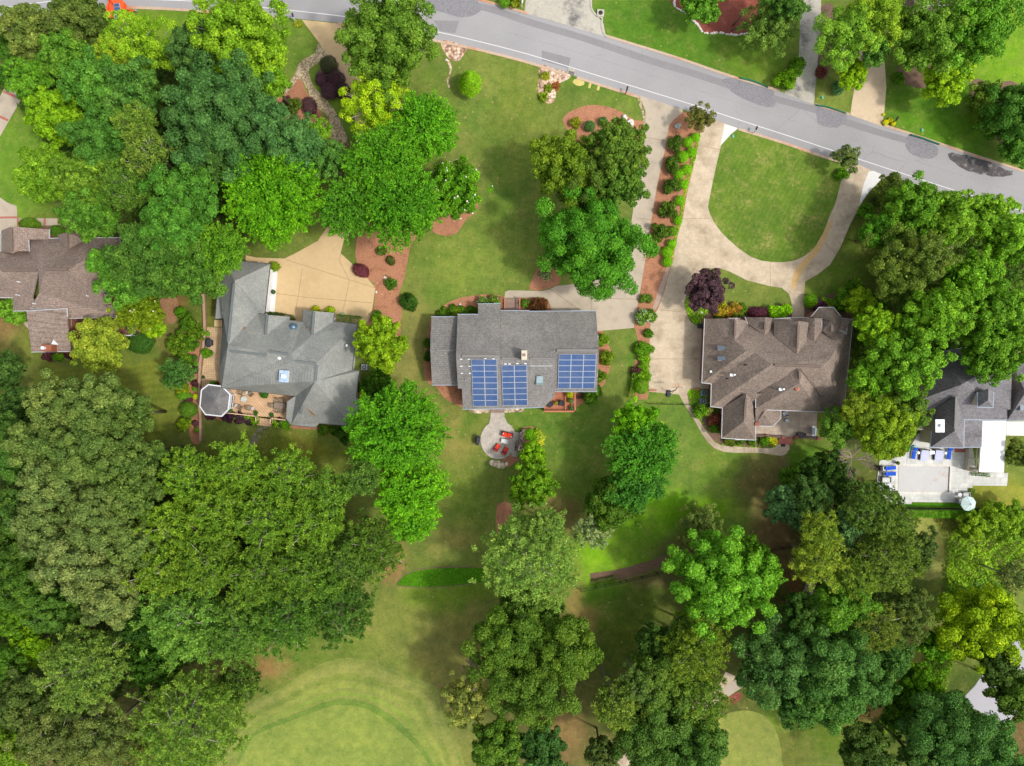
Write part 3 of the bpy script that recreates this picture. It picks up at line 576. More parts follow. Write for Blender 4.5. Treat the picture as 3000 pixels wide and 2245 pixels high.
DD = [(2075, 345), (2051, 391), (2036, 471), (2015, 557), (2000, 641), (1986, 688), (1971, 767), (1946, 854), (1928, 905), (1906, 938), (1902, 1021), (1901, 1148), (1989, 1156), (2004, 1183), (2036, 1234), (2058, 1274), (2075, 1297), (2094, 1314), (2120, 1324), (2152, 1327), (2225, 1327), (2272, 1334), (2290, 1336), (2304, 1330), (2313, 1315), (2312, 1300), (2280, 1300), (2265, 1311), (2254, 1314), (2152, 1308), (2118, 1306), (2094, 1295), (2075, 1272), (2047, 1227), (2018, 1180), (2014, 1154), (2022, 1140), (2080, 1140), (2080, 952), (2040, 955), (2022, 941), (2011, 912), (2005, 887), (2020, 830), (2050, 800), (2080, 787), (2109, 786), (2138, 796), (2189, 822), (2254, 838), (2291, 844), (2312, 862), (2320, 894), (2321, 960), (2356, 960), (2356, 858), (2359, 825), (2396, 804), (2432, 775), (2461, 728), (2490, 659), (2523, 597), (2545, 560), (2595, 518), (2519, 484), (2497, 480), (2472, 498), (2461, 544), (2446, 600), (2432, 630), (2403, 702), (2374, 738), (2327, 764), (2261, 768), (2200, 753), (2134, 702), (2094, 655), (2076, 615), (2076, 597), (2085, 550), (2112, 428), (2123, 405), (2163, 376), (2120, 361)]
sheet("driveway", DD, .016, CONCD)
sheet("lawn", [(2497, 488), (2472, 498), (2461, 544), (2446, 600), (2432, 630), (2403, 702), (2374, 738), (2327, 764), (2261, 768), (2200, 753), (2134, 702), (2094, 655), (2076, 615), (2076, 597), (2085, 550), (2112, 428), (2130, 400), (2155, 380), (2163, 377), (2230, 398), (2300, 419), (2400, 454)], .02, LAWNI, 2)
sheet("concrete_apron", [(2123, 363), (2163, 376), (2140, 395), (2122, 415), (2110, 428)], .022, CONCW)
sheet("concrete_apron", [(2545, 503), (2560, 501), (2595, 516), (2575, 533), (2548, 560), (2522, 596), (2518, 592), (2532, 535)], .022, CONCW)
for p in ([(2046, 425), (2112, 440)], [(1996, 640), (2075, 640)], [(2256, 768), (2257, 838)], [(2322, 862), (2356, 862)], [(2402, 700), (2450, 745)], [(1903, 1052), (2062, 1052)], [(1930, 908), (2010, 915)], [(2030, 1222), (2044, 1214)], [(2052, 1262), (2068, 1252)], [(2150, 1308), (2150, 1327)], [(2180, 1308), (2180, 1327)], [(2210, 1309), (2210, 1327)], [(2095, 1300), (2085, 1312)]):
    ribbon("driveway_joint", p, .05, .02, JOINT, 0)
sheet("tan_stain", [(2430, 650), (2438, 655), (2405, 730), (2375, 765), (2350, 800), (2328, 845), (2318, 842), (2325, 800), (2350, 765), (2390, 720)], .0205, mat("tan resurfacing", (206, 172, 118), .9, .08, 2.0), 2)
sheet("driveway", [(2343, -40), (2343, 109), (2340, 174), (2325, 230), (2298, 275), (2385, 307), (2388, 268), (2392, 217), (2401, 127), (2405, 33), (2406, -40)], .016, CONCG)
sheet("driveway", [(2545, 60), (2515, 160), (2508, 232), (2496, 300), (2491, 337), (2584, 370), (2591, 326), (2597, 254), (2591, 174), (2600, 60)], .016, mat("tan concrete", (212, 190, 160), .85, .06, 2.0, .3, stain=(190, 168, 140), stsc=.4))
sheet("driveway", [(1547, -60), (1536, 38), (1620, 62), (1710, 89), (1775, 107), (1768, 70), (1752, 50), (1735, 28), (1732, -60)], .016, CONCG)
ribbon("gutter_kerb", [(1732, -20), (1733, 24), (1750, 47), (1764, 52), (1763, 75), (1768, 95), (1778, 108)], .22, .1, CONCG, 3, hgt=.1)
sheet("driveway", [(148, 42), (190, 40), (160, 110), (105, 220), (69, 279), (20, 365), (0, 400), (-40, 440), (-40, 310), (0, 283), (25, 236), (69, 174), (110, 110)], .016, CONC)
for q in ([(10, 268), (60, 290)], [(-5, 340), (24, 353)], [(160, 66), (186, 74)], [(100, 180), (124, 190)]):
    ribbon("brick_band", q, .35, .021, BRICKP, 0)
sheet("driveway", [(-40, 570), (0, 579), (22, 594), (49, 604), (51, 640), (203, 640), (230, 642), (235, 662), (207, 660), (54, 662), (54, 680), (-40, 690)], .016, CONC)
for q in ([(-20, 638), (50, 637)], [(52, 638), (53, 664)], [(131, 640), (131, 661)], [(171, 640), (171, 661)]):
    ribbon("brick_band", q, .28, .021, BRICKP, 0)
sheet("path", [(65, 940), (80, 945), (100, 960), (120, 965), (150, 962), (150, 980), (120, 980), (95, 972), (75, 955)], .016, CONC, 2)
ribbon("cart_path", [(2140, 1975), (2110, 2030), (2050, 2075), (1980, 2125), (1900, 2180), (1830, 2230), (1780, 2290)], 1.5, .014, CONCD)
ribbon("cart_path", [(2125, 2030), (2170, 2000), (2230, 1968), (2300, 1900), (2340, 1820), (2380, 1700)], 1.4, .018, CONC)
sheet("parking_pad", [(2823, 2044), (2856, 2010), (2930, 1900), (3060, 1840), (3060, 2040), (3000, 2060), (2960, 2110), (2932, 2131), (2907, 2108), (2882, 2092), (2830, 2064)], .014, mat("pale asphalt", (170, 168, 172), .9, .04, 4.0, .3, fine=(12, .06)))
sheet("patch_of_clay", [(2122, 2050), (2165, 2028), (2172, 2045), (2150, 2062), (2132, 2062)], .012, MULCHR, 3)

# beds
def bed(pts, m=MULCH, z=.01, sub=4, jit=.8, name="mulch_bed"): return sheet(name, pts, z, m, sub, jit)
bed([(877, 230), (905, 280), (950, 340), (970, 362), (975, 400), (985, 430), (930, 440), (850, 420), (790, 340), (800, 290), (850, 255)])
bed([(960, 167), (942, 196), (928, 218), (932, 247), (953, 272), (1000, 290), (1027, 282), (1010, 235), (990, 205)], MULCHD)
bed([(967, 420), (1020, 413), (1026, 432), (1000, 445), (985, 440)], MULCHD)
sheet("gravel_path", [(933, 128), (922, 156), (880, 181), (861, 221), (841, 246), (804, 265), (785, 280), (800, 292), (833, 279), (859, 250), (877, 232), (891, 246), (909, 283), (924, 312), (957, 337), (967, 362), (971, 395), (975, 422), (1018, 415), (1004, 370), (982, 326), (953, 290), (920, 254), (906, 217), (911, 199), (957, 167), (958, 160)], .018, PEB, 3, .8)
bed([(1083, 650), (1217, 680), (1203, 720), (1192, 775), (1183, 822), (1167, 870), (1178, 883), (1174, 941), (1168, 1000), (1130, 1000), (1060, 940), (1087, 927), (1100, 844), (1076, 815), (1045, 767), (1042, 724), (1050, 690)], MULCH, .0105, 3)
bed([(1250, 655), (1275, 684), (1315, 691), (1344, 677), (1362, 650), (1400, 600), (1300, 560), (1200, 600)])
bed([(1272, 925), (1294, 902), (1315, 886), (1348, 873), (1402, 865), (1431, 863), (1473, 869), (1475, 900), (1480, 950), (1300, 960)], sub=3)
bed([(1270, 930), (1256, 960), (1246, 1000), (1241, 1060), (1243, 1100), (1256, 1124), (1275, 1133), (1301, 1165), (1330, 1183), (1359, 1191), (1380, 1150), (1350, 950)], sub=3)
bed([(1649, 348), (1667, 330), (1699, 315), (1732, 308), (1775, 312), (1815, 326), (1841, 341), (1862, 353), (1886, 357), (1884, 399), (1875, 449), (1860, 480), (1800, 490), (1740, 480), (1717, 460), (1688, 428), (1670, 395), (1656, 370)])
sheet("gravel_edging", [(1868, 283), (1876, 285), (1881, 310), (1890, 345), (1888, 399), (1880, 457), (1874, 450), (1881, 399), (1885, 350), (1874, 312)], .019, PEB, 2)
bed([(1955, 372), (1975, 350), (1997, 330), (2030, 325), (2078, 345), (2051, 391), (2036, 471), (2009, 600), (1986, 688), (1971, 767), (1946, 854), (1928, 905), (1906, 938), (1902, 1021), (1901, 1148), (1898, 1170), (1858, 1172), (1842, 1165), (1852, 1090), (1866, 1039), (1870, 1003), (1862, 967), (1857, 958), (1870, 883), (1884, 804), (1900, 695), (1924, 550), (1949, 435)], MULCH, .014, 0, .5)
sheet("bare_strip", [(1958, 770), (1966, 772), (1945, 850), (1926, 900), (1912, 905), (1930, 850)], .019, mat("bare gravelly soil", (178, 156, 140), .95, .12, 5.0, fine=(7, .15)), 2, 1)
bed([(1589, 755), (1572, 786), (1552, 838), (1554, 850), (1590, 850), (1612, 843), (1640, 830), (1640, 780)], sub=2)
bed([(1524, 873), (1587, 873), (1604, 884), (1614, 902), (1622, 930), (1524, 930)], MULCH, .019, 0)
bed([(1745, 962), (1761, 962), (1779, 1003), (1792, 1039), (1790, 1068), (1775, 1115), (1761, 1137), (1725, 1170), (1717, 1176), (1688, 1194), (1680, 1190), (1680, 1150), (1740, 1140)], sub=2)
bed([(1530, 1259), (1554, 1250), (1580, 1263), (1589, 1281), (1585, 1299), (1560, 1320), (1528, 1300)])
bed([(1475, 1339), (1522, 1330), (1530, 1345), (1511, 1354), (1489, 1368), (1475, 1362)], sub=2)
bed([(1457, 1477), (1500, 1477), (1497, 1510), (1471, 1546), (1453, 1565)], sub=2)
bed([(2006, 885), (2014, 915), (2026, 942), (2045, 957), (2120, 960), (2350, 960), (2480, 960), (2520, 920), (2500, 860), (2440, 860), (2400, 872), (2362, 862), (2358, 900), (2319, 905), (2300, 885), (2262, 900), (2190, 897), (2100, 880), (2060, 870)], MULCHD, .012, 2, 1)
bed([(2016, 1142), (2110, 1150), (2120, 1285), (2300, 1280), (2305, 1300), (2254, 1316), (2152, 1309), (2102, 1303), (2080, 1281), (2047, 1227), (2018, 1180)], MULCHD, .012, 0)
bed([(1978, -30), (1977, 18), (2004, 36), (2022, 54), (2044, 72), (2062, 94), (2109, 96), (2149, 101), (2189, 96), (2218, 72), (2250, 40), (2290, -30)], MULCHR, .012, 3)
bed([(2631, 200), (2635, 225), (2653, 246), (2697, 259), (2720, 250), (2730, 200), (2680, 170)], MULCHD, .012, 3)
bed([(2841, 242), (2860, 231), (2881, 237), (2900, 245), (2990, 250), (3040, 420), (2960, 430), (2895, 392), (2865, 355), (2848, 310), (2840, 280)], MULCHD, .012, 3)
bed([(2405, 20), (2445, 20), (2440, 120), (2425, 222), (2393, 222), (2400, 120)], MULCHD, .012, 2)
bed([(118, 663), (200, 662), (245, 672), (240, 700), (120, 700)], MULCHD, .012, 2)
bed([(588, 990), (600, 1060), (595, 1180), (592, 1290), (560, 1290), (548, 1200), (532, 1130), (545, 1030), (560, 1000)])
bed([(470, 880), (490, 865), (520, 880), (522, 930), (500, 950), (480, 920)], mat("leaf litter", (158, 120, 88), .95, .2, 4.0, fine=(6, .3)), .012, 3, 2)
bed([(622, 1215), (640, 1232), (700, 1236), (755, 1242), (765, 1225), (760, 1190), (640, 1190)], sub=2)
bed([(795, 1236), (840, 1250), (880, 1258), (970, 1258), (1020, 1250), (1000, 1230), (850, 1210), (800, 1215)], sub=2)
bed([(786, 915), (830, 918), (856, 925), (866, 945), (850, 960), (786, 950)], MULCHD, .019, 2)
sheet("gravel_bed", [(1294, 118), (1364, 136), (1359, 159), (1344, 178), (1319, 174), (1301, 152)], .014, ROCKB, 4, 1)
ribbon("gravel_edging", [(1312, 176), (1321, 203), (1312, 232), (1316, 258)], .3, .014, ROCKB, 4, jit=.4)
sheet("gravel_bed", [(1583, 190), (1620, 201), (1663, 212), (1672, 226), (1650, 240), (1630, 250), (1627, 286), (1612, 304), (1594, 296), (1576, 268), (1578, 232)], .014, ROCKB, 4, 1)
sheet("dry_patch", [(1683, 232), (1712, 237), (1706, 252), (1681, 246)], .012, STRAW, 3, 1)
for q in ([(1730, 244), (1726, 258)], [(1756, 250), (1751, 265)]): ribbon("dry_patch", q, .35, .012, STRAW, 0, kind='structure')
ribbon("fence_bed", [(1730, 1695), (1830, 1680), (1960, 1640), (2080, 1610)], 1.5, .006, mat("leaf strewn soil", (122, 98, 78), .95, .2, 4.0, .6, fine=(6, .25)), jit=.15)
ribbon("stepping_path", [(792, 1236), (770, 1256), (748, 1285), (735, 1308), (715, 1340), (690, 1380)], 1.1, .012, STEPS, 3, jit=.15)

# golf course
sheet("golf_fringe", [(600, 2300), (625, 2230), (650, 2150), (700, 2088), (768, 2040), (822, 2018), (877, 1982), (924, 1953), (975, 1934), (1022, 1928), (1076, 1935), (1149, 1960), (1221, 1989), (1276, 2012), (1290, 2060), (1300, 2110), (1337, 2170), (1360, 2240), (1380, 2300)], .01, FRING, 4)
sheet("golf_green", [(690, 2300), (700, 2240), (725, 2190), (755, 2152), (841, 2117), (913, 2090), (960, 2072), (1010, 2066), (1076, 2078), (1131, 2113), (1185, 2155), (1232, 2203), (1262, 2250), (1280, 2300)], .014, GREEN, 4)
fo = resamp([(650, 2150), (700, 2088), (768, 2040), (822, 2018), (877, 1982), (924, 1953), (975, 1934), (1022, 1928), (1076, 1935), (1149, 1960), (1221, 1989), (1276, 2012), (1290, 2060), (1300, 2110), (1337, 2170), (1360, 2260)], 70)
fi = resamp([(700, 2240), (725, 2190), (755, 2152), (841, 2117), (913, 2090), (960, 2072), (1010, 2066), (1076, 2078), (1131, 2113), (1185, 2155), (1232, 2203), (1270, 2260)], 70)
for k, (t0, t1, c) in enumerate([(.0, .1, (120, 134, 66)), (.16, .26, (134, 142, 75)), (.33, .46, (120, 136, 64)), (.5, .62, (136, 150, 72)), (.68, .8, (126, 148, 66)), (.86, 1.0, (106, 134, 58))]):
    A = [(a[0]*(1-t0)+b[0]*t0, a[1]*(1-t0)+b[1]*t0) for a, b in zip(fo, fi)]; B = [(a[0]*(1-t1)+b[0]*t1, a[1]*(1-t1)+b[1]*t1) for a, b in zip(fo, fi)]
    sheet("mown_band", A+B[::-1], .012, grass_mat("band turf %d" % k, c, (158, 156, 84), .6), 0, 1.2)
sheet("golf_green", [(2085, 2300), (2078, 2200), (2084, 2150), (2105, 2110), (2140, 2088), (2190, 2082), (2235, 2095), (2265, 2125), (2283, 2170), (2290, 2230), (2280, 2300)], .014, grass_mat("far green turf", (134, 146, 72), (150, 140, 84), .6), 3)
sheet("tall_grass", [(1163, 1714), (1185, 1688), (1221, 1674), (1276, 1666), (1395, 1664), (1440, 1680), (1420, 1705), (1294, 1718), (1221, 1719)], .012, LAWND, 4)
ribbon("grass_edge", [(1160, 1712), (1183, 1686), (1220, 1671), (1276, 1663), (1395, 1661)], .12, .016, MULCHD, 4, jit=.4)
ribbon("grass_edge", [(1163, 1716), (1221, 1721), (1294, 1720), (1400, 1708)], .1, .016, MULCHD, 4, jit=.4)
sheet("mown_ring", [(2650, 1520), (2720, 1512), (2755, 1560), (2768, 1620), (2765, 1680), (2720, 1700), (2680, 1690), (2700, 1640), (2695, 1580)], .008, grass_mat("pale mown turf", (140, 148, 76), (166, 150, 96), .8), 4, 2)

sheet("lawn", [(135, 1060), (190, 1075), (300, 1085), (420, 1060), (500, 1055), (520, 1100), (520, 1180), (525, 1240), (470, 1290), (420, 1290), (380, 1240), (120, 1230), (90, 1160)], .006, grass_mat("striped back lawn", (116, 130, 50), (150, 142, 84), .6, (82, .34, .08)), 4, 2)
# patios and terraces
cx, cy, rr_ = 1460.5, 1289, 52.5
arc = [(cx+rr_*math.cos(a), cy-1.08*rr_*math.sin(a)) for a in np.linspace(math.radians(25), math.radians(60), 6)]
arc2 = [(cx+rr_*math.cos(a), cy-1.08*rr_*math.sin(a)) for a in np.linspace(math.radians(122), math.radians(318), 30)]
sheet("patio", [(1478, 1222)]+arc[::-1]+[(1514, 1266), (1534, 1271), (1520, 1341), (1498, 1337)]+arc2[::-1]+[(1437, 1222), (1437, 1209), (1478, 1209)], .1, PATIO, thick=.1)
sheet("patio_steps", [(1437, 1195), (1478, 1195), (1478, 1210), (1437, 1210)], .16, mat_planks("brown pavers", (160, 138, 126), 0, .3, .12, .1, .7, True), thick=.15)
sheet("stone_landing", [(1434, 1352), (1442, 1347), (1460, 1350), (1480, 1350), (1488, 1360), (1480, 1369), (1468, 1374), (1450, 1368), (1436, 1362)], .06, FLAG, 3, thick=.06)
sheet("stone_border", [(1375, 1198), (1436, 1198), (1434, 1209), (1408, 1212), (1380, 1210), (1374, 1206)], .12, FLAG, thick=.12)
sheet("stone_border", [(1477, 1198), (1535, 1197), (1534, 1207), (1500, 1208), (1478, 1210)], .12, FLAG, thick=.12)
sheet("pool_terrace", [(2566, 1470), (2570, 1400), (2577, 1350), (2600, 1345), (2640, 1330), (2671, 1303), (2690, 1270), (2840, 1270), (2850, 1310), (2860, 1386), (2954, 1386), (2950, 1424), (2849, 1423), (2849, 1430), (2836, 1430), (2834, 1473), (2671, 1471), (2671, 1477), (2626, 1477), (2626, 1471)], .1, TERR, thick=.1)
sheet("pool_coping", [(2624, 1360), (2788, 1362), (2786, 1450), (2622, 1449)], .12, mat_planks("coping stone", (220, 216, 206), 1, .5, .05, .05, .85, True), thick=.02)
sheet("terrace_lawn", [(2849, 1425), (2951, 1425), (3040, 1425), (3040, 1486), (2835, 1486), (2835, 1475), (2838, 1440), (2849, 1432)], .012, grass_mat("pool lawn", (134, 142, 56), (170, 160, 90), .6))
sheet("grass_strip", [(2562, 1472), (2835, 1476), (2835, 1487), (2558, 1485)], .012, LAWND)
sheet("terrace", [(606, 959), (660, 960), (655, 1000), (650, 1085), (655, 1140), (611, 1140), (592, 1150), (590, 1180), (586, 1180), (592, 1090), (600, 1030)], .06, TILE, thick=.06)
sheet("patio", [(2212, 1195), (2395, 1195), (2392, 1284), (2330, 1283), (2318, 1281), (2213, 1276)], .14, DPAT, thick=.14)
sheet("side_lawn", [(607, 862), (650, 862), (632, 955), (607, 957)], .012, grass_mat("olive side lawn", (104, 112, 50), (120, 116, 60), .4))  # dull olive turf colour with drier flecks
# ---------------------------------------------------------------- houses
SH_GREY = mat_shingle("grey shingles", (164, 165, 159), (144, 147, 143), .1, .86)
SH_SOL = mat_shingle("weathered grey shingles", (164, 160, 155), (136, 132, 129), .13, .8)
SH_BRN = mat_shingle("brown shingles", (176, 156, 142), (140, 122, 112), .14, .86)
SH_BRN2 = mat_shingle("taupe shingles", (168, 150, 136), (132, 118, 108), .14, .85)
SH_POOL = mat_shingle("slate grey shingles", (156, 152, 154), (122, 119, 122), .12, .8)
RIDGE = mat("ridge vent", (132, 128, 124), .9, .15, 8.0)
RIDGEB = mat("brown ridge vent", (116, 100, 90), .9, .15, 8.0)
BRICKW = mat("red brick wall", (150, 98, 82), .9, .12, 8.0)
WHITEW = mat("white painted wall", (226, 228, 232), .7, .05, 2.0)
CREAMW = mat("cream wall", (206, 196, 176), .8, .06, 2.0)
STONEW = mat("stone wall", (160, 148, 132), .9, .25, 4.0)
GUTW = mat("white gutter", (196, 200, 204), .5, .03, 3.0)
GUTB = mat("grey blue gutter", (160, 174, 190), .5, .05, 3.0)
GUTD = mat("dark gutter", (84, 78, 74), .6, .05, 3.0)
GLASS = mat("window glass", (52, 66, 78), .12, .1, 1.0, spec=.6)
METAL = mat("brushed metal", (186, 192, 198), .35, .06, 5.0, metal=.6)
METALW = mat("white metal cap", (232, 238, 244), .4, .03, 4.0)
BLACK = mat("black vinyl", (50, 52, 58), .6, .15, 5.0)
WOODR = mat_planks("red cedar deck", (186, 120, 90), 90, .15, .1, .08, .62)
WOODT = mat_planks("tan composite deck", (216, 178, 140), 49, .3, .14, .05, .7)
WOODB = mat_planks("brown red deck", (138, 92, 80), 0, .2, .12, .08, .6)
WOODG = mat_planks("grey timber bridge", (158, 132, 120), 0, .16, .1, .1, .6)
WOOD = mat("cedar timber", (186, 122, 90), .8, .1, 6.0)
TAN = mat("tan rail", (222, 186, 154), .8, .05, 4.0)
def offs(pts, d):
    n = len(pts); ar = sum(pts[i].x*pts[(i+1) % n].y-pts[(i+1) % n].x*pts[i].y for i in range(n)); s = 1 if ar > 0 else -1; out = []
    for i in range(n):
        a = pts[i-1]; b = pts[i]; c = pts[(i+1) % n]; e1 = Vector((b.x-a.x, b.y-a.y)); e2 = Vector((c.x-b.x, c.y-b.y))
        if e1.length < 1e-6 or e2.length < 1e-6: out.append(b.copy()); continue
        e1.normalize(); e2.normalize(); n1 = Vector((-e1.y, e1.x))*s; n2 = Vector((-e2.y, e2.x))*s; m = n1+n2
        if m.length < .2: m = n1
        else: m = m*(1/max(.45, m.length_squared/2))
        out.append(Vector((b.x+m.x*d, b.y+m.y*d, b.z)))
    return out
class House:
    def __init__(s, name, label, loc, roofm, wallm, gutm, group=None):
        s.root = thing(name, label, 'house', tuple(P(*loc)), group); s.rm = roofm; s.wm = wallm; s.gm = gutm
        s.roof = MB(); s.wall = MB(); s.gut = MB(); s.rvs = []
    def comp(s, V, facets, outline, inset=.45, z0=0.0, walls=True, gut=True, skip=()):
        vv = {k: P(*p) for k, p in V.items()}
        for f in facets:
            q = [vv[k] for k in f]; tr = tessellate_polygon([[Vector((v.x, v.y, 0)) for v in q]])
            s.roof.add([tuple(v) for v in q], [list(t) for t in tr])
        o = [vv[k] for k in outline]; n = len(o)
        for i in range(n):
            a, b = o[i], o[(i+1) % n]; s.roof.add([tuple(a), tuple(b), (b.x, b.y, b.z-.2), (a.x, a.y, a.z-.2)], [[0, 1, 2, 3]])
        w = offs(o, inset)
        if walls:
            for i in range(n):
                if str(outline[i])+str(outline[(i+1) % n]) in skip: continue
                a, b = w[i], w[(i+1) % n]; s.wall.add([(a.x, a.y, a.z-.02), (b.x, b.y, b.z-.02), (b.x, b.y, z0), (a.x, a.y, z0)], [[0, 1, 2, 3]])
        if gut:
            g = offs(o, -.085); s.gut = MB()
            for i in range(n):
                a, b, c, d = o[i], o[(i+1) % n], g[(i+1) % n], g[i]
                if abs(a.z-b.z) < .35 and (a-b).length > .8:
                    s.gut.add([(a.x, a.y, a.z-.02), (b.x, b.y, b.z-.02), (c.x, c.y, b.z-.01), (d.x, d.y, a.z-.01), (a.x, a.y, a.z-.14), (b.x, b.y, b.z-.14), (c.x, c.y, b.z-.13), (d.x, d.y, a.z-.13)],
                              [[0, 1, 2, 3], [7, 6, 5, 4], [2, 6, 7, 3], [0, 4, 5, 1], [0, 3, 7, 4], [1, 5, 6, 2]])
            if s.gut.v: s.gut.build('gutter', s.gm, s.root)
    def vent(s, a, b, w=.32, h=.1):
        A = P(*a); B = P(*b); d = B-A; L = d.length; d.normalize(); q = Vector((-d.y, d.x, 0)).normalized()*w/2; vs = []
        for p in (A, B): vs += [tuple(p+q-Vector((0, 0, .06))), tuple(p+q*.8+Vector((0, 0, h))), tuple(p-q*.8+Vector((0, 0, h))), tuple(p-q-Vector((0, 0, .06)))]
        s.rvs.append(MB()); s.rvs[-1].add(vs, [[0, 1, 5, 4], [1, 2, 6, 5], [2, 3, 7, 6], [0, 3, 2, 1], [4, 5, 6, 7]])
    def finish(s, rvm):
        s.roof.build('roof', s.rm, s.root)
        if s.wall.v: s.wall.build('wall', s.wm, s.root)
        for r in s.rvs: r.build('ridge_vent', rvm, s.root)
        return s.root
    def window(s, px, py, z, w, h, face, name='window', m=None):
        """flat window on a wall; face = outward angle in degrees"""
        p = P(px, py, z); mb = MB(tuple(p), face-90); mb.box(0, .04, 0, w+.16, .08, .08); mb.box(0, .04, h+.08, w+.16, .08, .08); mb.box(-w/2-.04, .04, .08, .08, .08, h); mb.box(w/2+.04, .04, .08, .08, .08, h); mb.box(0, .04, h*.5+.04, w, .05, .05)
        f = mb.build(name, WHITEW, s.root); mb = MB(tuple(p), face-90); mb.box(0, .03, .08, w, .03, h); mb.build('pane', m or GLASS, f)
def onplane(px, py, a, b, c, up=0.0):
    """3-D point seen at a pixel, lying on the plane through the three px,py,z points, lifted"""
    A, B, C = P(*a), P(*b), P(*c); n = (B-A).cross(C-A).normalized()
    if n.z < 0: n = -n
    A = A+n*up; o = Vector((0, 0, H)); d = P(px, py, 0)-o; t = (A-o).dot(n)/d.dot(n); return o+d*t

# --- central house with solar panels
hs = House("solar_house", "grey shingled house with blue solar panels, in the middle of the row", (1540, 1050, 0), SH_SOL, mat("taupe siding", (150, 134, 116), .8, .08, 3.0), GUTB)
V = {'a': (1264, 929, 2.8), 'b': (1345, 929, 2.8), 'c': (1338, 1026, 4.9), 'd': (1260.5, 1026, 4.9), 'e': (1345, 1128, 2.8), 'f': (1266, 1128, 2.8)}
hs.comp(V, ['abcd', 'dcef'], 'abcefd')
V = {'a': (1341, 922, 3.5), 'b': (1400.6, 922, 3.5), 'c': (1400.6, 891.5, 2.7), 'd': (1466.6, 890.5, 2.7), 'e': (1464.5, 1041, 6.8), 'f': (1336, 1041, 6.8), 'g': (1341.6, 1139, 4.25), 'h': (1353.5, 1139, 4.25), 'i': (1356, 1198.7, 2.6), 'j': (1466.6, 1197.5, 2.6), 'd2': (1466.6, 912, 3.2)}
hs.comp(V, ['abcdef', 'fejihg'], 'abcdejihgf')
V = {'a': (1466.6, 911, 3.0), 'b': (1549.8, 911, 3.0), 'c': (1552, 1049, 6.6), 'd': (1464.6, 1049, 6.6), 'e': (1466.5, 1197.5, 2.6), 'f': (1549, 1194.5, 2.7), }
hs.comp(V, ['abcd', 'dcfe'], 'abcfed')
V = {'a': (1549.8, 913, 2.95), 'b': (1746, 912, 2.95), 'c': (1754.5, 1026, 6.15), 'd': (1627.8, 1026, 6.15), 'e': (1627.8, 1050, 6.6), 'f': (1552.2, 1050, 6.6), 'g': (1749, 1147, 3.4), 'h': (1625.5, 1147, 3.4), 'i': (1625, 1162, 3.4), 'j': (1595, 1192.5, 2.75), 'k': (1549, 1194.5, 2.7), 'l': (1627.4, 1060, 6.3)}
hs.comp(V, ['abcdef', 'fkjile', 'dcgh'], 'abcghijkf')
hs.roof.add([tuple(P(1627.8, 1026, 6.15)), tuple(P(1627.8, 1050, 6.6)), tuple(P(1625.5, 1147, 3.4)), tuple(P(1625, 1162, 3.4))], [[0, 1, 3, 2]])
hs.vent((1279, 1027, 4.95), (1336, 1027, 4.95)); hs.vent((1353, 1043, 6.85), (1449, 1043, 6.85), .4); hs.vent((1470, 1051, 6.65), (1519, 1051, 6.65)); hs.vent((1553, 1051, 6.65), (1624, 1051, 6.65)); hs.vent((1631, 1027, 6.2), (1751, 1027, 6.2), .4)
for q in ((1300, 1128, 0, 180), ): hs.window(1266, 990, 1.0, 1.2, 1.2, 180)
hs.window(1400, 1196, .9, 1.6, 1.3, -90); hs.window(1500, 1194, .9, 1.6, 1.3, -90); hs.window(1746, 1090, 1.0, 1.2, 1.3, 0); hs.window(1747, 1000, 1.0, 1.2, 1.3, 0); hs.window(1690, 914, 1.0, 1.6, 1.3, 90)
root = hs.finish(RIDGE)
def solar_mat():
    m, nt, b = nmat("solar cells"); uv = nt.nodes.new("ShaderNodeUVMap"); br = nt.nodes.new("ShaderNodeTexBrick"); nt.links.new(uv.outputs[0], br.inputs['Vector'])
    br.offset = 0; br.inputs['Scale'].default_value = 1; br.inputs['Brick Width'].default_value = .1; br.inputs['Row Height'].default_value = 1/6; br.inputs['Mortar Size'].default_value = .008; br.inputs['Mortar Smooth'].default_value = .2
    br.inputs['Color1'].default_value = (*lin((54, 84, 130)), 1); br.inputs['Color2'].default_value = (*lin((46, 74, 118)), 1); br.inputs['Mortar'].default_value = (*lin((120, 138, 170)), 1)
    oi = nt.nodes.new("ShaderNodeNewGeometry"); n = noise(nt, oi.outputs['Position'], .55, 2); col = mixc(nt, br.outputs[0], ramp(nt, n, [(.35, (.75, .9, 1.05)), (.65, (1.15, 1.05, 1.0))]), 1.0, 'MULTIPLY')
    nt.links.new(col, b.inputs['Base Color']); b.inputs['Roughness'].default_value = .25; b.inputs['Specular IOR Level'].default_value = .4; return m
SOLAR = solar_mat()
FRAME = mat("white panel frame", (196, 202, 212), .5, .03, 3.0)
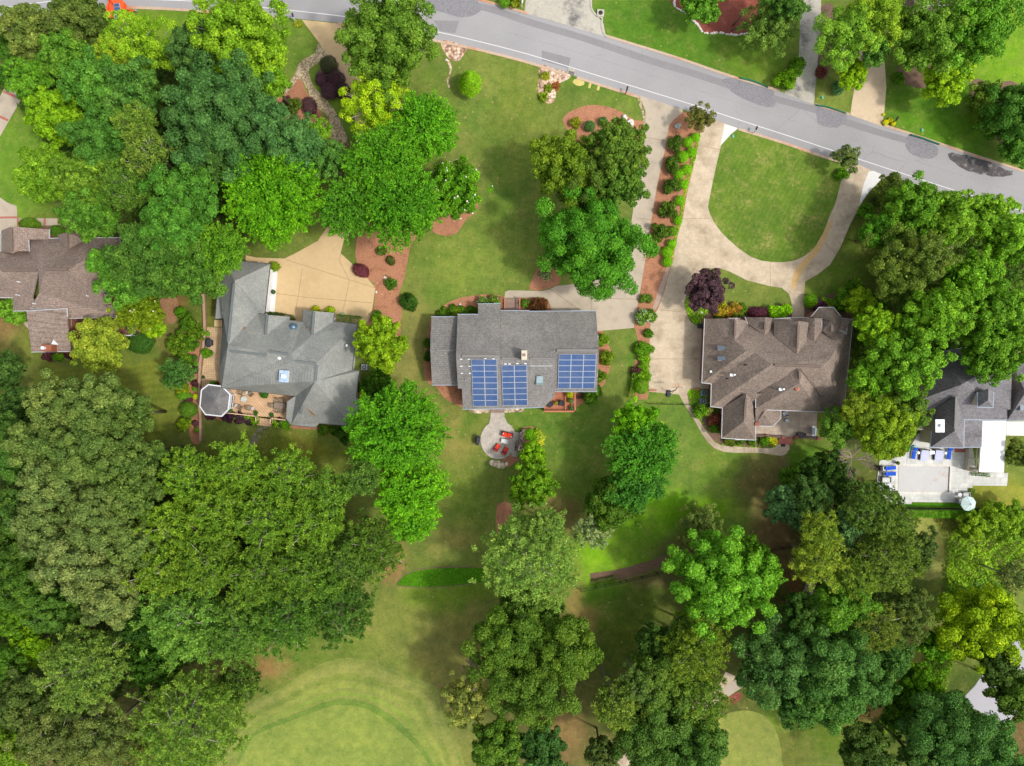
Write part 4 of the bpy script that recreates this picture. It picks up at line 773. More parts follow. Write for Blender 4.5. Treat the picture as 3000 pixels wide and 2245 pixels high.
def panel_array(parent, corners, cols, rows, plane, up=.2, name='solar_panel'):
    """corners: px of top-left, top-right, bottom-right, bottom-left"""
    tl, tr, br, bl = corners; off = ROOT[parent]
    def uvp(u, v, up_=up):
        x = (tl[0]*(1-u)+tr[0]*u)*(1-v)+(bl[0]*(1-u)+br[0]*u)*v; y = (tl[1]*(1-u)+tr[1]*u)*(1-v)+(bl[1]*(1-u)+br[1]*u)*v; return onplane(x, y, *plane, up_)
    for i in range(cols):
        for j in range(rows):
            g = .009; u0, u1, v0, v1 = (i+g)/cols, (i+1-g)/cols, (j+g)/rows, (j+1-g)/rows; fu = .022/cols; fv = .036/rows
            o4 = [uvp(u0, v0), uvp(u1, v0), uvp(u1, v1), uvp(u0, v1)]; i4 = [uvp(u0+fu, v0+fv), uvp(u1-fu, v0+fv), uvp(u1-fu, v1-fv), uvp(u0+fu, v1-fv)]; b4 = [uvp(u0, v0, up-.05), uvp(u1, v0, up-.05), uvp(u1, v1, up-.05), uvp(u0, v1, up-.05)]
            mb = MB(); mb.add([tuple(q) for q in o4+i4+b4], [[k, (k+1) % 4, 4+(k+1) % 4, 4+k] for k in range(4)]+[[k, 8+k, 8+(k+1) % 4, (k+1) % 4] for k in range(4)]+[[8, 9, 10, 11]])
            fr = mb.build(name, FRAME, parent)
            me = bpy.data.meshes.new('cells'); me.from_pydata([tuple(q-off-Vector((0, 0, .004))) for q in i4[::-1]], [], [[0, 1, 2, 3]]); uvl = me.uv_layers.new(name='UVMap')
            for k, uv in enumerate([(0, 0), (1, 0), (1, 1), (0, 1)]): uvl.data[k].uv = uv
            if me.polygons[0].normal.z < 0: me.flip_normals()
            link_mesh('cells', me, SOLAR, fr)
plA = ((1464.5, 1041, 6.8), (1336, 1041, 6.8), (1356, 1198.7, 2.6)); plB = ((1552, 1049, 6.6), (1464.6, 1049, 6.6), (1466.5, 1197.5, 2.6)); plC = ((1754.5, 1026, 6.15), (1627.8, 1026, 6.15), (1625.5, 1147, 3.4)); plD = ((1552.2, 1050, 6.6), (1627.8, 1050, 6.6), (1549, 1194.5, 2.7))
panel_array(root, [(1380.3, 1053.5), (1456.2, 1053.5), (1459, 1191), (1385.5, 1191)], 2, 8, plA)
panel_array(root, [(1469, 1071), (1544, 1070), (1545.6, 1187.7), (1473.2, 1188.6)], 2, 7, plB)
panel_array(root, [(1637, 1038.2), (1747.5, 1038.2), (1742.5, 1138.5), (1634, 1139)], 3, 6, plC)
def roofbox(parent, name, px, py, w, d, h, m, plane, rz=0, bev=0.0, up=0.0, tap=0.0):
    p = onplane(px, py, *plane, 0); mb = MB((p.x, p.y, p.z+up), rz); mb.box(0, 0, -.3, w, d, h+.3, bev=bev, taper=tap); return mb.build(name, m, parent)
for x, y in ((1351, 1053), (1374, 1053), (1352, 1073.5), (1376, 1073.5), (1353.5, 1094), (1377, 1094), (1422, 1051), (1446, 1052)): roofbox(root, 'roof_bracket', x, y, .32, .1, .1, METALW, plA)
for x, y in ((1481, 1067), (1493, 1067), (1516, 1066), (1539, 1066)): roofbox(root, 'roof_bracket', x, y, .32, .12, .1, METALW, plB)
p = onplane(1585, 1072.5, *plD, .03); mb = MB((p.x, p.y, p.z)); mb.tube([(-1.5, 0, 0), (1.5, 0, 0)], .025); mb.build('conduit', METALW, root)
roofbox(root, 'vent_pipe', 1364.5, 1114, .12, .12, .35, METAL, plA)
c_ = roofbox(root, 'chimney', 1535.5, 1042, .72, 1.2, 1.6, CREAMW, ((1466.6, 911, 3.0), (1549.8, 911, 3.0), (1552, 1049, 6.6))); q = onplane(1535.5, 1042, (1466.6, 911, 3.0), (1549.8, 911, 3.0), (1552, 1049, 6.6))
mb = MB((q.x, q.y, q.z)); mb.box(0, 0, 1.6, .3, .3, .18); mb.build('chimney_flue', mat("clay flue", (150, 118, 104), .8), c_)
sk = roofbox(root, 'skylight', 1581, 1114, 1.0, 1.25, .14, mat("greyish green frame", (120, 138, 136), .5), plD); q = onplane(1581, 1114, *plD); mb = MB((q.x, q.y, q.z)); a_, b_, c2_ = [P(*t) for t in plD]; nn_ = (b_-a_).cross(c2_-a_).normalized(); nn_ = nn_ if nn_.z > 0 else -nn_
vs_ = []
for dx, dy in ((-.42, -.52), (.42, -.52), (.42, .52), (-.42, .52)): vs_.append((dx, dy, .34-(nn_.x*dx+nn_.y*dy)/nn_.z))
mb.add(vs_, [[0, 1, 2, 3]]); mb.build('pane', mat("frosted skylight", (160, 180, 186), .3), sk)

# --- grey hip-roofed house with gazebo
hb = House("grey_house", "large light grey hip-roofed house beside the peach court", (840, 1080, 0), SH_GREY, WHITEW, GUTD)
E = 3.2
V = {'a': (655, 762, E), 'b': (791, 774, E), 'c': (775, 919, E), 'd': (754, 919, E), 'h1': (687.6, 823, 5.9), 'h2': (668, 1012, 6.5), 'w2': (631, 934, E), 'w2b': (639, 839, E), 'w3': (656, 933, E), 'w4': (643, 1080, E), 'w5': (650, 1136, E),
     'g1': (784, 923, 4.3), 'g2': (777, 984, 5.0), 'r2': (785, 1036, 6.6), 'r3': (852, 1038, 6.7), 'n1': (848, 928, E), 'n2': (847, 939, 3.5), 'n3': (887, 944, E), 'g3': (920, 912, 4.6), 'g4': (914, 983, 4.9), 'n4': (888, 908, E), 'n5': (979, 917, E), 'n6': (976, 943.5, E),
     'ne': (1046, 949, E), 'e1': (1031, 1084, E), 'e2': (1052, 1087, E), 'e3': (1045.6, 1135, E), 'e4': (1042, 1167, E), 'e5': (1052, 1177, E), 'e6': (1051, 1202, E), 'e7': (1038, 1219, E), 'se': (1026.5, 1248, E), 's1': (935, 1240, E), 's2': (924, 1252, E), 's3': (853, 1245, E), 's4': (838, 1226, E), 's5': (841.6, 1176.6, E), 's6': (866, 1161, E),
     'r4': (866, 1058, 7.0), 'r5': (927, 1065, 7.0), 'r6': (924, 1117, 7.0)}
hb.comp(V, [['a', 'b', 'h1'], ['b', 'c', 'd', 'g2', 'h2', 'h1'], ['a', 'h1', 'h2', 'w4', 'w3', 'w2', 'w2b'], ['h2', 'w4', 'w5'], ['d', 'g1', 'g2'], ['g2', 'h2', 'r2'], ['g1', 'n1', 'n2', 'g2'], ['g2', 'n2', 'r3', 'r2'], ['n2', 'n3', 'g4', 'r4', 'r3'], ['n3', 'n4', 'g3', 'g4'], ['g3', 'n5', 'n6', 'g4'], ['g4', 'n6', 'ne', 'r5', 'r4'],
            ['ne', 'e1', 'e2', 'e3', 'e4', 'r6', 'r5'], ['e4', 'e5', 'e6', 'e7', 'se', 'r6'], ['r6', 'se', 's1', 's2', 's3'], ['r6', 's3', 's4', 's5', 's6'], ['h2', 'w5', 's6', 'r6', 'r5', 'r4', 'r3', 'r2']],
        ['a', 'b', 'c', 'd', 'g1', 'n1', 'n2', 'n3', 'n4', 'g3', 'n5', 'n6', 'ne', 'e1', 'e2', 'e3', 'e4', 'e5', 'e6', 'e7', 'se', 's1', 's2', 's3', 's4', 's5', 's6', 'w5', 'w4', 'w3', 'w2', 'w2b'])
for a, b in (((685.5, 830, 5.95), (669, 1000, 6.5)), ((783.5, 923, 4.35), (778, 981, 5.02)), ((674, 1028.5, 6.2), (780, 1040, 6.6)), ((793, 1031, 6.55), (845, 1038.5, 6.72)), ((866, 1058, 7.02), (926, 1066, 7.02)), ((928, 1070, 7.02), (924, 1116, 7.02)), ((920, 914, 4.62), (915, 981, 4.9)), ((885, 1188, 4.9), (880, 1213, 4.4))): hb.vent(a, b)
for y in (800, 838, 868, 900): hb.window(772-(y-800)*.12, y, 0.05, 2.2 if y in (800, 838) else 2.4, 2.15, -4, 'garage_door', WHITEW)
hb.window(1030, 1130, .9, 1.4, 1.3, 0); hb.window(905, 1243, .9, 1.6, 1.4, -90)
gh = hb.finish(mat("dark ridge vent", (112, 118, 118), .9, .1, 6.0))
plS = ((668, 1012, 6.5), (650, 1136, E), (866, 1161, E)); q = onplane(843, 1103, *plS); mb = MB((q.x, q.y, q.z), -4); mb.box(0, 0, -.5, 1.15, 1.5, 2.1); ch = mb.build('chimney', WHITEW, gh)
mb = MB((q.x, q.y, q.z), -4); mb.box(0, 0, 1.6, 1.2, 1.55, .06); mb.build('chimney_cap', mat("pale blue cap", (170, 190, 214), .5), ch); mb = MB((q.x, q.y, q.z), -4); mb.box(0, 0, 1.66, .55, .55, .3, bev=.05); mb.build('chimney_pot', METALW, ch)
mb = MB(tuple(onplane(820, 1047, *plS))); mb.lathe(0, 0, [(.3, -.1), (.3, .12), (.34, .16), (.2, .28), (.01, .33)]); mb.build('turbine_vent', METALW, gh)
for x, y in ((655, 916), (1000, 1009), (957.5, 1114), (857, 1078)): q = onplane(x, y, *plS) if x > 700 else P(x, y, 4.2); mb = MB((q.x, q.y, q.z if x < 900 else 4.6)); mb.box(0, 0, -.2, .16, .3, .45); mb.build('vent_pipe', METALW, gh)
q = P(858, 958, 4.1); mb = MB((q.x, q.y, q.z-.4)); mb.lathe(0, 0, [(.55, 0), (.52, .35), (.36, .65), (.02, .8)], 16); mb.build('dome_skylight', mat("blue grey dome", (70, 100, 120), .3, spec=.6), gh)
# pine straw debris lying in valleys
mb = MB()
for x, y, l, a in ((715, 962, .45, 40), (770, 1009, .5, -60), (905, 1203, 2.1, -48), (699, 976, .3, 40), (966, 1146, .5, 40), (903, 962, .3, -50)): q = P(x, y, 4.9 if y < 1150 else 4.6); mb.o = q; mb.c = math.cos(math.radians(a)); mb.s = math.sin(math.radians(a)); mb.box(0, 0, -.35, l, .12, .4, taper=.3)
mb.build('pine_straw', mat("rust brown straw", (158, 112, 70), .95), gh)

# gazebo
gz = thing("gazebo", "octagonal grey-roofed gazebo with white trim at the end of the tan deck", "gazebo", tuple(P(632, 1175)))
oc = [P(x, y, 3.1) for x, y in ((611, 1129), (649, 1134), (672, 1156), (667, 1199.6), (648.5, 1218), (603, 1213), (587.6, 1190.7), (592, 1144))]; ap = P(631, 1173, 4.9)
mb = MB(); mb.add([tuple(p) for p in oc]+[tuple(ap)], [[k, (k+1) % 8, 8] for k in range(8)]); mb.build('roof', mat_shingle("gazebo shingles", (152, 150, 150), (136, 134, 134), .1, .85), gz)
out = offs(oc, -.16); mb = MB(); n = 8
for k in range(8):
    a, b, c, d = oc[k], oc[(k+1) % 8], out[(k+1) % 8], out[k]; vs = [(v.x, v.y, v.z+.02) for v in (a, b, c, d)]+[(v.x, v.y, v.z-.2) for v in (a, b, c, d)]; mb.add(vs, [[0, 1, 2, 3], [2, 6, 7, 3], [0, 4, 5, 1], [7, 6, 5, 4]])
mb.build('fascia', WHITEW, gz); ins = offs(oc, .25)
for k in range(8): p = ins[k]; mb = MB((p.x, p.y, 0)); mb.box(0, 0, 0, .16, .16, 3.0); mb.build('post', WHITEW, gz)
mb = MB()
for k in range(8):
    a, b = ins[k], ins[(k+1) % 8]; mb.tube([(a.x, a.y, 1.7), (b.x, b.y, 1.7)], .06); mb.tube([(a.x, a.y, 1.0), (b.x, b.y, 1.0)], .05)
    for t in np.linspace(.08, .92, 9): x = a.x+(b.x-a.x)*t; y = a.y+(b.y-a.y)*t; mb.tube([(x, y, 1.0), (x, y, 1.7)], .03, n=4)
mb.build('railing', WHITEW, gz); mb = MB(); mb.poly([(p.x, p.y) for p in offs(oc, .2)], 0, .8); mb.build('floor', mat("dark gazebo floor", (96, 80, 74), .8), gz)

# tan deck
dk = thing("deck", "tan diagonal-boarded deck between the gazebo and the grey house", "deck", tuple(P(760, 1180)))
DP = [(660, 1132), (870, 1152), (846, 1176), (842, 1229), (800, 1224), (756, 1219), (662, 1208), (672, 1190), (676, 1160)]
sheet('deck_floor', DP, .8, WOODT, thick=.3, parent=dk)
mb = MB()
def rail(mb, pts, z, h=.95, r=.05, gap=.4, top=.13):
    W = [P(x, y, z) for x, y in pts]
    for a, b in zip(W[:-1], W[1:]):
        d = b-a; L = d.length; ang = math.degrees(math.atan2(d.y, d.x)); m_ = MB(tuple((a+b)/2), ang); m_.box(0, 0, h-.06, L+top, top, .06); m_.box(0, 0, .1, L, .05, .05)
        for t in np.arange(-L/2, L/2+.01, gap): m_.box(t, 0, 0, .05, .05, h-.06)
        n0 = len(mb.v); mb.v += m_.v; mb.f += [[i+n0 for i in f] for f in m_.f]
rail(mb, [(662, 1208), (756, 1219), (757, 1233)], .8); rail(mb, [(799, 1240), (800, 1225), (841, 1230)], .8); mb.build('railing', TAN, dk)
st = MB(tuple(P(777, 1222)), -6)
for k in range(3): st.box(0, -.35-.35*k, 0, 2.0, .36, .6-.2*k)
st.build('steps', WOODT, dk)
# --- small tan step behind the house
mb = MB(tuple(P(642, 948))); mb.box(0, 0, 0, 1.1, .95, .4, bev=.04); mb.build('stoop', CONCP, None)['kind'] = 'structure'

# --- brown house at the left edge
ha = House("brown_house", "brown shingled house with many gables at the left edge", (170, 850, 0), SH_BRN, BRICKW, GUTW)
V = {'a': (3, 676, 3), 'b': (33, 664, 5.5), 'c': (143.5, 672.6, 3), 'd': (143.5, 702, 3), 'e': (83, 702, 4.3), 'f': (84, 736, 4.0), 'g': (50, 736, 5.0), 'h': (35, 742, 5.5), 'i': (3, 736, 3)}
ha.comp(V, ['abhi', 'bcdefgh'], 'abcdefghi', skip=('de', 'ef', 'fg', 'gh'))
V = {'a': (-60, 737, 3), 'b': (84, 735, 3), 'c': (113, 791, 6.5), 'd': (-60, 791, 6.5), 'e': (37, 871.6, 3), 'f': (-60, 871.6, 3), 'g': (95, 871, 4.2), 'h': (39, 911, 2.6), 'i': (114, 909, 2.9)}
ha.comp(V, ['abcd', 'dcgef', 'ehig'], 'abcgihef', skip=('bc', 'cg', 'gi'))
V = {'a': (83, 701, 3), 'b': (170, 698.7, 3), 'c': (246, 698, 3), 'd': (350, 697, 3), 'e': (200, 790, 8), 'f': (133, 790, 8), 'g': (113, 792, 6.6), 'h': (84, 744, 3.8), 'i': (356, 929, 3), 'j': (150, 933.6, 3), 'k': (154, 905, 3.6), 'l': (87, 905, 3.5), 'm': (114, 860, 4.4)}
ha.comp(V, ['abcdef', 'afgh', 'edi', 'feijklmg'], 'abcdijklmgh', skip=('lm', 'mg', 'gh', 'ha', 'kl'))
V = {'a': (168.5, 688, 3.6), 'b': (195, 681, 6.1), 'c': (239, 684, 3.6), 'd': (248, 703, 3.9), 'e': (196.5, 731, 6.1), 'f': (172, 702, 3.8)}
ha.comp(V, ['abef', 'bcde'], 'abcdef', gut=False)
V = {'a': (77, 912.5, 4.0), 'b': (196.5, 930, 4.0), 'c': (207.5, 1029, 3.1), 'd': (92.4, 1031, 3.1), 'a2': (195, 905, 4.1)}
ha.comp(V, [['a', 'a2', 'b', 'c', 'd']], ['a', 'a2', 'b', 'c', 'd'])
for a, b in (((33.5, 668, 5.52), (35, 738, 5.52)), ((5, 792, 6.52), (108, 792, 6.52)), ((134, 790, 8.02), (199, 790, 8.02)), ((196, 685, 6.12), (196.5, 727, 6.12))): ha.vent(a, b, .35)
ha.window(206, 975, .9, 1.2, 1.2, 0); ha.window(300, 930, .9, 1.8, 1.6, -90)
ah = ha.finish(RIDGEB)
q = P(317, 868, 7.2); mb = MB((q.x, q.y, 0), 0); mb.box(0, 0, 0, .9, 1.95, 7.2); ch = mb.build('chimney', mat("orange brick", (158, 96, 70), .9, .1, 8.0), ah)
mb = MB((q.x, q.y, 0)); mb.box(.0, 0, 7.2, .95, 2.0, .06); mb.build('chimney_cap', mat("stone cap", (170, 148, 122), .9), ch)
for dy in (.5, -.45): mb = MB((q.x-.05, q.y+dy, 7.26)); mb.box(0, 0, 0, .5, .55, .35, taper=.1); mb.build('chimney_pot', BLACK, ch)
q = P(141, 1020, 4.3); mb = MB((q.x, q.y, 0)); mb.box(-.25, 0, 0, 1.35, .9, 4.3); ch = mb.build('chimney', MATS["orange brick"], ah); mb = MB((q.x-.5, q.y, 4.3)); mb.cyl(0, 0, 0, .24, .4, 14); mb.build('chimney_pot', METALW, ch)
mb = MB((q.x, q.y, 3.3)); mb.add([(-.1, .5, 0), (.7, .5, 0), (.1, 1.3, .0), (.1, .5, .6)], [[0, 1, 3], [1, 2, 3], [2, 0, 3], [0, 2, 1]]); mb.build('cricket', METALW, ah)
for x, y, z in ((58, 827, 5), (54, 865, 4), (103, 890, 3.9), (260, 868, 5), (284, 762, 5.3)): q = P(x, y, z); mb = MB((q.x, q.y, q.z-.3)); mb.cyl(0, 0, 0, .07, .75, 8); mb.build('vent_pipe', METALW, ah)
dk = thing("deck", "brown red deck behind the brown house, half under a yellow-green tree", "deck", tuple(P(300, 955)))
sheet('deck_floor', [(200, 930), (358, 924), (365, 900), (346, 890), (345, 845), (330, 845), (350, 840), (375, 900), (390, 942), (411, 958), (409, 984), (360, 984), (207, 1030)], 1.2, WOODB, thick=.3, parent=dk)
mb = MB(); rail(mb, [(395, 943), (398, 984)], 1.2); rail(mb, [(398, 984), (360, 985)], 1.2); mb.build('railing', WHITEW, dk)
mb = MB(tuple(P(404, 968)), 0)
for k in range(4): mb.box(.15+.28*k, 0, 0, .28, 1.7, 1.0-.24*k)
mb.build('steps', WHITEW, dk)
mb = MB(tuple(P(222, 960))); 
for x0, y0, x1, y1 in ((-.6, 1.0, 1.0, .9), (-.6, -.1, .8, -.2), (-.6, -1.2, .8, -1.3), (-.6, -2.2, .6, -2.4)): mb.tube([(x0, y0, 2.4), (x1, y1, 2.4)], .07)
mb.tube([(1.0, 1.6, 2.4), (.7, -2.6, 2.4)], .07); mb.tube([(-.6, 1.6, 2.4), (-.6, -2.6, 2.4)], .06)
for x, y in ((1.0, 1.5), (.75, -2.4)): mb.tube([(x, y, 0), (x, y, 2.4)], .07)
mb.build('pergola', mat("sage green timber", (140, 152, 128), .8), ah)

# --- taupe house on the right
hd = House("taupe_house", "large taupe-roofed house with a turret and dark north slopes, behind the loop drive", (2280, 1070, 0), SH_BRN2, BRICKW, GUTW)
V = {'nw': (2065.3, 934.4, 3), 'g1a': (2153.7, 933, 5.7), 'g1b': (2152.5, 998, 5.9), 'g1c': (2195.6, 942, 3.3), 'g1d': (2195.6, 952.5, 3.7), 'h1': (2187, 1028.5, 7.2), 'h2': (2210, 1033, 7.4), 'sw1': (2057.4, 1121, 3), 'sw2': (2085, 1124.5, 3), 'r0': (2261, 1067, 8.6), 'sw3': (2083.4, 1191, 3),
     'g2a': (2242, 981, 5.1), 'g2b': (2267, 964, 4.3), 'g3b': (2269, 984, 5.2), 'g3c': (2334, 1036, 7.2), 'g3d': (2362, 1000, 5.8), 'g4c': (2386, 1001, 5.8), 'g4d': (2407.4, 968, 4.5), 't2': (2437, 991, 5.4), 't3': (2459.5, 965, 4.4), 'ne2': (2480, 976, 4.8), 'e1': (2431, 1052, 8.0), 'r1': (2412, 1073, 8.6),
     'ne': (2498, 937, 3), 'se': (2471, 1210, 3), 's0': (2405, 1206, 3.1), 's1': (2406, 1162, 4.9), 's2': (2343, 1080.5, 8.3), 's3': (2215, 1153, 4.9), 's4': (2213.7, 1199, 3.1), 's5': (2186.5, 1153, 5.0), 's6': (2117, 1195, 3), 'n9': (2463, 934, 3.2), 'n8': (2407, 934, 3.2), 'n7': (2344, 931, 3.2), 'n6': (2268, 935, 3.2), 'n5': (2196, 938, 3.2)}
hd.comp(V, [['nw', 'g1a', 'g1b', 'h1', 'sw1'], ['g1a', 'g1c', 'g1d', 'g1b'], ['h1', 'h2', 'sw2', 'sw1'], ['h2', 'r0', 'sw3', 'sw2'], ['g1b', 'g1d', 'g2a', 'g2b', 'g3b', 'g3c', 'g3d', 'g4c', 'g4d', 't2', 't3', 'ne2', 'e1', 'r1', 'r0', 'h2', 'h1'],
            ['e1', 'ne2', 'ne', 'se', 'r1'], ['r0', 'r1', 'se', 's0', 's1', 's2', 's3', 's4', 's6', 'sw3'], ['g1d', 'n5', 'n6', 'g2b', 'g2a'], ['g2b', 'n6', 'n7', 'g3d', 'g3c', 'g3b'], ['g3d', 'n7', 'n8', 'g4d', 'g4c'], ['n8', 'n9', 't3', 't2', 'g4d'], ['n9', 'ne', 'ne2', 't3'], ['s3', 's1', 's0', 's4']],
        ['nw', 'g1a', 'g1c', 'n5', 'n6', 'n7', 'n8', 'n9', 'ne', 'se', 's0', 's4', 's6', 'sw3', 'sw2', 'sw1'])
def gable(hh, w0, a0, e0, e1, a1, w1, **k): hh.comp({'a': w0, 'b': a0, 'c': e0, 'd': e1, 'e': a1, 'f': w1}, ['abef', 'bcde'], 'abcdef', inset=.25, **k)
gable(hd, (2184, 930, 3.6), (2243, 930, 5.3), (2268, 933, 4.2), (2256, 968, 4.6), (2241, 982.5, 5.25), (2192, 950, 3.9))
gable(hd, (2269, 940, 4.9), (2339.6, 940, 7.4), (2369, 945.7, 5.6), (2362, 1002, 6.0), (2335, 1037.5, 7.4), (2267.5, 985, 5.3))
gable(hd, (2344, 931, 4.4), (2387, 931, 5.9), (2407, 934, 4.9), (2407.4, 969, 4.9), (2386, 1002, 5.95), (2358, 1001, 5.2))
V = {'c': (2437, 940, 6.0), 'a': (2378, 928, 3.6), 'b': (2400.6, 901.5, 3.6), 'd': (2441.4, 901.5, 3.6), 'e': (2463, 928, 3.6), 'f': (2461, 966, 4.5), 'g': (2437, 992, 5.6), 'h': (2407, 969, 4.9), 'i': (2406, 936, 4.4)}
hd.comp(V, ['abc', 'bdc', 'dec', 'efgc', 'ghic', 'iac'], 'abdefghi', inset=.3)
V = {'a': (2462, 933, 3.3), 'b': (2498, 936.5, 3.2), 'c': (2481, 958, 4.6), 'd': (2480, 977, 4.9), 'e': (2459, 966, 4.6)}
hd.comp(V, ['abc', 'acde'], 'abcde', inset=.3)
# projecting south hip, its ridge meeting the main ridge
V = {'a': (2340, 1080, 8.5), 'b': (2343, 1122.5, 8.3), 'c': (2215, 1196, 4.3), 'c2': (2215, 1153, 4.3), 'd': (2213.7, 1199.4, 4.2), 'e': (2404, 1206, 4.2), 'f': (2406, 1162, 4.6)}
hd.comp(V, [['a', 'b', 'c', 'c2'], ['b', 'c', 'd', 'e'], ['a', 'b', 'e', 'f']], ['c2', 'a', 'f', 'e', 'd', 'c'], inset=.3)
V = {'a': (2186.4, 1153, 5.6), 'b': (2179.4, 1235.6, 5.6), 'c': (2115.4, 1283, 3), 'd': (2117.6, 1195, 3), 'e': (2199, 1168, 5.1), 'f': (2213.3, 1209, 3.2), 'g': (2213, 1289, 3)}
hd.comp(V, ['abcd', 'aefgb', 'bgc'], 'aefgcd', inset=.4)
V = {'a': (2213, 1199, 4.3), 'b': (2287, 1203.7, 3.0), 'c': (2287, 1225.6, 2.9), 'd': (2264, 1248.6, 2.9), 'e': (2225, 1247.6, 2.9), 'f': (2214, 1239.6, 3.3), 'g': (2236, 1212, 4.4), 'h': (2240, 1200, 4.4)}
hd.comp(V, ['hbcdg', 'gdef', 'afgh'], 'abcdef', inset=1.0)
for a, b in (((2153.5, 939, 5.75), (2152.5, 984, 5.8)), ((2241.5, 944, 5.35), (2240.5, 966, 5.35)), ((2338.5, 952, 7.45), (2335.5, 1021, 7.45)), ((2436, 955, 5.8), (2436, 972, 5.7)), ((2268, 1069, 8.62), (2405, 1074, 8.62)), ((2341.5, 1087, 8.5), (2342.5, 1110, 8.4)), ((2185, 1168, 5.62), (2180.5, 1226, 5.62))): hd.vent(a, b, .34, .16)
for x, y in ((2065, 985), (2064, 1040), (2063, 1090)): hd.window(x+2, y, 0.05, 2.6, 2.15, 180, 'garage_door', WHITEW)
hd.window(2140, 937, .9, 1.5, 1.5, 90); hd.window(2160, 1285, .9, 1.5, 1.4, -90)
dh = hd.finish(RIDGEB)
plW = ((2065.3, 934.4, 3), (2153.7, 933, 5.7), (2057.4, 1121, 3)); SKY = mat("blue grey skylight", (112, 124, 138), .25, .05, 1.0)
for y in (1020, 1050.5): 
    s_ = roofbox(dh, 'skylight', 2113.5, y, 1.0, .62, .16, mat("tan skylight frame", (176, 160, 140), .7), plW); p = onplane(2112.5, y, *plW, .3); mb = MB((p.x, p.y, p.z-.15)); mb.box(0, 0, 0, .86, .52, .04, tilt=.5); mb.build('pane', SKY, s_)
roofbox(dh, 'roof_vent', 2081.5, 1089, .26, .26, .25, METALW, plW)
for x, y, z in ((2184, 1069, 7.0), (2131, 1109, 5.4)): q = P(x, y, z-.2); mb = MB(tuple(q)); mb.cyl(0, 0, -.5, .09, 1.0, 8); mb.build('vent_pipe', BLACK, dh)
for x, y, z in ((2144, 1099, 5.9), (2287, 1141, 6.9)): 
    q = P(x, y, z-.3); mb = MB(tuple(q)); mb.box(-.1, 0, 0, .4, .35, .25); mb.cyl(.2, .02, .1, .12, .5, 10); mb.build('roof_vent', METALW, dh)
q = P(2335, 1139, 7.5); mb = MB(tuple(q)); mb.lathe(0, 0, [(.28, -.4), (.3, .1), (.3, .16), (.05, .26)]); mb.build('roof_vent', mat("terracotta dome", (178, 118, 96), .8), dh)
q = P(2219, 1243, 3.6); mb = MB((q.x, q.y, 0)); mb.box(0, 0, 0, .6, .45, 3.6); mb.build('brick_pier', BRICKW, dh)

# --- pool house at the right edge
he = House("pool_house", "slate grey house with a white flat roof beside the pool terrace", (2870, 1180, 0), SH_POOL, CREAMW, GUTB)
V = {'a': (2734, 1200, 3.4), 'b': (2801, 1161, 6.4), 'c': (2797, 1263, 6.2), 'd': (2727, 1310, 3.4), 'e': (2823, 1312, 3.4), 'f': (2825, 1229, 3.6)}
he.comp(V, ['abcd', 'cde', 'bfec'], 'abfed')
V = {'a': (2700, 1198, 3.4), 'b': (2734, 1200, 3.4), 'c': (2801, 1161, 6.0), 'd': (2825, 1229, 3.5), 'e': (2950, 1230, 3.5), 'f': (2950, 1201, 4.3), 'g': (2962, 1200, 4.4), 'h': (2964, 1080, 6.8), 'i': (2932, 1060, 8.0), 'j': (2817, 1127, 7.2), 'k': (2700, 1170, 4.5), 'l': (2760, 1030, 3.6), 'm': (2960, 1000, 3.6)}
he.comp(V, [['a', 'b', 'c', 'j', 'k'], ['c', 'd', 'e', 'f', 'g', 'h', 'i', 'j'], ['k', 'j', 'l'], ['l', 'j', 'i', 'm'], ['i', 'h', 'm']], ['a', 'b', 'c', 'd', 'e', 'f', 'g', 'h', 'm', 'l', 'k'])
V = {'a': (2962, 1060, 3.8), 'b': (3080, 1060, 3.8), 'c': (3080, 1150, 7.0), 'd': (3005, 1150, 7.0), 'e': (3080, 1231, 3.5), 'f': (2952, 1231, 3.5)}
he.comp(V, ['abcd', 'dcef', 'adf'], 'abcef')
V = {'a': (2825, 1231, 3.4), 'b': (2878, 1232, 3.4), 'c': (2875, 1310, 3.3), 'd': (2822, 1310, 3.3)}
he.comp(V, ['abcd'], 'abcd', walls=False)
V = {'a': (2865, 1150, 6.9), 'b': (2911, 1150, 6.9), 'c': (2909, 1194, 6.7), 'd': (2865, 1192, 6.7), 'r': (2896, 1140, 7.9), 's': (2895, 1173, 7.9)}
he.comp(V, ['arsd', 'dcs', 'rbcs'], 'arbcd', inset=.2)
he.vent((2800.5, 1162, 6.42), (2797, 1258, 6.25), .3)
eh = he.finish(RIDGE)
WFLAT = mat("white membrane roof", (246, 246, 246), .7, .02, 1.0)
a4 = [P(*p) for p in ((2878, 1233, 3.35), (2948, 1233, 3.35), (2941, 1385, 3.0), (2869, 1383.5, 3.0))]; mb = MB(); mb.add([tuple(v) for v in a4]+[(v.x, v.y, v.z-.22) for v in a4], [[0, 1, 2, 3], [4, 7, 6, 5]]+[[k, 4+k, 4+(k+1) % 4, (k+1) % 4] for k in range(4)]); mb.build('flat_roof', WFLAT, eh)
a4 = [P(*p) for p in ((2949, 1235, 3.2), (3060, 1235, 3.2), (3060, 1277, 3.0), (2948, 1277, 3.0))]; mb = MB(); mb.add([tuple(v) for v in a4]+[(v.x, v.y, v.z-.22) for v in a4], [[0, 1, 2, 3], [4, 7, 6, 5]]+[[k, 4+k, 4+(k+1) % 4, (k+1) % 4] for k in range(4)]); mb.build('flat_roof', mat("cream membrane roof", (226, 220, 206), .7, .05, 1.0), eh)
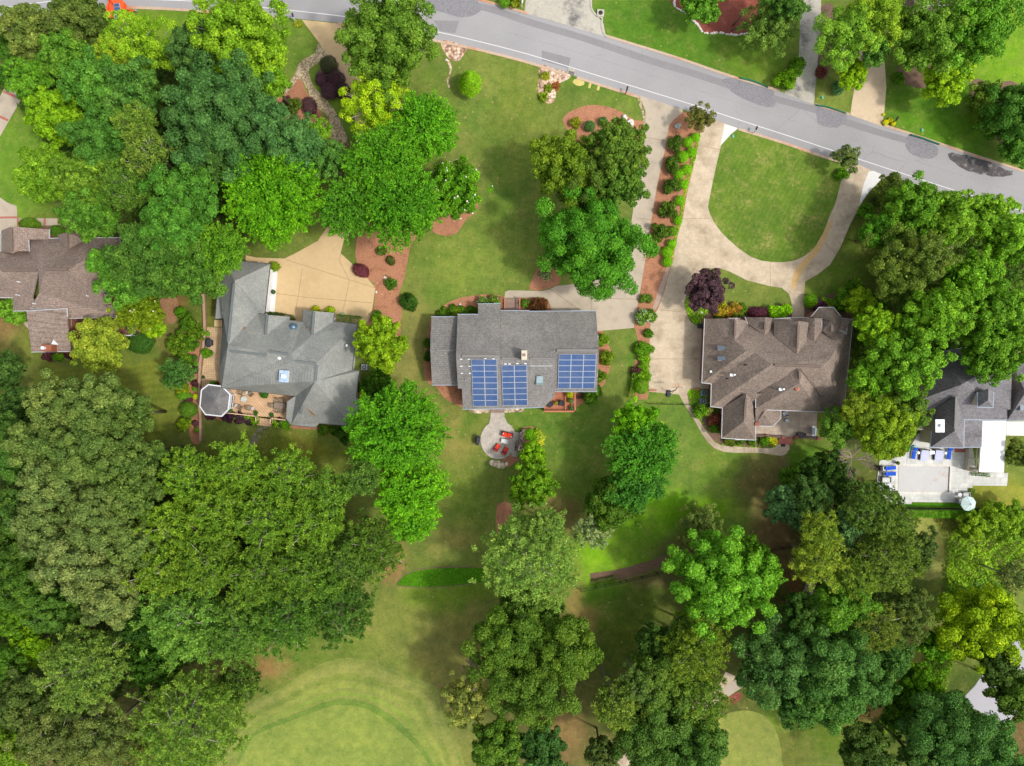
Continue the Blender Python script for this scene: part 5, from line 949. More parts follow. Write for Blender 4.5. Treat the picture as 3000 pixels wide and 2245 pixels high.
# screened porch under the white roof
mb = MB(); A, B, C_, D_ = P(2872, 1312, 3.1), P(2866, 1383, 2.95), P(2938, 1383, 2.95), P(2944, 1240, 3.2)
for p in (A, B, C_, D_, (A+B)/2, (B+C_)/2): mb.box(p.x, p.y, 0, .18, .18, p.z-.2)
for a, b in ((A, B), (B, C_)):
    for z in (.9, 2.5): mb.tube([(a.x, a.y, z), (b.x, b.y, z)], .06)
mb.build('porch_frame', CREAMW, eh)
mb = MB(); a = A; b = B
mb.add([(a.x, a.y, .05), (b.x, b.y, .05), (b.x, b.y, .85), (a.x, a.y, .85)], [[0, 1, 2, 3]]); mb.add([(B.x, B.y, .05), (C_.x, C_.y, .05), (C_.x, C_.y, .85), (B.x, B.y, .85)], [[0, 1, 2, 3]]); mb.build('porch_wall', CREAMW, eh)
q = P(2752.7, 1248, 6.0); mb = MB((q.x-.9, q.y, 0)); mb.box(0, 0, 0, 3.4, 1.4, 3.6, bev=.1); mb.box(.9, 0, 3.6, 1.2, 1.4, 2.4); ch = mb.build('chimney', STONEW, eh)
q = P(2752.7, 1248, 6.0); mb = MB((q.x, q.y, 6.0)); mb.box(0, 0, 0, 1.18, 1.68, .1); mb.build('chimney_cap', METALW, ch); mb = MB((q.x, q.y, 6.1)); mb.cyl(.05, 0, 0, .22, .35, 12); mb.build('chimney_pot', METALW, ch)
for x, y, w, d in ((2946, 1138, .4, .5), (2950, 1120, .4, .4), (2994, 1193, .7, .9)): q = P(x, y, 5.3); mb = MB(tuple(q)); mb.box(0, 0, -.4, w, d, .55, bev=.03); mb.build('skylight', SKY, eh)

# --- house mostly under trees at the top right
hf = House("hidden_house", "pinkish brown roofed house mostly hidden by trees in the top right corner", (2780, -40, 0), SH_BRN, CREAMW, GUTW)
V = {'a': (2640, -140, 3), 'b': (2930, -140, 3), 'c': (2929, 15, 3), 'd': (2700, 15, 3), 'e': (2700, -63, 6.2), 'f': (2870, -63, 6.2), 'g': (2640, 15, 3)}
hf.comp(V, ['abfe', 'bcf', 'cgef', 'gae'], 'abcg')
V = {'a': (2652, 0, 3.8), 'b': (2678, -10, 5.0), 'c': (2702, 0, 3.8), 'd': (2702, 46, 3.2), 'e': (2680, 40, 4.6), 'f': (2654, 46, 3.2)}
hf.comp(V, ['abef', 'bcde', 'fed'], 'abcdf')
hf.finish(RIDGEB)
# ---------------------------------------------------------------- objects
def ld(t, *mbs): pass
def rock(px, py, rx, ry, label, m, h=None, seed=1, rot=0, cat='boulder', name='boulder'):
    r = random.Random(seed); h = h or min(rx, ry)/S*1.2; bm = bmesh.new(); bmesh.ops.create_icosphere(bm, subdivisions=3, radius=1.0)
    ph = [r.uniform(0, 6) for _ in range(6)]; ca, sa = math.cos(math.radians(rot)), math.sin(math.radians(rot))
    for v in bm.verts:
        c = v.co; k = 1+.13*math.sin(3*c.x+ph[0])*math.cos(2*c.y+ph[1])+.1*math.sin(5*c.z+4*c.x+ph[2])+.07*math.sin(7*c.y+ph[3]+3*c.z); c = c*k
        c.x = round(c.x*3.2)/3.2*.35+c.x*.65; c.y = round(c.y*3+ph[4])/3*.0+c.y; x = c.x*rx/S; y = c.y*ry/S; v.co = (x*ca-y*sa, x*sa+y*ca, max(c.z*h, -.02))
    me = bpy.data.meshes.new(name); bm.to_mesh(me); bm.free(); me.materials.append(m); o = bpy.data.objects.new(name, me); COL.objects.link(o); o.location = P(px, py); return tagp(o, label, cat)
ROCKW = mat("white quartz", (222, 214, 206), .9, .1, 4.0, 1.0, fine=(6, .12)); ROCKT = mat("tan stone", (206, 176, 146), .9, .15, 4.0); ROCKG = mat("grey stone", (176, 176, 172), .9, .15, 4.0)
rock(1828, 347, 10, 8, "white boulder at the lawn edge of the island bed, the upper of two", ROCKW, .5, 1, 20)
rock(1845, 363, 12, 12, "large white boulder in the island bed, the lower of two", ROCKW, .6, 2, -30)
rock(1985, 370, 10, 8, "rounded pale grey boulder in the mulch between the two driveways", ROCKG, .45, 3, 25)
rock(1794, 363, 4, 3, "small pale stone near the middle of the island bed", ROCKW, .15, 4)
rock(1127, 814, 5, 4, "largest white stone in the mulch beside the peach court", ROCKW, .25, 5)
rock(1105, 829, 3, 2, "small tan stone between the white stone and the court edge", ROCKT, .12, 6)
rock(1102, 856, 3, 4, "cream stone against the edge of the peach court", ROCKW, .2, 7)
rock(1119, 863, 3, 2, "tiny tan stone in the mulch below the others", ROCKT, .1, 8)
rock(1348, 894, 4, 6, "upright white stone in the bed north of the solar house", ROCKW, .3, 9)
rock(1582, 881, 3, 2.5, "small white stone in the bed beside the timber bridge", ROCKW, .15, 10)
rock(2055, 916, 7, 4, "low white stone under the dark purple tree", ROCKW, .2, 11)
rock(1591, 243, 10, 9, "largest stone in the rocky bed by the road", ROCKT, .3, 12, 30)
rock(1600, 273, 9, 6, "flat tan stone at the lower end of the rocky bed", ROCKT, .25, 13)
rock(1308, 177, 4.5, 3, "smooth white stone at the left of the rock bed by the road", ROCKW, .25, 14)
rock(1342, 177, 3, 3, "square grey stone at the foot of the rock bed by the road", ROCKG, .2, 15)
# stones edging the red mulch bed
mb = MB(); rr = random.Random(5)
for x, y in spline([(1976, 0), (1977, 18), (2004, 36), (2022, 54), (2044, 72), (2062, 95), (2109, 97), (2149, 102), (2189, 97), (2218, 73)], 14, closed=False):
    if rr.random() < .85:
        p = P(x+rr.uniform(-1.5, 1.5), y+rr.uniform(-1.5, 1.5)); mb.o = p; s_ = rr.uniform(.1, .2); mb.lathe(0, 0, [(s_, -.02), (s_*.9, s_*.5), (s_*.3, s_*.8)], 6)
tagp(mb.build('stone_edging', ROCKW), "line of white stones edging the red mulch bed", 'edging')

def mailbox(px, py, ang, label, colp, colb, m2=None):
    t = thing('mailbox', label, 'mailbox', tuple(P(px, py))); b = MB(tuple(P(px, py)), ang); b.box(0, 0, 0, .12, .12, 1.15); b.box(.22, 0, .95, .55, .09, .08); b.build('post', colp, t)
    b = MB(tuple(P(px, py)), ang); w = .11; prof = [(-w, 0), (w, 0), (w, .12), (w*.7, .2), (0, .24), (-w*.7, .2), (-w, .12)]; n = 7
    b.add([(.02, y, 1.05+z) for y, z in prof]+[(.56, y, 1.05+z) for y, z in prof], [list(range(n))[::-1], list(range(n, 2*n))]+[[k, (k+1) % n, n+(k+1) % n, n+k] for k in range(n)]); b.build('box', colb, t)
    b = MB(tuple(P(px, py)), ang); b.box(.4, w+.02, 1.15, .14, .02, .08); b.build('flag', mat("red flag", (200, 40, 30), .5), t); return t
DKM = mat("dark metal", (52, 48, 48), .5, .1, 4.0)
mailbox(866, 64, 100, "black mailbox on a white post in a stone ringed plant bed at the left", WHITEW, BLACK)
mailbox(1832, 276, 75, "dark mailbox on a brown post left of the solar house driveway", mat("brown post", (120, 88, 60), .8), DKM)
mailbox(2206, 391, 70, "dark mailbox on a white post at the corner of the loop drive lawn", WHITEW, DKM)
mailbox(1529, 22, 80, "white mailbox beside the stained driveway at the top", WHITEW, WHITEW)
mailbox(2612, 362, 60, "dark mailbox among three yellow shrubs", DKM, DKM)
mailbox(2305, 262, 60, "dark mailbox beside the clipped green shrubs at the shaded driveway", DKM, DKM)
cover('ground_cover', "yellow green perennials ringed with stones at the black mailbox", [(863, 66), (878, 64), (886, 72), (880, 80), (864, 78)], (150, 160, 60), .3, 500, 3)

# drain boxes
t = thing('drain_box', "square concrete drain box with a round iron lid beside the gutter", 'drain', tuple(P(1759, 40))); b = MB(tuple(P(1759, 40)), -4); b.box(0, 0, 0, 1.0, 1.0, .22, bev=.03); b.build('box', CONCG, t); b = MB(tuple(P(1759, 40))); b.cyl(0, 0, .22, .3, .03, 20); b.build('lid', DKM, t)
t = thing('storm_drain', "storm drain with a dark grate at the kerb by the rocky bed", 'drain', tuple(P(1674, 211))); b = MB(tuple(P(1674, 211)), -17); b.box(0, 0, 0, 1.1, .75, .12, bev=.03); b.build('frame', CONCG, t); b = MB(tuple(P(1674, 213)), -17)
for k in range(7): b.box(-.36+.12*k, -.08, .12, .05, .4, .03)
b.build('grate', DKM, t)
# silt socks
SOCK = mat("green mesh sock", (40, 110, 84), .8, .15, 5.0)
for pts, lab in (([(2166, 228), (2200, 236), (2228, 246), (2250, 256)], "green silt sock along the kerb by the longest gravel heap"), ([(2391, 308), (2420, 313), (2450, 322), (2479, 332)], "green silt sock along the kerb between the two upper driveways"), ([(2668, 395), (2700, 404), (2730, 415), (2752, 423)], "green silt sock along the kerb right of the yellow shrubs")):
    b = MB(); b.tube([tuple(P(x, y, .15)) for x, y in spline(pts, 4, False)], .12, .11, 8); tagp(b.build('silt_sock', SOCK, smooth=True), lab, 'silt sock', "green silt socks on the kerb")
for px, py, lab in ((2147, 400, "green utility lid in the grass beside the white apron"), (2409, 286, "green utility lid in the grass between the two upper driveways"), (2701, 382, "pale green utility lid in the lawn right of the yellow shrubs")):
    b = MB(tuple(P(px, py)), 12); b.box(0, 0, 0, .32, .42, .16, bev=.04); b.box(0, 0, .16, .2, .06, .02); tagp(b.build('utility_box', mat("green plastic", (120, 190, 160), .5)), lab, 'utility box')

# orange trailer with solar panels
ORG = mat("orange paint", (238, 96, 46), .45, .05, 3.0); t = thing('light_trailer', "orange equipment trailer with a tilted solar panel on the grass by the road", 'trailer', tuple(P(345, 36))); o = tuple(P(343, 33))
b = MB(o, 82); b.box(0, 0, .55, 2.6, 1.5, .16, bev=.04); b.box(0, .85, .5, 2.8, .14, .3); b.box(0, -.85, .5, 2.8, .14, .3); b.build('chassis', ORG, t)
for y in (.92, -.92):
    b = MB(o, 82); b.tube([(0, y-.1, .32), (0, y+.1, .32)], .32, .32, 14); w = b.build('wheel', BLACK, t); b = MB(o, 82); b.tube([(0, y-.12, .32), (0, y+.12, .32)], .16, .16, 10); b.build('hub', METAL, w)
    b = MB(o, 82); b.box(0, y, .68, .95, .28, .06); b.build('mudguard', ORG, t)
b = MB(o, 82); b.box(0, -1.25, .55, 1.7, .7, .9, bev=.06); b.build('cabinet', ORG, t)
b = MB(o, 82); b.tube([(.2, -1.7, .55), (.2, -2.9, .5)], .07); b.tube([(-.2, -1.6, .55), (.2, -2.9, .5)], .05); b.build('drawbar', ORG, t)
b = MB(o, 82); b.box(.2, -2.95, .42, .2, .3, .2); b.tube([(.2, -2.7, 0), (.2, -2.7, .8)], .05); b.build('hitch', METAL, t)
b = MB(o, 82); b.tube([(-.4, -1.1, 1.5), (1.2, .2, 2.3), (2.6, .6, 2.7)], .13, .1, 8); b.build('mast', ORG, t); b = MB(o, 82); b.tube([(.9, .3, 2.5), (2.4, .7, 2.85)], .06); b.build('lamp_arm', mat("yellow black arm", (220, 170, 30), .5), t)
b = MB(o, 82); b.tube([(1.5, .85, .6), (2.7, .9, 2.6)], .05); b.build('stay', METAL, t)
base = P(343, 33); pl3 = [P(333, 10, 1.9), P(350, 9, 1.9), P(356, 52, 1.35), P(335, 56, 1.35)]
for j in range(4):
    q = [pl3[0].lerp(pl3[3], j/4+.01), pl3[1].lerp(pl3[2], j/4+.01), pl3[1].lerp(pl3[2], (j+1)/4-.01), pl3[0].lerp(pl3[3], (j+1)/4-.01)]; c_ = sum(q, Vector())/4; qi = [c_+(v-c_)*.93+Vector((0, 0, .012)) for v in q]
    b = MB(); b.add([tuple(v) for v in q]+[(v.x, v.y, v.z-.05) for v in q], [[0, 1, 2, 3], [4, 7, 6, 5]]+[[k, 4+k, 4+(k+1) % 4, (k+1) % 4] for k in range(4)]); f_ = b.build('solar_panel', FRAME, t)
    me = bpy.data.meshes.new('cells'); me.from_pydata([tuple(v-ROOT[t]) for v in qi[::-1]], [], [[0, 1, 2, 3]]); u = me.uv_layers.new(name='UVMap')
    for k, uv in enumerate([(0, 0), (1, 0), (1, 1), (0, 1)]): u.data[k].uv = uv
    if me.polygons[0].normal.z < 0: me.flip_normals()
    link_mesh('cells', me, SOLAR, f_)

# patio furniture at the round patio
RED = mat("red cushion", (222, 66, 44), .85, .06, 5.0); FR = mat("dark wicker", (66, 36, 34), .7, .1, 8.0); NAVY = mat("navy cushion", (44, 38, 76), .8); CRM = mat("cream cushion", (226, 212, 190), .85)
z = .1
t = thing('sofa', "red cushioned outdoor sofa on the round patio", 'sofa', (*P(1486, 1274)[:2], z)); o = (*P(1486, 1274, .5)[:2], z)
b = MB(o, -15); b.box(0, 0, 0, 1.55, .72, .3, bev=.02); b.box(0, .33, .3, 1.55, .08, .42); b.box(.74, 0, .3, .08, .72, .26); b.box(-.74, 0, .3, .08, .72, .26); b.build('frame', FR, t)
b = MB(o, -15); b.box(-.35, -.06, .3, .68, .6, .16, bev=.04); b.box(.35, -.06, .3, .68, .6, .16, bev=.04); b.build('seat_cushion', RED, t)
b = MB(o, -15); b.box(-.35, .2, .46, .66, .15, .3, bev=.04); b.box(.35, .2, .46, .66, .15, .3, bev=.04); b.build('back_cushion', RED, t)
for x, y, a in ((-.6, .02, 30), (.58, -.12, -35)): b = MB(tuple(Vector(o)+Vector((x*math.cos(math.radians(-15))-y*math.sin(math.radians(-15)), x*math.sin(math.radians(-15))+y*math.cos(math.radians(-15)), .46))), a); b.box(0, 0, 0, .28, .13, .26, bev=.05); b.build('pillow', CRM, t)
t = thing('coffee_table', "white rectangular coffee table between the red sofa and chairs", 'table', (*P(1478, 1293)[:2], z)); o = (*P(1478, 1293, .4)[:2], z)
b = MB(o, -13); b.box(0, 0, .36, .96, .56, .06, bev=.015); b.build('table_top', mat("pale glass top", (216, 218, 214), .3), t)
for x in (-.42, .42):
    for y in (-.23, .23): b = MB(o, -13); b.box(x, y, 0, .06, .06, .36); b.build('leg', FR, t)
for k, (cx_, cy_, lab) in enumerate(((1456, 1312, "red cushioned lounge chair with a navy pillow, the left of the pair"), (1479.5, 1321.5, "red cushioned lounge chair with a navy pillow, the right of the pair"))):
    t = thing('lounge_chair', lab, 'chair', (*P(cx_, cy_)[:2], z), "red chairs on the round patio"); o = (*P(cx_, cy_, .5)[:2], z); a = -30+k*4
    b = MB(o, a); b.box(0, 0, 0, .62, 1.05, .28, bev=.02); b.box(0, -.5, .28, .62, .08, .45); b.box(.3, -.2, .28, .06, .6, .2); b.box(-.3, -.2, .28, .06, .6, .2); b.build('frame', FR, t)
    b = MB(o, a); b.box(0, .3, .28, .54, .5, .14, bev=.03); b.box(0, -.12, .28, .54, .34, .14, bev=.03); b.build('seat_cushion', RED, t); b = MB(o, a); b.box(0, -.38, .42, .54, .16, .42, bev=.04); b.build('back_cushion', RED, t); b = MB(o, a); b.box(0, -.24, .42, .5, .12, .24, bev=.04); b.build('pillow', NAVY, t)
t = thing('fireplace', "stepped stone fireplace at the right edge of the round patio", 'fireplace', (*P(1522, 1300)[:2], z)); STN = pebbles("stacked stone", (140, 122, 108), (84, 74, 66), 4.0, (172, 156, 140)); o = (*P(1521.5, 1307)[:2], z)
b = MB(o, -8); b.box(0, 0, 0, .95, 1.35, 1.3); b.box(.05, 0, 1.3, .75, 1.1, .9); b.box(.1, .05, 2.2, .5, .75, 1.0); b.build('chimney_stack', STN, t); b = MB(o, -8); b.box(.12, .05, 3.2, .14, .4, .03); b.build('flue', BLACK, t)
b = MB(o, -8); b.box(-.5, -.05, 0, .25, 1.2, .4); b.build('hearth', STN, t)
b = MB(o, -8); b.box(.15, 1.35, 0, .6, 1.3, 1.0); b.box(.3, 2.2, 0, .55, .55, .7); b.build('side_wall', STN, t); b = MB(o, -8); b.box(.15, -1.35, 0, .5, .7, .7); b.build('side_wall', STN, t)
def grill(px, py, ang, label, cov=BLACK, z=0.0, w=1.35, d=.65, side=None):
    t = thing('grill', label, 'grill', (*P(px, py)[:2], z)); o = (*P(px, py, .6)[:2], z)
    b = MB(o, ang); b.box(0, 0, .05, w*.6, d, .75, bev=.05); b.build('cabinet', cov, t)
    b = MB(o, ang); n = 7; L = w*.3; vs = []
    for x in (-L, L): vs += [(x, -d/2*math.cos(math.pi*k/(n-1)), .8+.32*math.sin(math.pi*k/(n-1))) for k in range(n)]
    b.add(vs, [list(range(n))[::-1], list(range(n, 2*n))]+[[k, k+1, n+k+1, n+k] for k in range(n-1)]+[[0, n, 2*n-1, n-1]]); b.build('lid', cov, t)
    for s_ in (-1, 1): b = MB(o, ang); b.box(s_*w*.4, 0, .76, w*.2, d*.8, .06, bev=.01); b.build('side_shelf', side or cov, t)
    b = MB(o, ang); b.tube([(-L*.8, -d/2-.05, .92), (L*.8, -d/2-.05, .92)], .02); b.build('handle', METAL, t); return t
grill(1399, 1290, 85, "black covered grill beside the round patio", BLACK)
grill(612.5, 1004.5, 92, "black covered grill on the tan terrace between two round shrubs", BLACK, .06, 1.3, .75)
grill(392, 963, 88, "black and steel grill at the right end of the brown red deck", BLACK, 1.2, 1.1, .5, METAL)
grill(2382, 1263, 88, "stainless steel grill on the patio behind the taupe house", METAL, .14, 1.4, .7)
grill(2576, 1372, 90, "dark grill at the top left corner of the pool terrace", DKM, .1, 1.0, .6)

# deck on the solar house
dk = thing('deck', "red cedar deck tucked into the corner of the solar house", 'deck', tuple(P(1650, 1180)))
sheet('deck_floor', [(1594, 1194), (1594, 1206), (1684, 1206), (1684, 1144), (1626, 1144), (1622, 1160)], .7, WOODR, thick=.25, parent=dk)
mb = MB(); rail(mb, [(1596, 1205), (1683, 1205), (1683, 1148)], .7, top=.2); rail(mb, [(1656, 1204), (1656, 1150)], .7, h=.5, top=.1); mb.build('railing', WOOD, dk)
for px, py, a, lab in ((1612, 1185, 35, "black covered armchair nearest the roof corner on the cedar deck"), (1645, 1181.5, -5, "black covered armchair beside the rail of the cedar deck")):
    t = thing('covered_chair', lab, 'chair', (*P(px, py)[:2], .7), "black covered chairs on the cedar deck"); b = MB((*P(px, py, 1.2)[:2], .7), a); b.box(0, 0, 0, .72, .72, .5, bev=.07); b.box(-.0, .26, .5, .66, .2, .32, bev=.06); b.box(.3, 0, .5, .12, .6, .12, bev=.03); b.box(-.3, 0, .5, .12, .6, .12, bev=.03); b.build('cover', BLACK, t)
    b = MB((*P(px, py, 1.2)[:2], .7), a)
    for x in (-.3, .3): b.box(x, -.3, 0, .06, .06, .05)
    b.build('foot', DKM, t)
b = MB((*P(1724, 1156)[:2], 0), 20)
t = thing('garden_bench', "dark garden bench in the mulch beside the large round shrub", 'bench', tuple(P(1702, 1163))); b = MB(tuple(P(1702, 1163)), 5)
for k in range(4): b.box(0, -.18+.12*k, .42, 1.2, .09, .04)
b.build('seat', FR, t); b = MB(tuple(P(1702, 1163)), 5)
for k in range(3): b.box(0, .26, .5+.13*k, 1.2, .03, .08)
b.build('backrest', FR, t)
for x in (-.5, .5): b = MB(tuple(P(1702, 1163)), 5); b.box(x, 0, 0, .06, .45, .42); b.build('leg', FR, t)
# timber bridge
br_ = thing('footbridge', "timber footbridge with orange side rails at the solar house entrance", 'bridge', tuple(P(1500, 893))); b = MB(); 
sheet('bridge_floor', [(1477, 874), (1523, 874), (1523, 918), (1477, 918)], .25, WOODG, thick=.2, parent=br_)
mb = MB(); rail(mb, [(1478.5, 874), (1478.5, 912)], .25, top=.16); rail(mb, [(1522.5, 874), (1522.5, 912)], .25, top=.16); mb.build('railing', WOOD, br_)

# potted plants
TC = mat("terracotta", (176, 108, 78), .8); WP = mat("white pot", (226, 224, 220), .6); DP_ = mat("dark pot", (70, 62, 58), .7)
def pot(px, py, z, r, label, col=(70, 120, 30), pm=TC, hp=.35, group=None):
    TCOUNT[0] += 1; rng = np.random.default_rng(TCOUNT[0]*7); c0 = P(px, py, z+hp); t = thing('potted_plant', label, 'potted plant', (c0.x, c0.y, z), group); b = MB((c0.x, c0.y, z)); R = r/S*.9; b.lathe(0, 0, [(R*.5, 0), (R*.75, hp), (R*.8, hp), (R*.8, hp+.03), (R*.6, hp+.03)], 12); b.build('pot', pm, t)
    (c, n, tt, a, bb, k), _ = crown(rng, R*1.15, R, 'ell', lin(col, 1.2), 1.3); c = c+np.array([0, 0, hp+R*.7]); me = leaf_mesh('foliage', c.astype(np.float32), n, tt, a, bb, k); o = bpy.data.objects.new('foliage', me); COL.objects.link(o); o.parent = t; return t
pot(1669, 1154, .7, 11, "large bright yellow green potted plant on the cedar deck", (170, 180, 20)); pot(1671, 1174, .7, 7, "mixed green potted plant at the middle of the cedar deck rail", (96, 120, 40)); pot(1675, 1196, .7, 6, "grey green potted plant at the corner of the cedar deck", (90, 130, 80), DP_); pot(1629, 1181, .7, 5, "yellow green potted plant between the two covered chairs", (140, 140, 50), WP); pot(1677, 1176, .7, 3.5, "small white pot by the cedar deck rail", (200, 220, 220), WP)
pot(677, 1202, .8, 5, "potted plant at the foot of the gazebo on the tan deck", (70, 120, 50)); pot(751, 1210, .8, 5.5, "potted fern at the left top of the deck steps", (50, 110, 40), WP); pot(797, 1216, .8, 5.5, "potted fern at the right top of the deck steps", (50, 110, 40), WP); pot(636, 1123, .06, 6, "potted plant beside the gazebo and the tan terrace rail", (90, 90, 50), TC); pot(597, 1106, .06, 4, "small dark potted plant at the left side of the tan terrace", (50, 90, 60), DP_)
pot(777, 1156, .8, 11, "wide green planter against the house wall on the tan deck", (50, 110, 20), TAN); pot(317, 940, 1.2, 6, "dark potted plant under the eave on the brown red deck", (90, 70, 30), DP_); pot(366, 937, 1.2, 6, "reddish potted plant at the end of the eave on the brown red deck", (140, 70, 40), DP_)
pot(2629, 1356.5, .1, 5, "round potted shrub at the upper left corner of the pool", (90, 110, 40), DP_, group=None); pot(2624, 1442.5, .1, 5, "round potted shrub at the lower left corner of the pool", (70, 110, 40), DP_); pot(802, 856, 0, 6, "green potted shrub standing at the garage wall", (70, 100, 60), DP_)
WICK = mat("grey brown wicker", (150, 132, 112), .85, .15, 8.0)
def chair(px, py, z, a, label, m=WICK, w=.6, cush=None, group=None):
    t = thing('chair', label, 'chair', (*P(px, py)[:2], z), group); o = (*P(px, py, z+.5)[:2], z); b = MB(o, a); b.box(0, 0, .36, w, w, .07, bev=.02); b.build('seat', cush or m, t)
    b = MB(o, a); b.box(0, w/2, .4, w, .05, .5)
    for k in range(4): b.box(-w/2+.08+k*(w-.16)/3, w/2-.04, .43, .05, .03, .42)
    b.build('backrest', m, t); b = MB(o, a); b.box(w/2, 0, .58, .06, w, .04); b.box(-w/2, 0, .58, .06, w, .04); b.build('armrest', m, t)
    for x in (-1, 1):
        for y in (-1, 1): b = MB(o, a); b.box(x*(w/2-.03), y*(w/2-.03), 0, .04, .04, .58 if y < 0 else .4); b.build('leg', m, t)
def rtable(px, py, z, r, label, m, h=.5, leg=None):
    t = thing('table', label, 'table', (*P(px, py)[:2], z)); o = (*P(px, py, z+h)[:2], z); b = MB(o); b.cyl(0, 0, h-.04, r, .04, 20); b.build('table_top', m, t); b = MB(o); b.cyl(0, 0, 0, .05, h-.04, 8); b.cyl(0, 0, 0, r*.5, .03, 12); b.build('pedestal', leg or DKM, t)
GT = mat("grey glass table top", (196, 204, 200), .25)
chair(705, 1150, .8, 160, "wicker chair nearest the gazebo under the eave of the deck"); chair(734, 1155, .8, -135, "wicker chair right of the small round table under the eave"); chair(702, 1194, .8, -120, "wicker chair in front of the gazebo rail"); chair(729, 1196, .8, 85, "wicker chair in the middle of the tan deck")
rtable(722.5, 1150.5, .8, .2, "small round table between the two chairs under the eave", GT); rtable(692, 1188, .8, .2, "small round table with a silver ball before the gazebo", GT); rtable(740, 1197, .8, .2, "small round table beside the chair in the middle of the tan deck", GT); rtable(714, 1170, .8, .42, "round pale grey table in the centre of the tan deck", GT, .45)
t = thing('dining_table', "long grey outdoor dining table at the right end of the tan deck", 'table', (*P(819, 1189)[:2], .8)); o = (*P(819, 1189, 1.5)[:2], .8); b = MB(o, -4); b.box(0, 0, .7, 1.5, .85, .05, bev=.02); b.build('table_top', mat("grey slat top", (140, 124, 110), .7), t)
for x in (-.65, .65):
    for y in (-.35, .35): b = MB(o, -4); b.box(x, y, 0, .07, .07, .7); b.build('leg', WICK, t)
for k, (dx, dy, a, w_) in enumerate(((-.4, .72, 0, "upper left"), (.35, .7, 0, "upper right"), (-.4, -.7, 180, "lower left"), (.3, -.72, 180, "lower right"), (-1.05, 0, 90, "left end"))):
    p = P(819, 1189); chair((p.x+dx)*S+1500, -(p.y+dy)*S+1122.5, .8, a-4, "slatted chair at the %s of the long dining table" % w_, WICK, .5, group="chairs round the dining table")

# kayak, hoses, AC units, bins
t = thing('kayak', "yellow kayak leaning on the white wall of the grey house", 'kayak', tuple(P(1057, 1147))); prof = []
b = MB(tuple(P(1057, 1147, .5)-Vector((0, 0, .5))), 92); n = 16; vs = []; secs = []
for i in range(17):
    u = i/16*2-1; w = .34*(1-abs(u)**2.4); vs += [(u*1.55, w*math.cos(2*math.pi*k/10)*.9, .45+.18*(1-abs(u)**3)*math.sin(2*math.pi*k/10)+.1*u*u) for k in range(10)]
b.add(vs, [[i*10+k, i*10+(k+1) % 10, (i+1)*10+(k+1) % 10, (i+1)*10+k] for i in range(16) for k in range(10)]); b.build('hull', mat("yellow plastic", (238, 200, 14), .4), t, smooth=True)
b = MB(tuple(P(1057, 1147)), 92); b.lathe(0, 0, [(.2, .5), (.24, .64), (.2, .66), (.17, .6)], 12); b.build('cockpit', BLACK, t); b = MB(tuple(P(1057, 1147)), 92); b.box(-.8, 0, 0, .08, .5, .3); b.box(.8, 0, 0, .08, .5, .3); b.build('stand', BLACK, t)
def hose(px, py, r, label, z=0):
    t = thing('hose', label, 'hose', tuple(P(px, py, z))); b = MB(tuple(P(px, py)))
    for k in range(3): b.tube([((r+k*.03)*math.cos(a), (r+k*.03)*math.sin(a), .04+.03*k+z) for a in np.linspace(.4, 6.6, 26)], .022, n=5)
    b.build('coil', mat("turquoise hose", (70, 180, 140), .5), t); b = MB(tuple(P(px, py))); b.tube([(r, 0, .05+z), (r+.25, -.15, .05+z)], .03); b.build('nozzle', DKM, t)
hose(1003, 923, .28, "turquoise hose coil by the clipped hedge of the grey house"); hose(2282, 933, .27, "turquoise hose coil at the north wall of the taupe house")
def ac(px, py, label, a=0, m=None):
    m = m or mat("grey blue metal", (126, 142, 156), .5); t = thing('air_conditioner', label, 'air conditioner', tuple(P(px, py)), "air conditioners"); o = tuple(P(px, py, .8)-Vector((0, 0, .8))); b = MB(o, a); b.box(0, 0, 0, .85, .8, .8, bev=.06); b.build('case', m, t)
    b = MB(o, a); b.cyl(0, 0, .8, .32, .02, 20); b.build('fan_grille', DKM, t); b = MB(o, a)
    for k in range(4): b.box(.14*math.cos(k*1.57), .14*math.sin(k*1.57), .822, .24 if k % 2 == 0 else .07, .07 if k % 2 == 0 else .24, .012)
    b.build('fan', m, t)
ac(2064, 1152, "grey air conditioner, the upper of two beside the taupe house"); ac(2060.5, 1176, "grey air conditioner, the lower of two beside the taupe house", 3); ac(1067, 1076, "grey air conditioner at the side wall of the grey house", -4, METAL)
def bin_(px, py, label, m=BLACK, w=.6, d=.75, h=1.05, a=0):
    t = thing('bin', label, 'bin', tuple(P(px, py))); o = tuple(P(px, py)); b = MB(o, a); b.box(0, 0, .05, w*.85, d*.85, h-.1, taper=-.15); b.build('body', m, t); b = MB(o, a); b.box(0, 0, h-.05, w, d, .1, bev=.04); b.build('lid', m, t)
    for s_ in (-1, 1): b = MB(o, a); b.tube([(s_*w*.45, d*.35, .12), (s_*w*.35, d*.35, .12)], .12, n=10); b.build('wheel', BLACK, t)
bin_(2052, 957, "black bin standing by the corner of the taupe garage", BLACK, .65, 1.0, .9, 80)
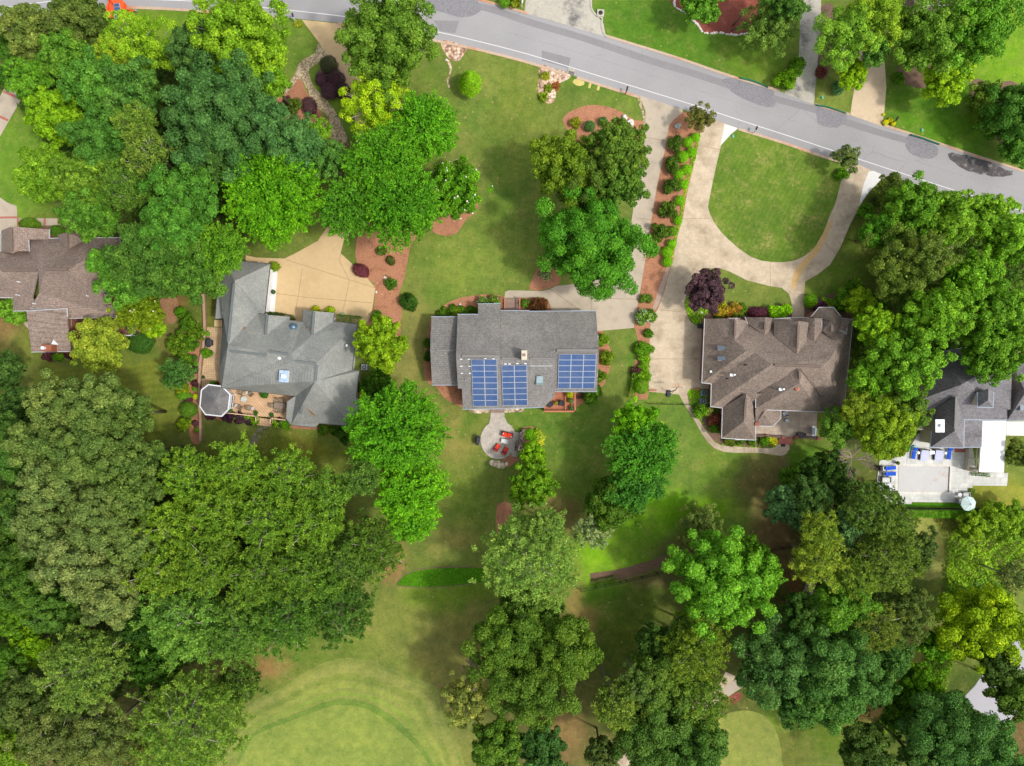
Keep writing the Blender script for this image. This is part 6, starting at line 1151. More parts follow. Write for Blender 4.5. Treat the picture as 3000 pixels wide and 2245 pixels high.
# basketball hoop
t = thing('basketball_hoop', "portable basketball hoop with a black base at the end of the drive", 'basketball hoop', tuple(P(1958, 1152))); o = tuple(P(1958, 1153)); b = MB(o, 0); b.box(0, 0, 0, .62, 1.0, .22, bev=.12); b.box(0, -.25, .22, .5, .4, .16, bev=.06); b.build('base', mat("dark grey plastic", (66, 70, 78), .5), t)
b = MB(o, 0); b.tube([(.0, .2, .2), (.3, .45, 2.6), (.45, .75, 3.0)], .06); b.tube([(0, -.3, .3), (.3, .45, 2.4)], .03); b.build('pole', DKM, t); b = MB(o, 0); b.box(.55, .85, 2.6, 1.25, .04, .8); b.build('backboard', mat("clear backboard", (90, 92, 96), .3), t)
b = MB(o, 0); b.tube([(.55+.23*math.cos(a), 1.12+.23*math.sin(a), 2.9) for a in np.linspace(0, 6.28, 15)], .025, n=5); b.build('rim', ORG, t); b = MB(o, 0)
for a in np.linspace(0, 5.8, 10): b.tube([(.55+.22*math.cos(a), 1.12+.22*math.sin(a), 2.88), (.55+.14*math.cos(a+.3), 1.12+.14*math.sin(a+.3), 2.5)], .01, n=3)
b.build('net', WHITEW, t)
for x0, lab in (((1901, 1143, 1923, 1145), "low cedar board at the left end of the wide drive"), ((2032, 1139, 2050, 1141), "low cedar board beside the air conditioners")):
    A = P(x0[0], x0[1]); B_ = P(x0[2], x0[3]); b = MB(tuple((A+B_)/2), 0); b.box(0, 0, 0, (B_-A).length, .2, .25, bev=.02); b.box(0, .0, .25, (B_-A).length*.96, .12, .02); tagp(b.build('timber_edging', WOOD), lab, 'edging')
# patio behind the taupe house
chair(2302, 1213, .14, 200, "white metal armchair at the wall on the patio behind the taupe house", METAL, .7, WHITEW)
t = thing('side_table', "small pale side table on the patio behind the taupe house", 'table', (*P(2302, 1232)[:2], .14)); b = MB((*P(2302, 1232)[:2], .14), 10); b.box(0, 0, .4, .5, .4, .04); b.build('table_top', METAL, t); b = MB((*P(2302, 1232)[:2], .14), 10); b.box(-.2, 0, 0, .04, .36, .4); b.box(.2, 0, 0, .04, .36, .4); b.build('leg', METAL, t)
t = thing('hot_tub', "dark covered storage box at the patio wall behind the taupe house", 'storage box', (*P(2343, 1274)[:2], .14)); t.name = 'storage_box'; b = MB((*P(2343, 1274)[:2], .14)); b.box(0, 0, 0, 1.15, .52, .5, bev=.03); b.build('body', mat("brown plastic", (84, 72, 70), .7), t); b = MB((*P(2343, 1274)[:2], .14)); b.box(0, 0, .5, 1.2, .58, .07, bev=.02); b.build('lid', mat("dark plastic lid", (66, 60, 62), .6), t)
t = thing('patio_wall', "low brick wall with a dark coping along the patio behind the taupe house", 'wall', tuple(P(2300, 1280)))
for a, b2 in (((2213, 1276), (2290, 1281)), ((2328, 1282), (2395, 1284))): ribbon('wall', [a, b2], .3, .6, BRICKW, 0, t, .6); ribbon('coping', [a, b2], .2, .66, GUTD, 0, t, .06)
for x, y in ((2243, 1277), (2290, 1281), (2328, 1281), (2393, 1284)): b = MB(tuple(P(x, y))); b.box(0, 0, 0, .55, .4, .75, bev=.03); b.build('pier', BRICKW, t)
t = thing('brick_steps', "brick steps with a dark mat leading down from the patio of the taupe house", 'steps', tuple(P(2300, 1295)))
for k in range(4): ribbon('step', [(2285-k*2.5, 1284+k*5), (2320+k, 1285+k*5)], .3, .16-.04*k, BRICKP, 0, t, .14)
b = MB(tuple(P(2294, 1305))); b.box(0, 0, 0.02, .6, .38, .02, bev=.005); b.build('mat', BLACK, t)
t = thing('side_wall', "white screened side rail along the south wing of the taupe house", 'railing', tuple(P(2110, 1240))); mb = MB(); rail(mb, [(2111, 1197), (2107, 1272)], 0, h=2.2, top=.08, gap=1.0); mb.build('railing', WHITEW, t); mb = MB(); A = P(2106, 1200); B_ = P(2102, 1272); mb.add([(A.x, A.y, 0), (B_.x, B_.y, 0), (B_.x, B_.y, 1.9), (A.x, A.y, 1.9)], [[0, 1, 2, 3]]); 
# retaining wall
t = thing('retaining_wall', "long brown brick retaining wall along the left side of the grey house", 'wall', tuple(P(590, 1050))); ribbon('wall', [(594, 862), (598, 918), (598, 986), (592, 1030), (586, 1060), (583, 1135), (583, 1180), (587, 1230), (586, 1292)], .42, .45, mat("brown brick", (150, 122, 98), .9, .2, 6.0, fine=(6, .2)), 3, t, .45)
ribbon('coping', [(594, 862), (598, 918), (598, 986), (592, 1030), (586, 1060), (583, 1135), (583, 1180), (587, 1230), (586, 1292)], .3, .5, mat("pale brick coping", (178, 150, 124), .9, .15, 5.0), 3, t, .05)
# white ledge along garage
ribbon("garage_apron", [(806, 788), (803, 840), (797, 915)], .7, .03, CONCW, 0)
# fences
def fence(pts, label, h, m, gap=2.2, z=0, picket=.12):
    t = thing('fence', label, 'fence', tuple(P(*pts[0]))); W = [P(x, y) for x, y in pts]; mb = MB(); k = 0; rl = MB()
    for a, b_ in zip(W[:-1], W[1:]):
        rl.tube([(a.x, a.y, h-.08), (b_.x, b_.y, h-.08)], .03, n=4); rl.tube([(a.x, a.y, .2), (b_.x, b_.y, .2)], .025, n=4); L = (b_-a).length
        for s_ in np.arange(0, L, gap):
            p = a.lerp(b_, s_/L); q = MB((p.x, p.y, 0)); q.box(0, 0, 0, .08, .08, h+.08); q.build('post', m, t)
        for s_ in np.arange(0, L, picket): p = a.lerp(b_, s_/L); rl.box(p.x, p.y, .12, .02, .02, h-.2)
    rl.build('rails', m, t); return t
fence([(2556, 1486), (2836, 1489), (3030, 1491)], "black metal fence between the pool terrace and the hedge", 1.4, DKM)
fence([(1899, 1183), (2004, 1186), (2082, 1188)], "thin black fence crossing the walkway below the wide drive", 1.0, DKM, 2.4, 0, 1.2)
fence([(1700, 1727), (1770, 1712), (1833, 1699), (1953, 1669), (2060, 1645)], "black fence between the bright lawn and the lower woodland edge", 1.3, DKM)
fence([(2240, 1614), (2290, 1602), (2340, 1600)], "short dark fence end in the shade right of the bright green tree", 1.3, DKM)

# pool terrace
pool = thing('pool', "rectangular pool closed by a stained pale grey cover", 'pool', tuple(P(2706, 1405, .12)))
COVER = mat("pale pool cover", (196, 194, 192), .8, .04, 1.0, .4, stain=(176, 138, 110), stsc=.28, stlo=.56, sthi=.74)
sheet('cover', [(2633, 1367), (2782, 1368), (2778, 1442), (2631, 1441)], .16, COVER, parent=pool)
ribbon('cover_housing', [(2782, 1368), (2778.5, 1442)], .16, .2, DKM, 0, pool, .1)
BLU = mat("blue cushion", (26, 84, 200), .8, .06, 4.0); LAV = mat("lavender towel", (196, 200, 226), .9, .06, 4.0)
def lounger(px, py, a, label, z=.1):
    t = thing('sun_lounger', label, 'sun lounger', (*P(px, py)[:2], z), "blue sun loungers round the pool"); o = (*P(px, py, .5)[:2], z); b = MB(o, a); b.box(0, 0, .22, .62, 1.75, .07, bev=.02); b.build('frame', WHITEW, t)
    b = MB(o, a); b.box(0, -.28, .29, .52, 1.1, .1, bev=.03); b.build('cushion', BLU, t); b = MB(o, a); b.add([(-.26, .3, .3), (.26, .3, .3), (.26, .82, .72), (-.26, .82, .72), (-.26, .3, .4), (.26, .3, .4), (.26, .8, .8), (-.26, .8, .8)], [[3, 2, 1, 0], [4, 5, 6, 7], [0, 1, 5, 4], [1, 2, 6, 5], [2, 3, 7, 6], [3, 0, 4, 7]]); b.build('back_cushion', BLU, t)
    for x in (-.26, .26):
        for y in (-.75, .7): b = MB(o, a); b.box(x, y, 0, .05, .05, .22); b.build('leg', WHITEW, t)
lounger(2679, 1328, -8, "blue sun lounger above the pool, leftmost of that row"); lounger(2782, 1329, -5, "blue sun lounger above the pool, rightmost of that row"); lounger(2608, 1372, 95, "blue sun lounger left of the pool, the upper of two"); lounger(2608, 1389, 92, "blue sun lounger left of the pool, the lower of two")
for px, lab in ((2708, "wide daybed under lavender towels, left of the white side table"), (2750, "wide daybed under lavender towels, right of the white side table")):
    t = thing('daybed', lab, 'daybed', (*P(px, 1334)[:2], .1), "daybeds under towels"); o = (*P(px, 1333, .5)[:2], .1); b = MB(o, -4); b.box(0, 0, 0, 1.15, 1.35, .3, bev=.03); b.box(-.1, .72, 0, 1.35, .12, .6, bev=.03); b.build('frame', DKM, t)
    b = MB(o, -4); b.box(.08, -.02, .3, 1.15, 1.35, .1, bev=.04); b.box(.05, .4, .4, 1.0, .5, .06, bev=.03); b.build('towel', LAV, t); b = MB(o, -7); b.box(.05, -.72, .02, 1.0, .25, .3, bev=.05); b.build('towel', LAV, t)
rtable(2692, 1327, .1, .2, "round white stool between the left lounger and the daybed", WHITEW, .45, WHITEW); rtable(2771, 1328, .1, .2, "round white stool between the right daybed and the lounger", WHITEW, .45, WHITEW)
t = thing('side_table', "square white side table between the two daybeds", 'table', (*P(2730, 1326)[:2], .1)); b = MB((*P(2730, 1326, .5)[:2], .1)); b.box(0, 0, .42, .6, .4, .04); b.build('table_top', METAL, t); b = MB((*P(2730, 1326, .5)[:2], .1)); b.box(-.25, 0, 0, .05, .35, .42); b.box(.25, 0, 0, .05, .35, .42); b.build('leg', DKM, t)
GC = mat("pale grey cushion", (206, 208, 204), .8)
def sofa2(px, py, a, label, w=1.2, d=.75):
    t = thing('outdoor_sofa', label, 'sofa', (*P(px, py)[:2], .1)); o = (*P(px, py, .5)[:2], .1); b = MB(o, a); b.box(0, 0, 0, w, d, .3, bev=.02); b.box(0, d/2, .0, w, .1, .7, bev=.02); b.box(w/2, 0, .3, .1, d, .25); b.box(-w/2, 0, .3, .1, d, .25); b.build('frame', mat("grey frame", (150, 152, 150), .6), t); b = MB(o, a); b.box(0, -.04, .3, w*.88, d*.8, .13, bev=.03); b.build('seat_cushion', GC, t)
sofa2(2597, 1406, 0, "pale grey sofa above the fire pit left of the pool"); sofa2(2597, 1455, 180, "pale grey sofa below the fire pit left of the pool"); sofa2(2580, 1430, 90, "pale grey armchair left of the fire pit", .75, .6); sofa2(2831, 1449, 0, "grey armchair pair above the umbrella by the pool", .95, .6); sofa2(2812, 1468, 90, "grey armchair left of the umbrella by the pool", .65, .6)
t = thing('fire_pit', "square white fire pit with a dark centre left of the pool", 'fire pit', (*P(2597, 1429)[:2], .1)); b = MB((*P(2597, 1429, .4)[:2], .1)); b.box(0, 0, 0, 1.25, 1.1, .4, bev=.03); b.build('surround', WHITEW, t); b = MB((*P(2597, 1429, .4)[:2], .1)); b.box(0, 0, .4, .66, .66, .03); b.build('burner', BLACK, t)
rtable(2813, 1450, .1, .28, "small white table beside the armchairs by the umbrella", WHITEW, .42, WHITEW)
t = thing('umbrella', "large pale mint octagonal umbrella at the corner of the pool terrace", 'umbrella', tuple(P(2838, 1472))); c_ = P(2842.5, 1477.5, 2.7); b = MB((c_.x, c_.y, 0)); n = 8
ring = [(1.04*math.cos(2*math.pi*k/8+.2), 1.04*math.sin(2*math.pi*k/8+.2), 2.35) for k in range(8)]; b.add(ring+[(0, 0, 2.85)]+[(x, y, z-.12) for x, y, z in ring], [[k, (k+1) % 8, 8] for k in range(8)]+[[k, 9+k, 9+(k+1) % 8, (k+1) % 8] for k in range(8)]); b.build('canopy', mat("pale mint canvas", (206, 226, 222), .8, .03, 2.0), t)
b = MB((c_.x, c_.y, 0)); b.tube([(0, 0, .1), (0, 0, 2.85)], .035); b.cyl(0, 0, .02, .3, .08, 16); b.cyl(0, 0, 2.85, .05, .08, 8); b.build('pole', DKM, t)
for k in range(8):
    x, y, z_ = ring[k]; b = MB((c_.x, c_.y, 0)); b.tube([(0, 0, 2.86), (x, y, z_+.012)], .012, n=4); b.build('rib', mat("pale seam", (186, 206, 204), .8), t)
t = thing('pool_pole', "thin white pool pole lying on the terrace above the pool", 'pole', tuple(P(2659, 1340, .12))); b = MB(); b.tube([tuple(P(2661, 1322, .14)), tuple(P(2658, 1355, .14))], .025); b.build('shaft', METALW, t); b = MB(); b.tube([tuple(P(2660, 1320, .14)), tuple(P(2662, 1324, .14))], .07); b.build('brush', WHITEW, t)
t = thing('pool_float', "turquoise pool float at the left end of the loungers", 'float', tuple(P(2674, 1312, .1))); b = MB(tuple(P(2674, 1312, .1)), 20); b.box(0, 0, 0, .9, .3, .15, bev=.06); b.box(.2, .15, .1, .4, .3, .15, bev=.06); b.build('float', mat("turquoise vinyl", (60, 200, 200), .4), t)
sheet("brick_landing", [(2797, 1313), (2838, 1313), (2838, 1326), (2797, 1326)], .115, BRICKP)
# ---------------------------------------------------------------- trees
# px, py, radius px, colour, style, height (0 = from size), label
T = [
(85, 95, 78, (112, 132, 74), 'oak', 0, "olive grey oak at the top left corner beside the road bend"),
(225, 55, 88, (100, 122, 66), 'oak', 0, "olive oak left of the orange trailer"),
(205, 172, 78, (98, 146, 56), 'oak', 0, "mid green oak below the olive oak near the trailer"),
(90, 235, 66, (96, 152, 48), 'leafy', 0, "bright green tree overhanging the banded driveway at the far left"),
(410, 140, 100, (134, 174, 48), 'sparse', 15, "yellow green birch with white stems below the orange trailer"),
(330, 175, 60, (134, 160, 50), 'sparse', 14, "smaller yellow green birch left of the white stemmed one"),
(592, 150, 92, (84, 124, 72), 'oak', 17, "blue green oak left of the bright yellow green tree by the road"),
(712, 115, 138, (130, 172, 46), 'leafy', 21, "tall bright yellow green tree left of the peach driveway mouth"),
(790, 235, 60, (118, 164, 44), 'leafy', 14, "lower yellow green crown beside the gravel creek"),
(272, 250, 82, (86, 142, 62), 'oak', 19, "fresh green oak in the middle of the upper left wood"),
(382, 262, 86, (84, 132, 68), 'oak', 18, "green oak with bare pale branches in the upper left wood"),
(655, 345, 172, (74, 120, 74), 'oak', 24, "huge blue green oak, the largest crown of the upper left wood"),
(176, 345, 88, (126, 172, 34), 'leafy', 15, "bright yellow green tree at the lawn edge on the far left"),
(305, 405, 90, (76, 130, 60), 'oak', 18, "dark green oak right of the bright yellow green lawn edge tree"),
(400, 372, 68, (108, 138, 62), 'pine', 20, "olive tree between two dark oaks in the upper left wood"),
(432, 445, 76, (106, 132, 64), 'pine', 21, "grey olive tree left of the huge blue green oak"),
(140, 512, 86, (116, 160, 50), 'oak', 14, "pale yellow green tree beside the left lawn"),
(258, 520, 84, (110, 148, 56), 'leafy', 17, "light green tree with a bare branch above the brown house"),
(376, 545, 84, (90, 126, 54), 'pine', 19, "dull olive tree in the wood above the brown house"),
(545, 575, 96, (78, 136, 56), 'oak', 20, "green oak below the huge blue green oak"),
(600, 470, 74, (76, 116, 62), 'oak', 17, "dark oak tucked under the huge blue green oak"),
(803, 575, 148, (96, 166, 24), 'maple', 19, "vivid green maple above the grey house"),
(265, 625, 82, (86, 136, 52), 'oak', 16, "mid green oak overhanging the brown house gable"),
(440, 755, 112, (78, 120, 54), 'oak', 20, "large dark oak right of the brown house"),
(570, 800, 88, (82, 126, 52), 'oak', 18, "dark oak touching the west eave of the grey house"),
(372, 830, 76, (90, 146, 58), 'oak', 14, "light green tree hanging over the brown house chimney"),
(300, 770, 42, (92, 150, 58), 'oak', 12, "light green spray over the brown house roof"),
(510, 655, 90, (78, 138, 56), 'oak', 21, "green oak between the brown house and the grey house"),
(645, 735, 80, (98, 152, 40), 'maple', 17, "yellowish green tree over the north corner of the grey house"),
(410, 905, 68, (116, 140, 30), 'leafy', 10, "yellowish magnolia at the end of the brown red deck"),
(292, 1012, 80, (150, 170, 70), 'oak', 8, "rounded yellow green tree over the brown red deck"),
(15, 1085, 60, (74, 108, 58), 'oak', 8, "dark oak at the left edge above the big wood"),
(40, 1190, 60, (70, 104, 54), 'oak', 9, "dark oak at the left edge, lower of two above the big wood"),
(518, 1096, 48, (78, 126, 66), 'maple', 6, "small blue green tree in the bed left of the retaining wall"),
(1138, 120, 150, (104, 142, 56), 'leafy', 20, "big soft green tree leaning over the road"),
(1100, 305, 98, (150, 184, 34), 'sparse', 15, "yellow green tree with a bare forked branch beside the driveway"),
(1245, 375, 96, (88, 164, 30), 'maple', 15, "vivid green maple, uppermost of the group beside the central lawn"),
(1125, 480, 112, (84, 154, 30), 'maple', 17, "vivid green maple in the middle of the group beside the central lawn"),
(1172, 600, 116, (78, 150, 28), 'maple', 17, "vivid green maple, lowest of the group beside the central lawn"),
(1022, 610, 88, (80, 146, 36), 'maple', 15, "green maple overhanging the neck of the peach court"),
(860, 425, 88, (76, 126, 80), 'oak', 17, "blue green oak left of the lower gravel creek"),
(780, 345, 62, (72, 118, 76), 'oak', 20, "small blue green crown beside the upper gravel creek"),
(965, 470, 60, (88, 138, 70), 'oak', 13, "green crown between the blue green oak and the maples"),
(928, 385, 42, (112, 160, 48), 'sparse', 9, "thin yellow green tree over the mulch by the creek"),
(1648, 485, 98, (112, 142, 42), 'oak', 15, "yellowish olive tree left in the cluster above the solar house"),
(1812, 448, 92, (100, 132, 54), 'leafy', 16, "olive green tree right in the cluster above the solar house"),
(1800, 408, 44, (98, 132, 54), 'leafy', 17, "narrow olive crown sticking up over the island bed"),
(1825, 535, 72, (92, 132, 54), 'leafy', 14, "dull green crown over the solar house driveway"),
(1715, 520, 92, (84, 112, 44), 'oak', 14, "darker crown at the centre of the cluster above the solar house"),
(1732, 712, 160, (78, 148, 46), 'oak', 17, "very large round green oak directly above the solar house"),
(2051, 345, 42, (106, 110, 62), 'sparse', 5, "small reddish green tree at the road between the two driveways"),
(2482, 463, 38, (98, 118, 74), 'sparse', 5, "small grey green tree at the road corner of the loop lawn"),
(2067, 850, 62, (92, 70, 82), 'oak', 7, "dark purple tree beside the taupe house drive"),
(2055, 15, 58, (104, 160, 58), 'leafy', 7, "bright green tree at the left of the red mulch bed"),
(2254, 78, 78, (106, 138, 70), 'sparse', 8, "grey green willow-leaved tree right of the red mulch bed"),
(2300, -5, 70, (84, 128, 60), 'leafy', 11, "green tree cut by the top edge over the shaded driveway"),
(2478, 110, 88, (122, 166, 62), 'sparse', 12, "light green tree with fine pale twigs between the two upper driveways"),
(2570, 50, 90, (136, 170, 54), 'sparse', 13, "yellow green tree over the tan upper driveway"),
(2562, 150, 45, (92, 140, 66), 'leafy', 9, "green crown hanging over the tan upper driveway"),
(2495, 218, 48, (144, 186, 30), 'leafy', 6, "yellow green round tree at the foot of the light green twiggy tree"),
(2715, 115, 104, (112, 154, 60), 'leafy', 14, "green tree left in the top right group"),
(2850, 85, 116, (100, 158, 52), 'leafy', 15, "big green tree covering the hidden house in the top right"),
(2765, 243, 66, (148, 188, 40), 'oak', 8, "round yellow green tree in the upper right lawn"),
(2890, 292, 56, (110, 142, 58), 'oak', 6, "olive yellow crown at the brown edged bed on the right"),
(2965, 330, 88, (76, 130, 54), 'oak', 9, "dark green tree at the right edge by the brown edged bed"),
(2985, 425, 62, (92, 146, 60), 'oak', 6, "green tree at the right edge above the road"),
(2905, 365, 44, (84, 136, 44), 'leafy', 5, "low green shrubby tree at the foot of the right edge bed"),
(2612, 560, 50, (104, 126, 60), 'oak', 8, "olive shrubby tree beside the white apron of the loop drive"),
(2675, 618, 88, (100, 152, 46), 'leafy', 13, "green tree just below the road, left of the right hand grove"),
(2785, 640, 86, (122, 168, 54), 'leafy', 14, "light green tree just below the road in the right hand grove"),
(2900, 640, 70, (126, 174, 56), 'leafy', 13, "light green tree nearest the road at the right"),
(2960, 700, 88, (122, 174, 54), 'leafy', 14, "light yellow green tree at the right edge of the grove"),
(2570, 680, 56, (72, 136, 34), 'leafy', 10, "dark green tree on the left side of the right hand grove"),
(2640, 775, 106, (98, 120, 54), 'sparse', 15, "dull olive tree with thin foliage in the right hand grove"),
(2722, 755, 72, (106, 128, 62), 'sparse', 16, "grey olive tree in the heart of the right hand grove"),
(2835, 820, 88, (108, 162, 42), 'leafy', 15, "green tree in the middle right of the grove"),
(2920, 920, 104, (112, 162, 50), 'leafy', 16, "large green tree at the right above the pool house"),
(2740, 925, 92, (120, 170, 50), 'leafy', 16, "bright green tree above the pool house chimney"),
(2570, 965, 64, (128, 174, 36), 'leafy', 11, "yellow green tree touching the taupe house east eave"),
(2645, 1055, 112, (112, 164, 52), 'leafy', 15, "large light green tree between the taupe house and the pool house"),
(2905, 1035, 92, (100, 150, 46), 'leafy', 14, "green tree spreading over the pool house roof"),
(2545, 1110, 60, (108, 162, 46), 'leafy', 11, "green crown along the east eave of the taupe house"),
(2515, 882, 42, (138, 176, 36), 'oak', 5, "yellow green shrubby tree right of the turret"),
(2470, 880, 30, (76, 126, 26), 'oak', 3.5, "dark green shrubby tree just right of the purple shrub"),
(2530, 925, 32, (128, 170, 34), 'oak', 4, "yellow green shrub below the shrubby tree right of the turret"),
(2588, 1246, 88, (124, 156, 40), 'conif', 14, "yellowish evergreen left of the pool house chimney"),
(2515, 1200, 52, (118, 142, 44), 'conif', 12, "yellowish evergreen touching the taupe house corner"),
(2462, 1245, 56, (98, 140, 58), 'conif', 9, "green evergreen at the end of the taupe house patio"),
(2660, 1200, 60, (96, 128, 52), 'conif', 12, "dark olive evergreen beside the pool house eave"),
(2420, 1395, 74, (62, 98, 40), 'leafy', 8, "dark green thicket tree left of the dead tree"),
(2322, 1402, 46, (74, 118, 34), 'leafy', 5, "green bushy tree at the lawn corner below the taupe house"),
(2300, 1480, 62, (84, 126, 92), 'oak', 9, "blue green round tree at the edge of the bare soil"),
(2370, 1452, 56, (74, 108, 58), 'oak', 10, "dark green tree between the blue green trees and the thicket"),
(2545, 1500, 82, (94, 122, 58), 'pine', 16, "dull green pine left of the pool hedge"),
(2400, 1560, 68, (122, 144, 56), 'pine', 17, "yellow olive pine, upper left of the pine group below the pool"),
(2395, 1640, 86, (132, 152, 60), 'pine', 17, "yellow olive pine with dense tufts below the blue green trees"),
(2480, 1548, 48, (90, 132, 96), 'oak', 11, "blue green crown among the pines"),
(2588, 1640, 108, (106, 130, 58), 'pine', 17, "olive pine in the middle of the lower right wood"),
(2612, 1530, 72, (98, 124, 56), 'pine', 15, "olive pine just below the hedge end"),
(2678, 1612, 62, (78, 104, 52), 'leafy', 11, "dark tree beside the pale mown ring"),
(2500, 1690, 76, (110, 136, 56), 'pine', 16, "yellowish pine below the blue green crown"),
(2852, 1540, 44, (128, 164, 44), 'conif', 4, "golden green cedar, leftmost below the pool lawn"),
(2905, 1520, 46, (124, 160, 46), 'conif', 4.5, "golden green cedar, second from the left below the pool lawn"),
(2958, 1512, 46, (120, 158, 44), 'conif', 4.5, "golden green cedar, third from the left below the pool lawn"),
(2945, 1556, 36, (122, 160, 46), 'conif', 4, "golden green cedar, lowest of the row below the pool lawn"),
(2998, 1540, 38, (116, 156, 44), 'conif', 4, "golden green cedar at the right edge below the pool lawn"),
(2982, 1328, 44, (104, 124, 58), 'leafy', 5, "olive evergreen at the right edge beside the white flat roof"),
(2875, 1828, 132, (146, 178, 26), 'leafy', 14, "bright lime yellow tree, the brightest crown at the lower right"),
(2968, 1690, 52, (116, 132, 86), 'pine', 10, "grey green cypress at the right edge above the lime tree"),
(2740, 1890, 48, (92, 152, 26), 'leafy', 8, "bright green tree left of the lime yellow tree"),
(2690, 2010, 66, (96, 150, 26), 'leafy', 9, "bright green tree along the diagonal strip"),
(2640, 2085, 62, (76, 122, 30), 'leafy', 9, "green tree below the diagonal strip"),
(2775, 2140, 128, (76, 122, 66), 'oak', 18, "large dark blue green oak at the bottom right"),
(2880, 2190, 108, (76, 128, 70), 'oak', 17, "dark blue green oak at the bottom right corner"),
(2530, 2200, 84, (78, 108, 54), 'oak', 13, "dull green oak at the bottom edge right of the far green"),
(2690, 2222, 60, (70, 104, 52), 'oak', 14, "dark oak at the bottom edge between two oaks"),
(2970, 2030, 78, (88, 122, 48), 'leafy', 13, "dark green tree over the pale parking pad at the right edge"),
(2920, 1950, 56, (76, 104, 50), 'leafy', 12, "dark crown below the lime yellow tree"),
(2440, 1950, 130, (84, 130, 70), 'oak', 18, "large blue green oak in the centre of the lower right wood"),
(2268, 1932, 120, (82, 124, 72), 'oak', 16, "blue green oak beside the pink cart path"),
(2430, 2040, 96, (84, 132, 66), 'oak', 16, "blue green oak above the far green's right side"),
(2335, 2070, 64, (74, 120, 60), 'oak', 13, "blue green crown touching the far green"),
(2560, 2005, 62, (72, 118, 58), 'oak', 12, "small green oak on the diagonal strip"),
(2462, 1775, 92, (92, 142, 46), 'oak', 15, "fresh green oak between the pines and the blue green oaks"),
(2550, 1835, 88, (106, 124, 56), 'pine', 16, "grey olive pine with a bare branch star"),
(2655, 1795, 78, (92, 112, 60), 'sparse', 13, "thin grey green tree at the strip beside the lime tree"),
(2605, 1912, 68, (74, 120, 62), 'oak', 12, "round green tree at the turn of the diagonal strip"),
(2350, 1800, 66, (70, 108, 50), 'oak', 12, "dark oak below the bare red soil"),
(2110, 1700, 152, (110, 172, 56), 'leafy', 17, "large bright green tree right of the black woodland fence"),
(2200, 1690, 84, (92, 156, 34), 'maple', 14, "bright green side crown of the large tree by the fence"),
(2200, 1625, 56, (88, 142, 36), 'leafy', 9, "small green tree above the large bright tree by the fence"),
(2050, 1535, 64, (122, 142, 86), 'sparse', 6, "grey green sage coloured tree on the lawn below the taupe house"),
(2020, 1860, 62, (78, 118, 50), 'leafy', 13, "green crown under the large bright tree"),
(1553, 1640, 160, (126, 158, 86), 'pine', 19, "very large pale green pine below the small garden trees"),
(1600, 1545, 70, (120, 150, 82), 'pine', 16, "pale green pine top above the very large pine"),
(1486, 1885, 114, (90, 124, 46), 'oak', 18, "glossy green oak, left of the lower middle group"),
(1645, 1900, 114, (92, 124, 44), 'oak', 18, "glossy green oak, right of the lower middle group"),
(1558, 2005, 126, (90, 122, 48), 'oak', 19, "glossy green oak, lowest of the lower middle group"),
(1555, 1805, 92, (72, 104, 40), 'oak', 14, "dark oak shaded by the very large pine"),
(1366, 2044, 76, (136, 146, 86), 'sparse', 13, "sparse grey tree with bare twigs right of the golf green"),
(1457, 2185, 82, (90, 128, 46), 'oak', 16, "glossy green oak at the bottom edge right of the golf green"),
(1585, 2190, 74, (64, 108, 58), 'oak', 15, "dark blue green oak at the bottom edge middle"),
(1808, 2062, 82, (114, 138, 64), 'pine', 16, "grey olive pine right of the glossy oaks"),
(2030, 1900, 110, (106, 130, 46), 'pine', 17, "yellow olive tree left of the cart path gap"),
(1935, 1990, 100, (94, 126, 54), 'oak', 15, "mid green tree in the lower middle wood"),
(2045, 2045, 94, (104, 134, 56), 'pine', 15, "olive green tree above the bottom cart path piece"),
(1925, 1880, 62, (62, 96, 40), 'leafy', 12, "dark tree at the edge of the lower clearing"),
(1905, 2140, 120, (82, 118, 56), 'oak', 16, "green oak at the bottom middle"),
(2030, 2195, 104, (84, 124, 60), 'oak', 15, "green oak at the bottom left of the far green"),
(1765, 2205, 56, (86, 106, 62), 'oak', 11, "grey green crown at the bottom edge by the bare soil"),
(1875, 2010, 60, (90, 118, 64), 'sparse', 15, "thin grey green tree at the centre of the lower middle wood"),
(1866, 1240, 66, (106, 170, 24), 'leafy', 9, "bright green tree, top of the row on the lawn between two gardens"),
(1880, 1338, 100, (70, 144, 40), 'maple', 12, "blue green maple with radiating sprays in the middle of the row"),
(1862, 1420, 78, (58, 126, 44), 'maple', 11, "dark green maple below the radiating one"),
(1796, 1470, 84, (80, 116, 36), 'oak', 9, "dark olive tree at the lower left of the row"),
(1925, 1290, 52, (64, 128, 34), 'leafy', 9, "dark green side crown at the right of the row"),
(1735, 1553, 56, (136, 156, 124), 'sparse', 7, "silvery tree at the bottom end of the row"),
(1561, 1332, 42, (116, 164, 30), 'leafy', 5, "small bright green tree touching the round patio"),
(1560, 1422, 70, (104, 150, 34), 'leafy', 8, "round bright green tree below the small patio tree"),
(1590, 1390, 24, (112, 160, 30), 'leafy', 6, "small green sprig crown right above the round tree"),
(1160, 1262, 144, (84, 158, 28), 'maple', 17, "very large vivid maple right of the grey house lawn"),
(1205, 1440, 100, (100, 172, 26), 'maple', 15, "yellow green maple below the very large vivid maple"),
(1205, 1518, 72, (92, 164, 26), 'maple', 14, "yellow green maple, lowest beside the back lawn"),
(1112, 1010, 80, (132, 168, 34), 'leafy', 10, "round yellow green tree at the east wall of the grey house"),
(1103, 1125, 50, (58, 104, 24), 'leafy', 4, "dark green low tree below the round yellow green one"),
(1060, 1400, 62, (90, 124, 60), 'pine', 16, "grey green pine squeezed left of the yellow green maple"),
(1094, 1600, 104, (92, 124, 52), 'pine', 16, "green pine at the right point of the big wood"),
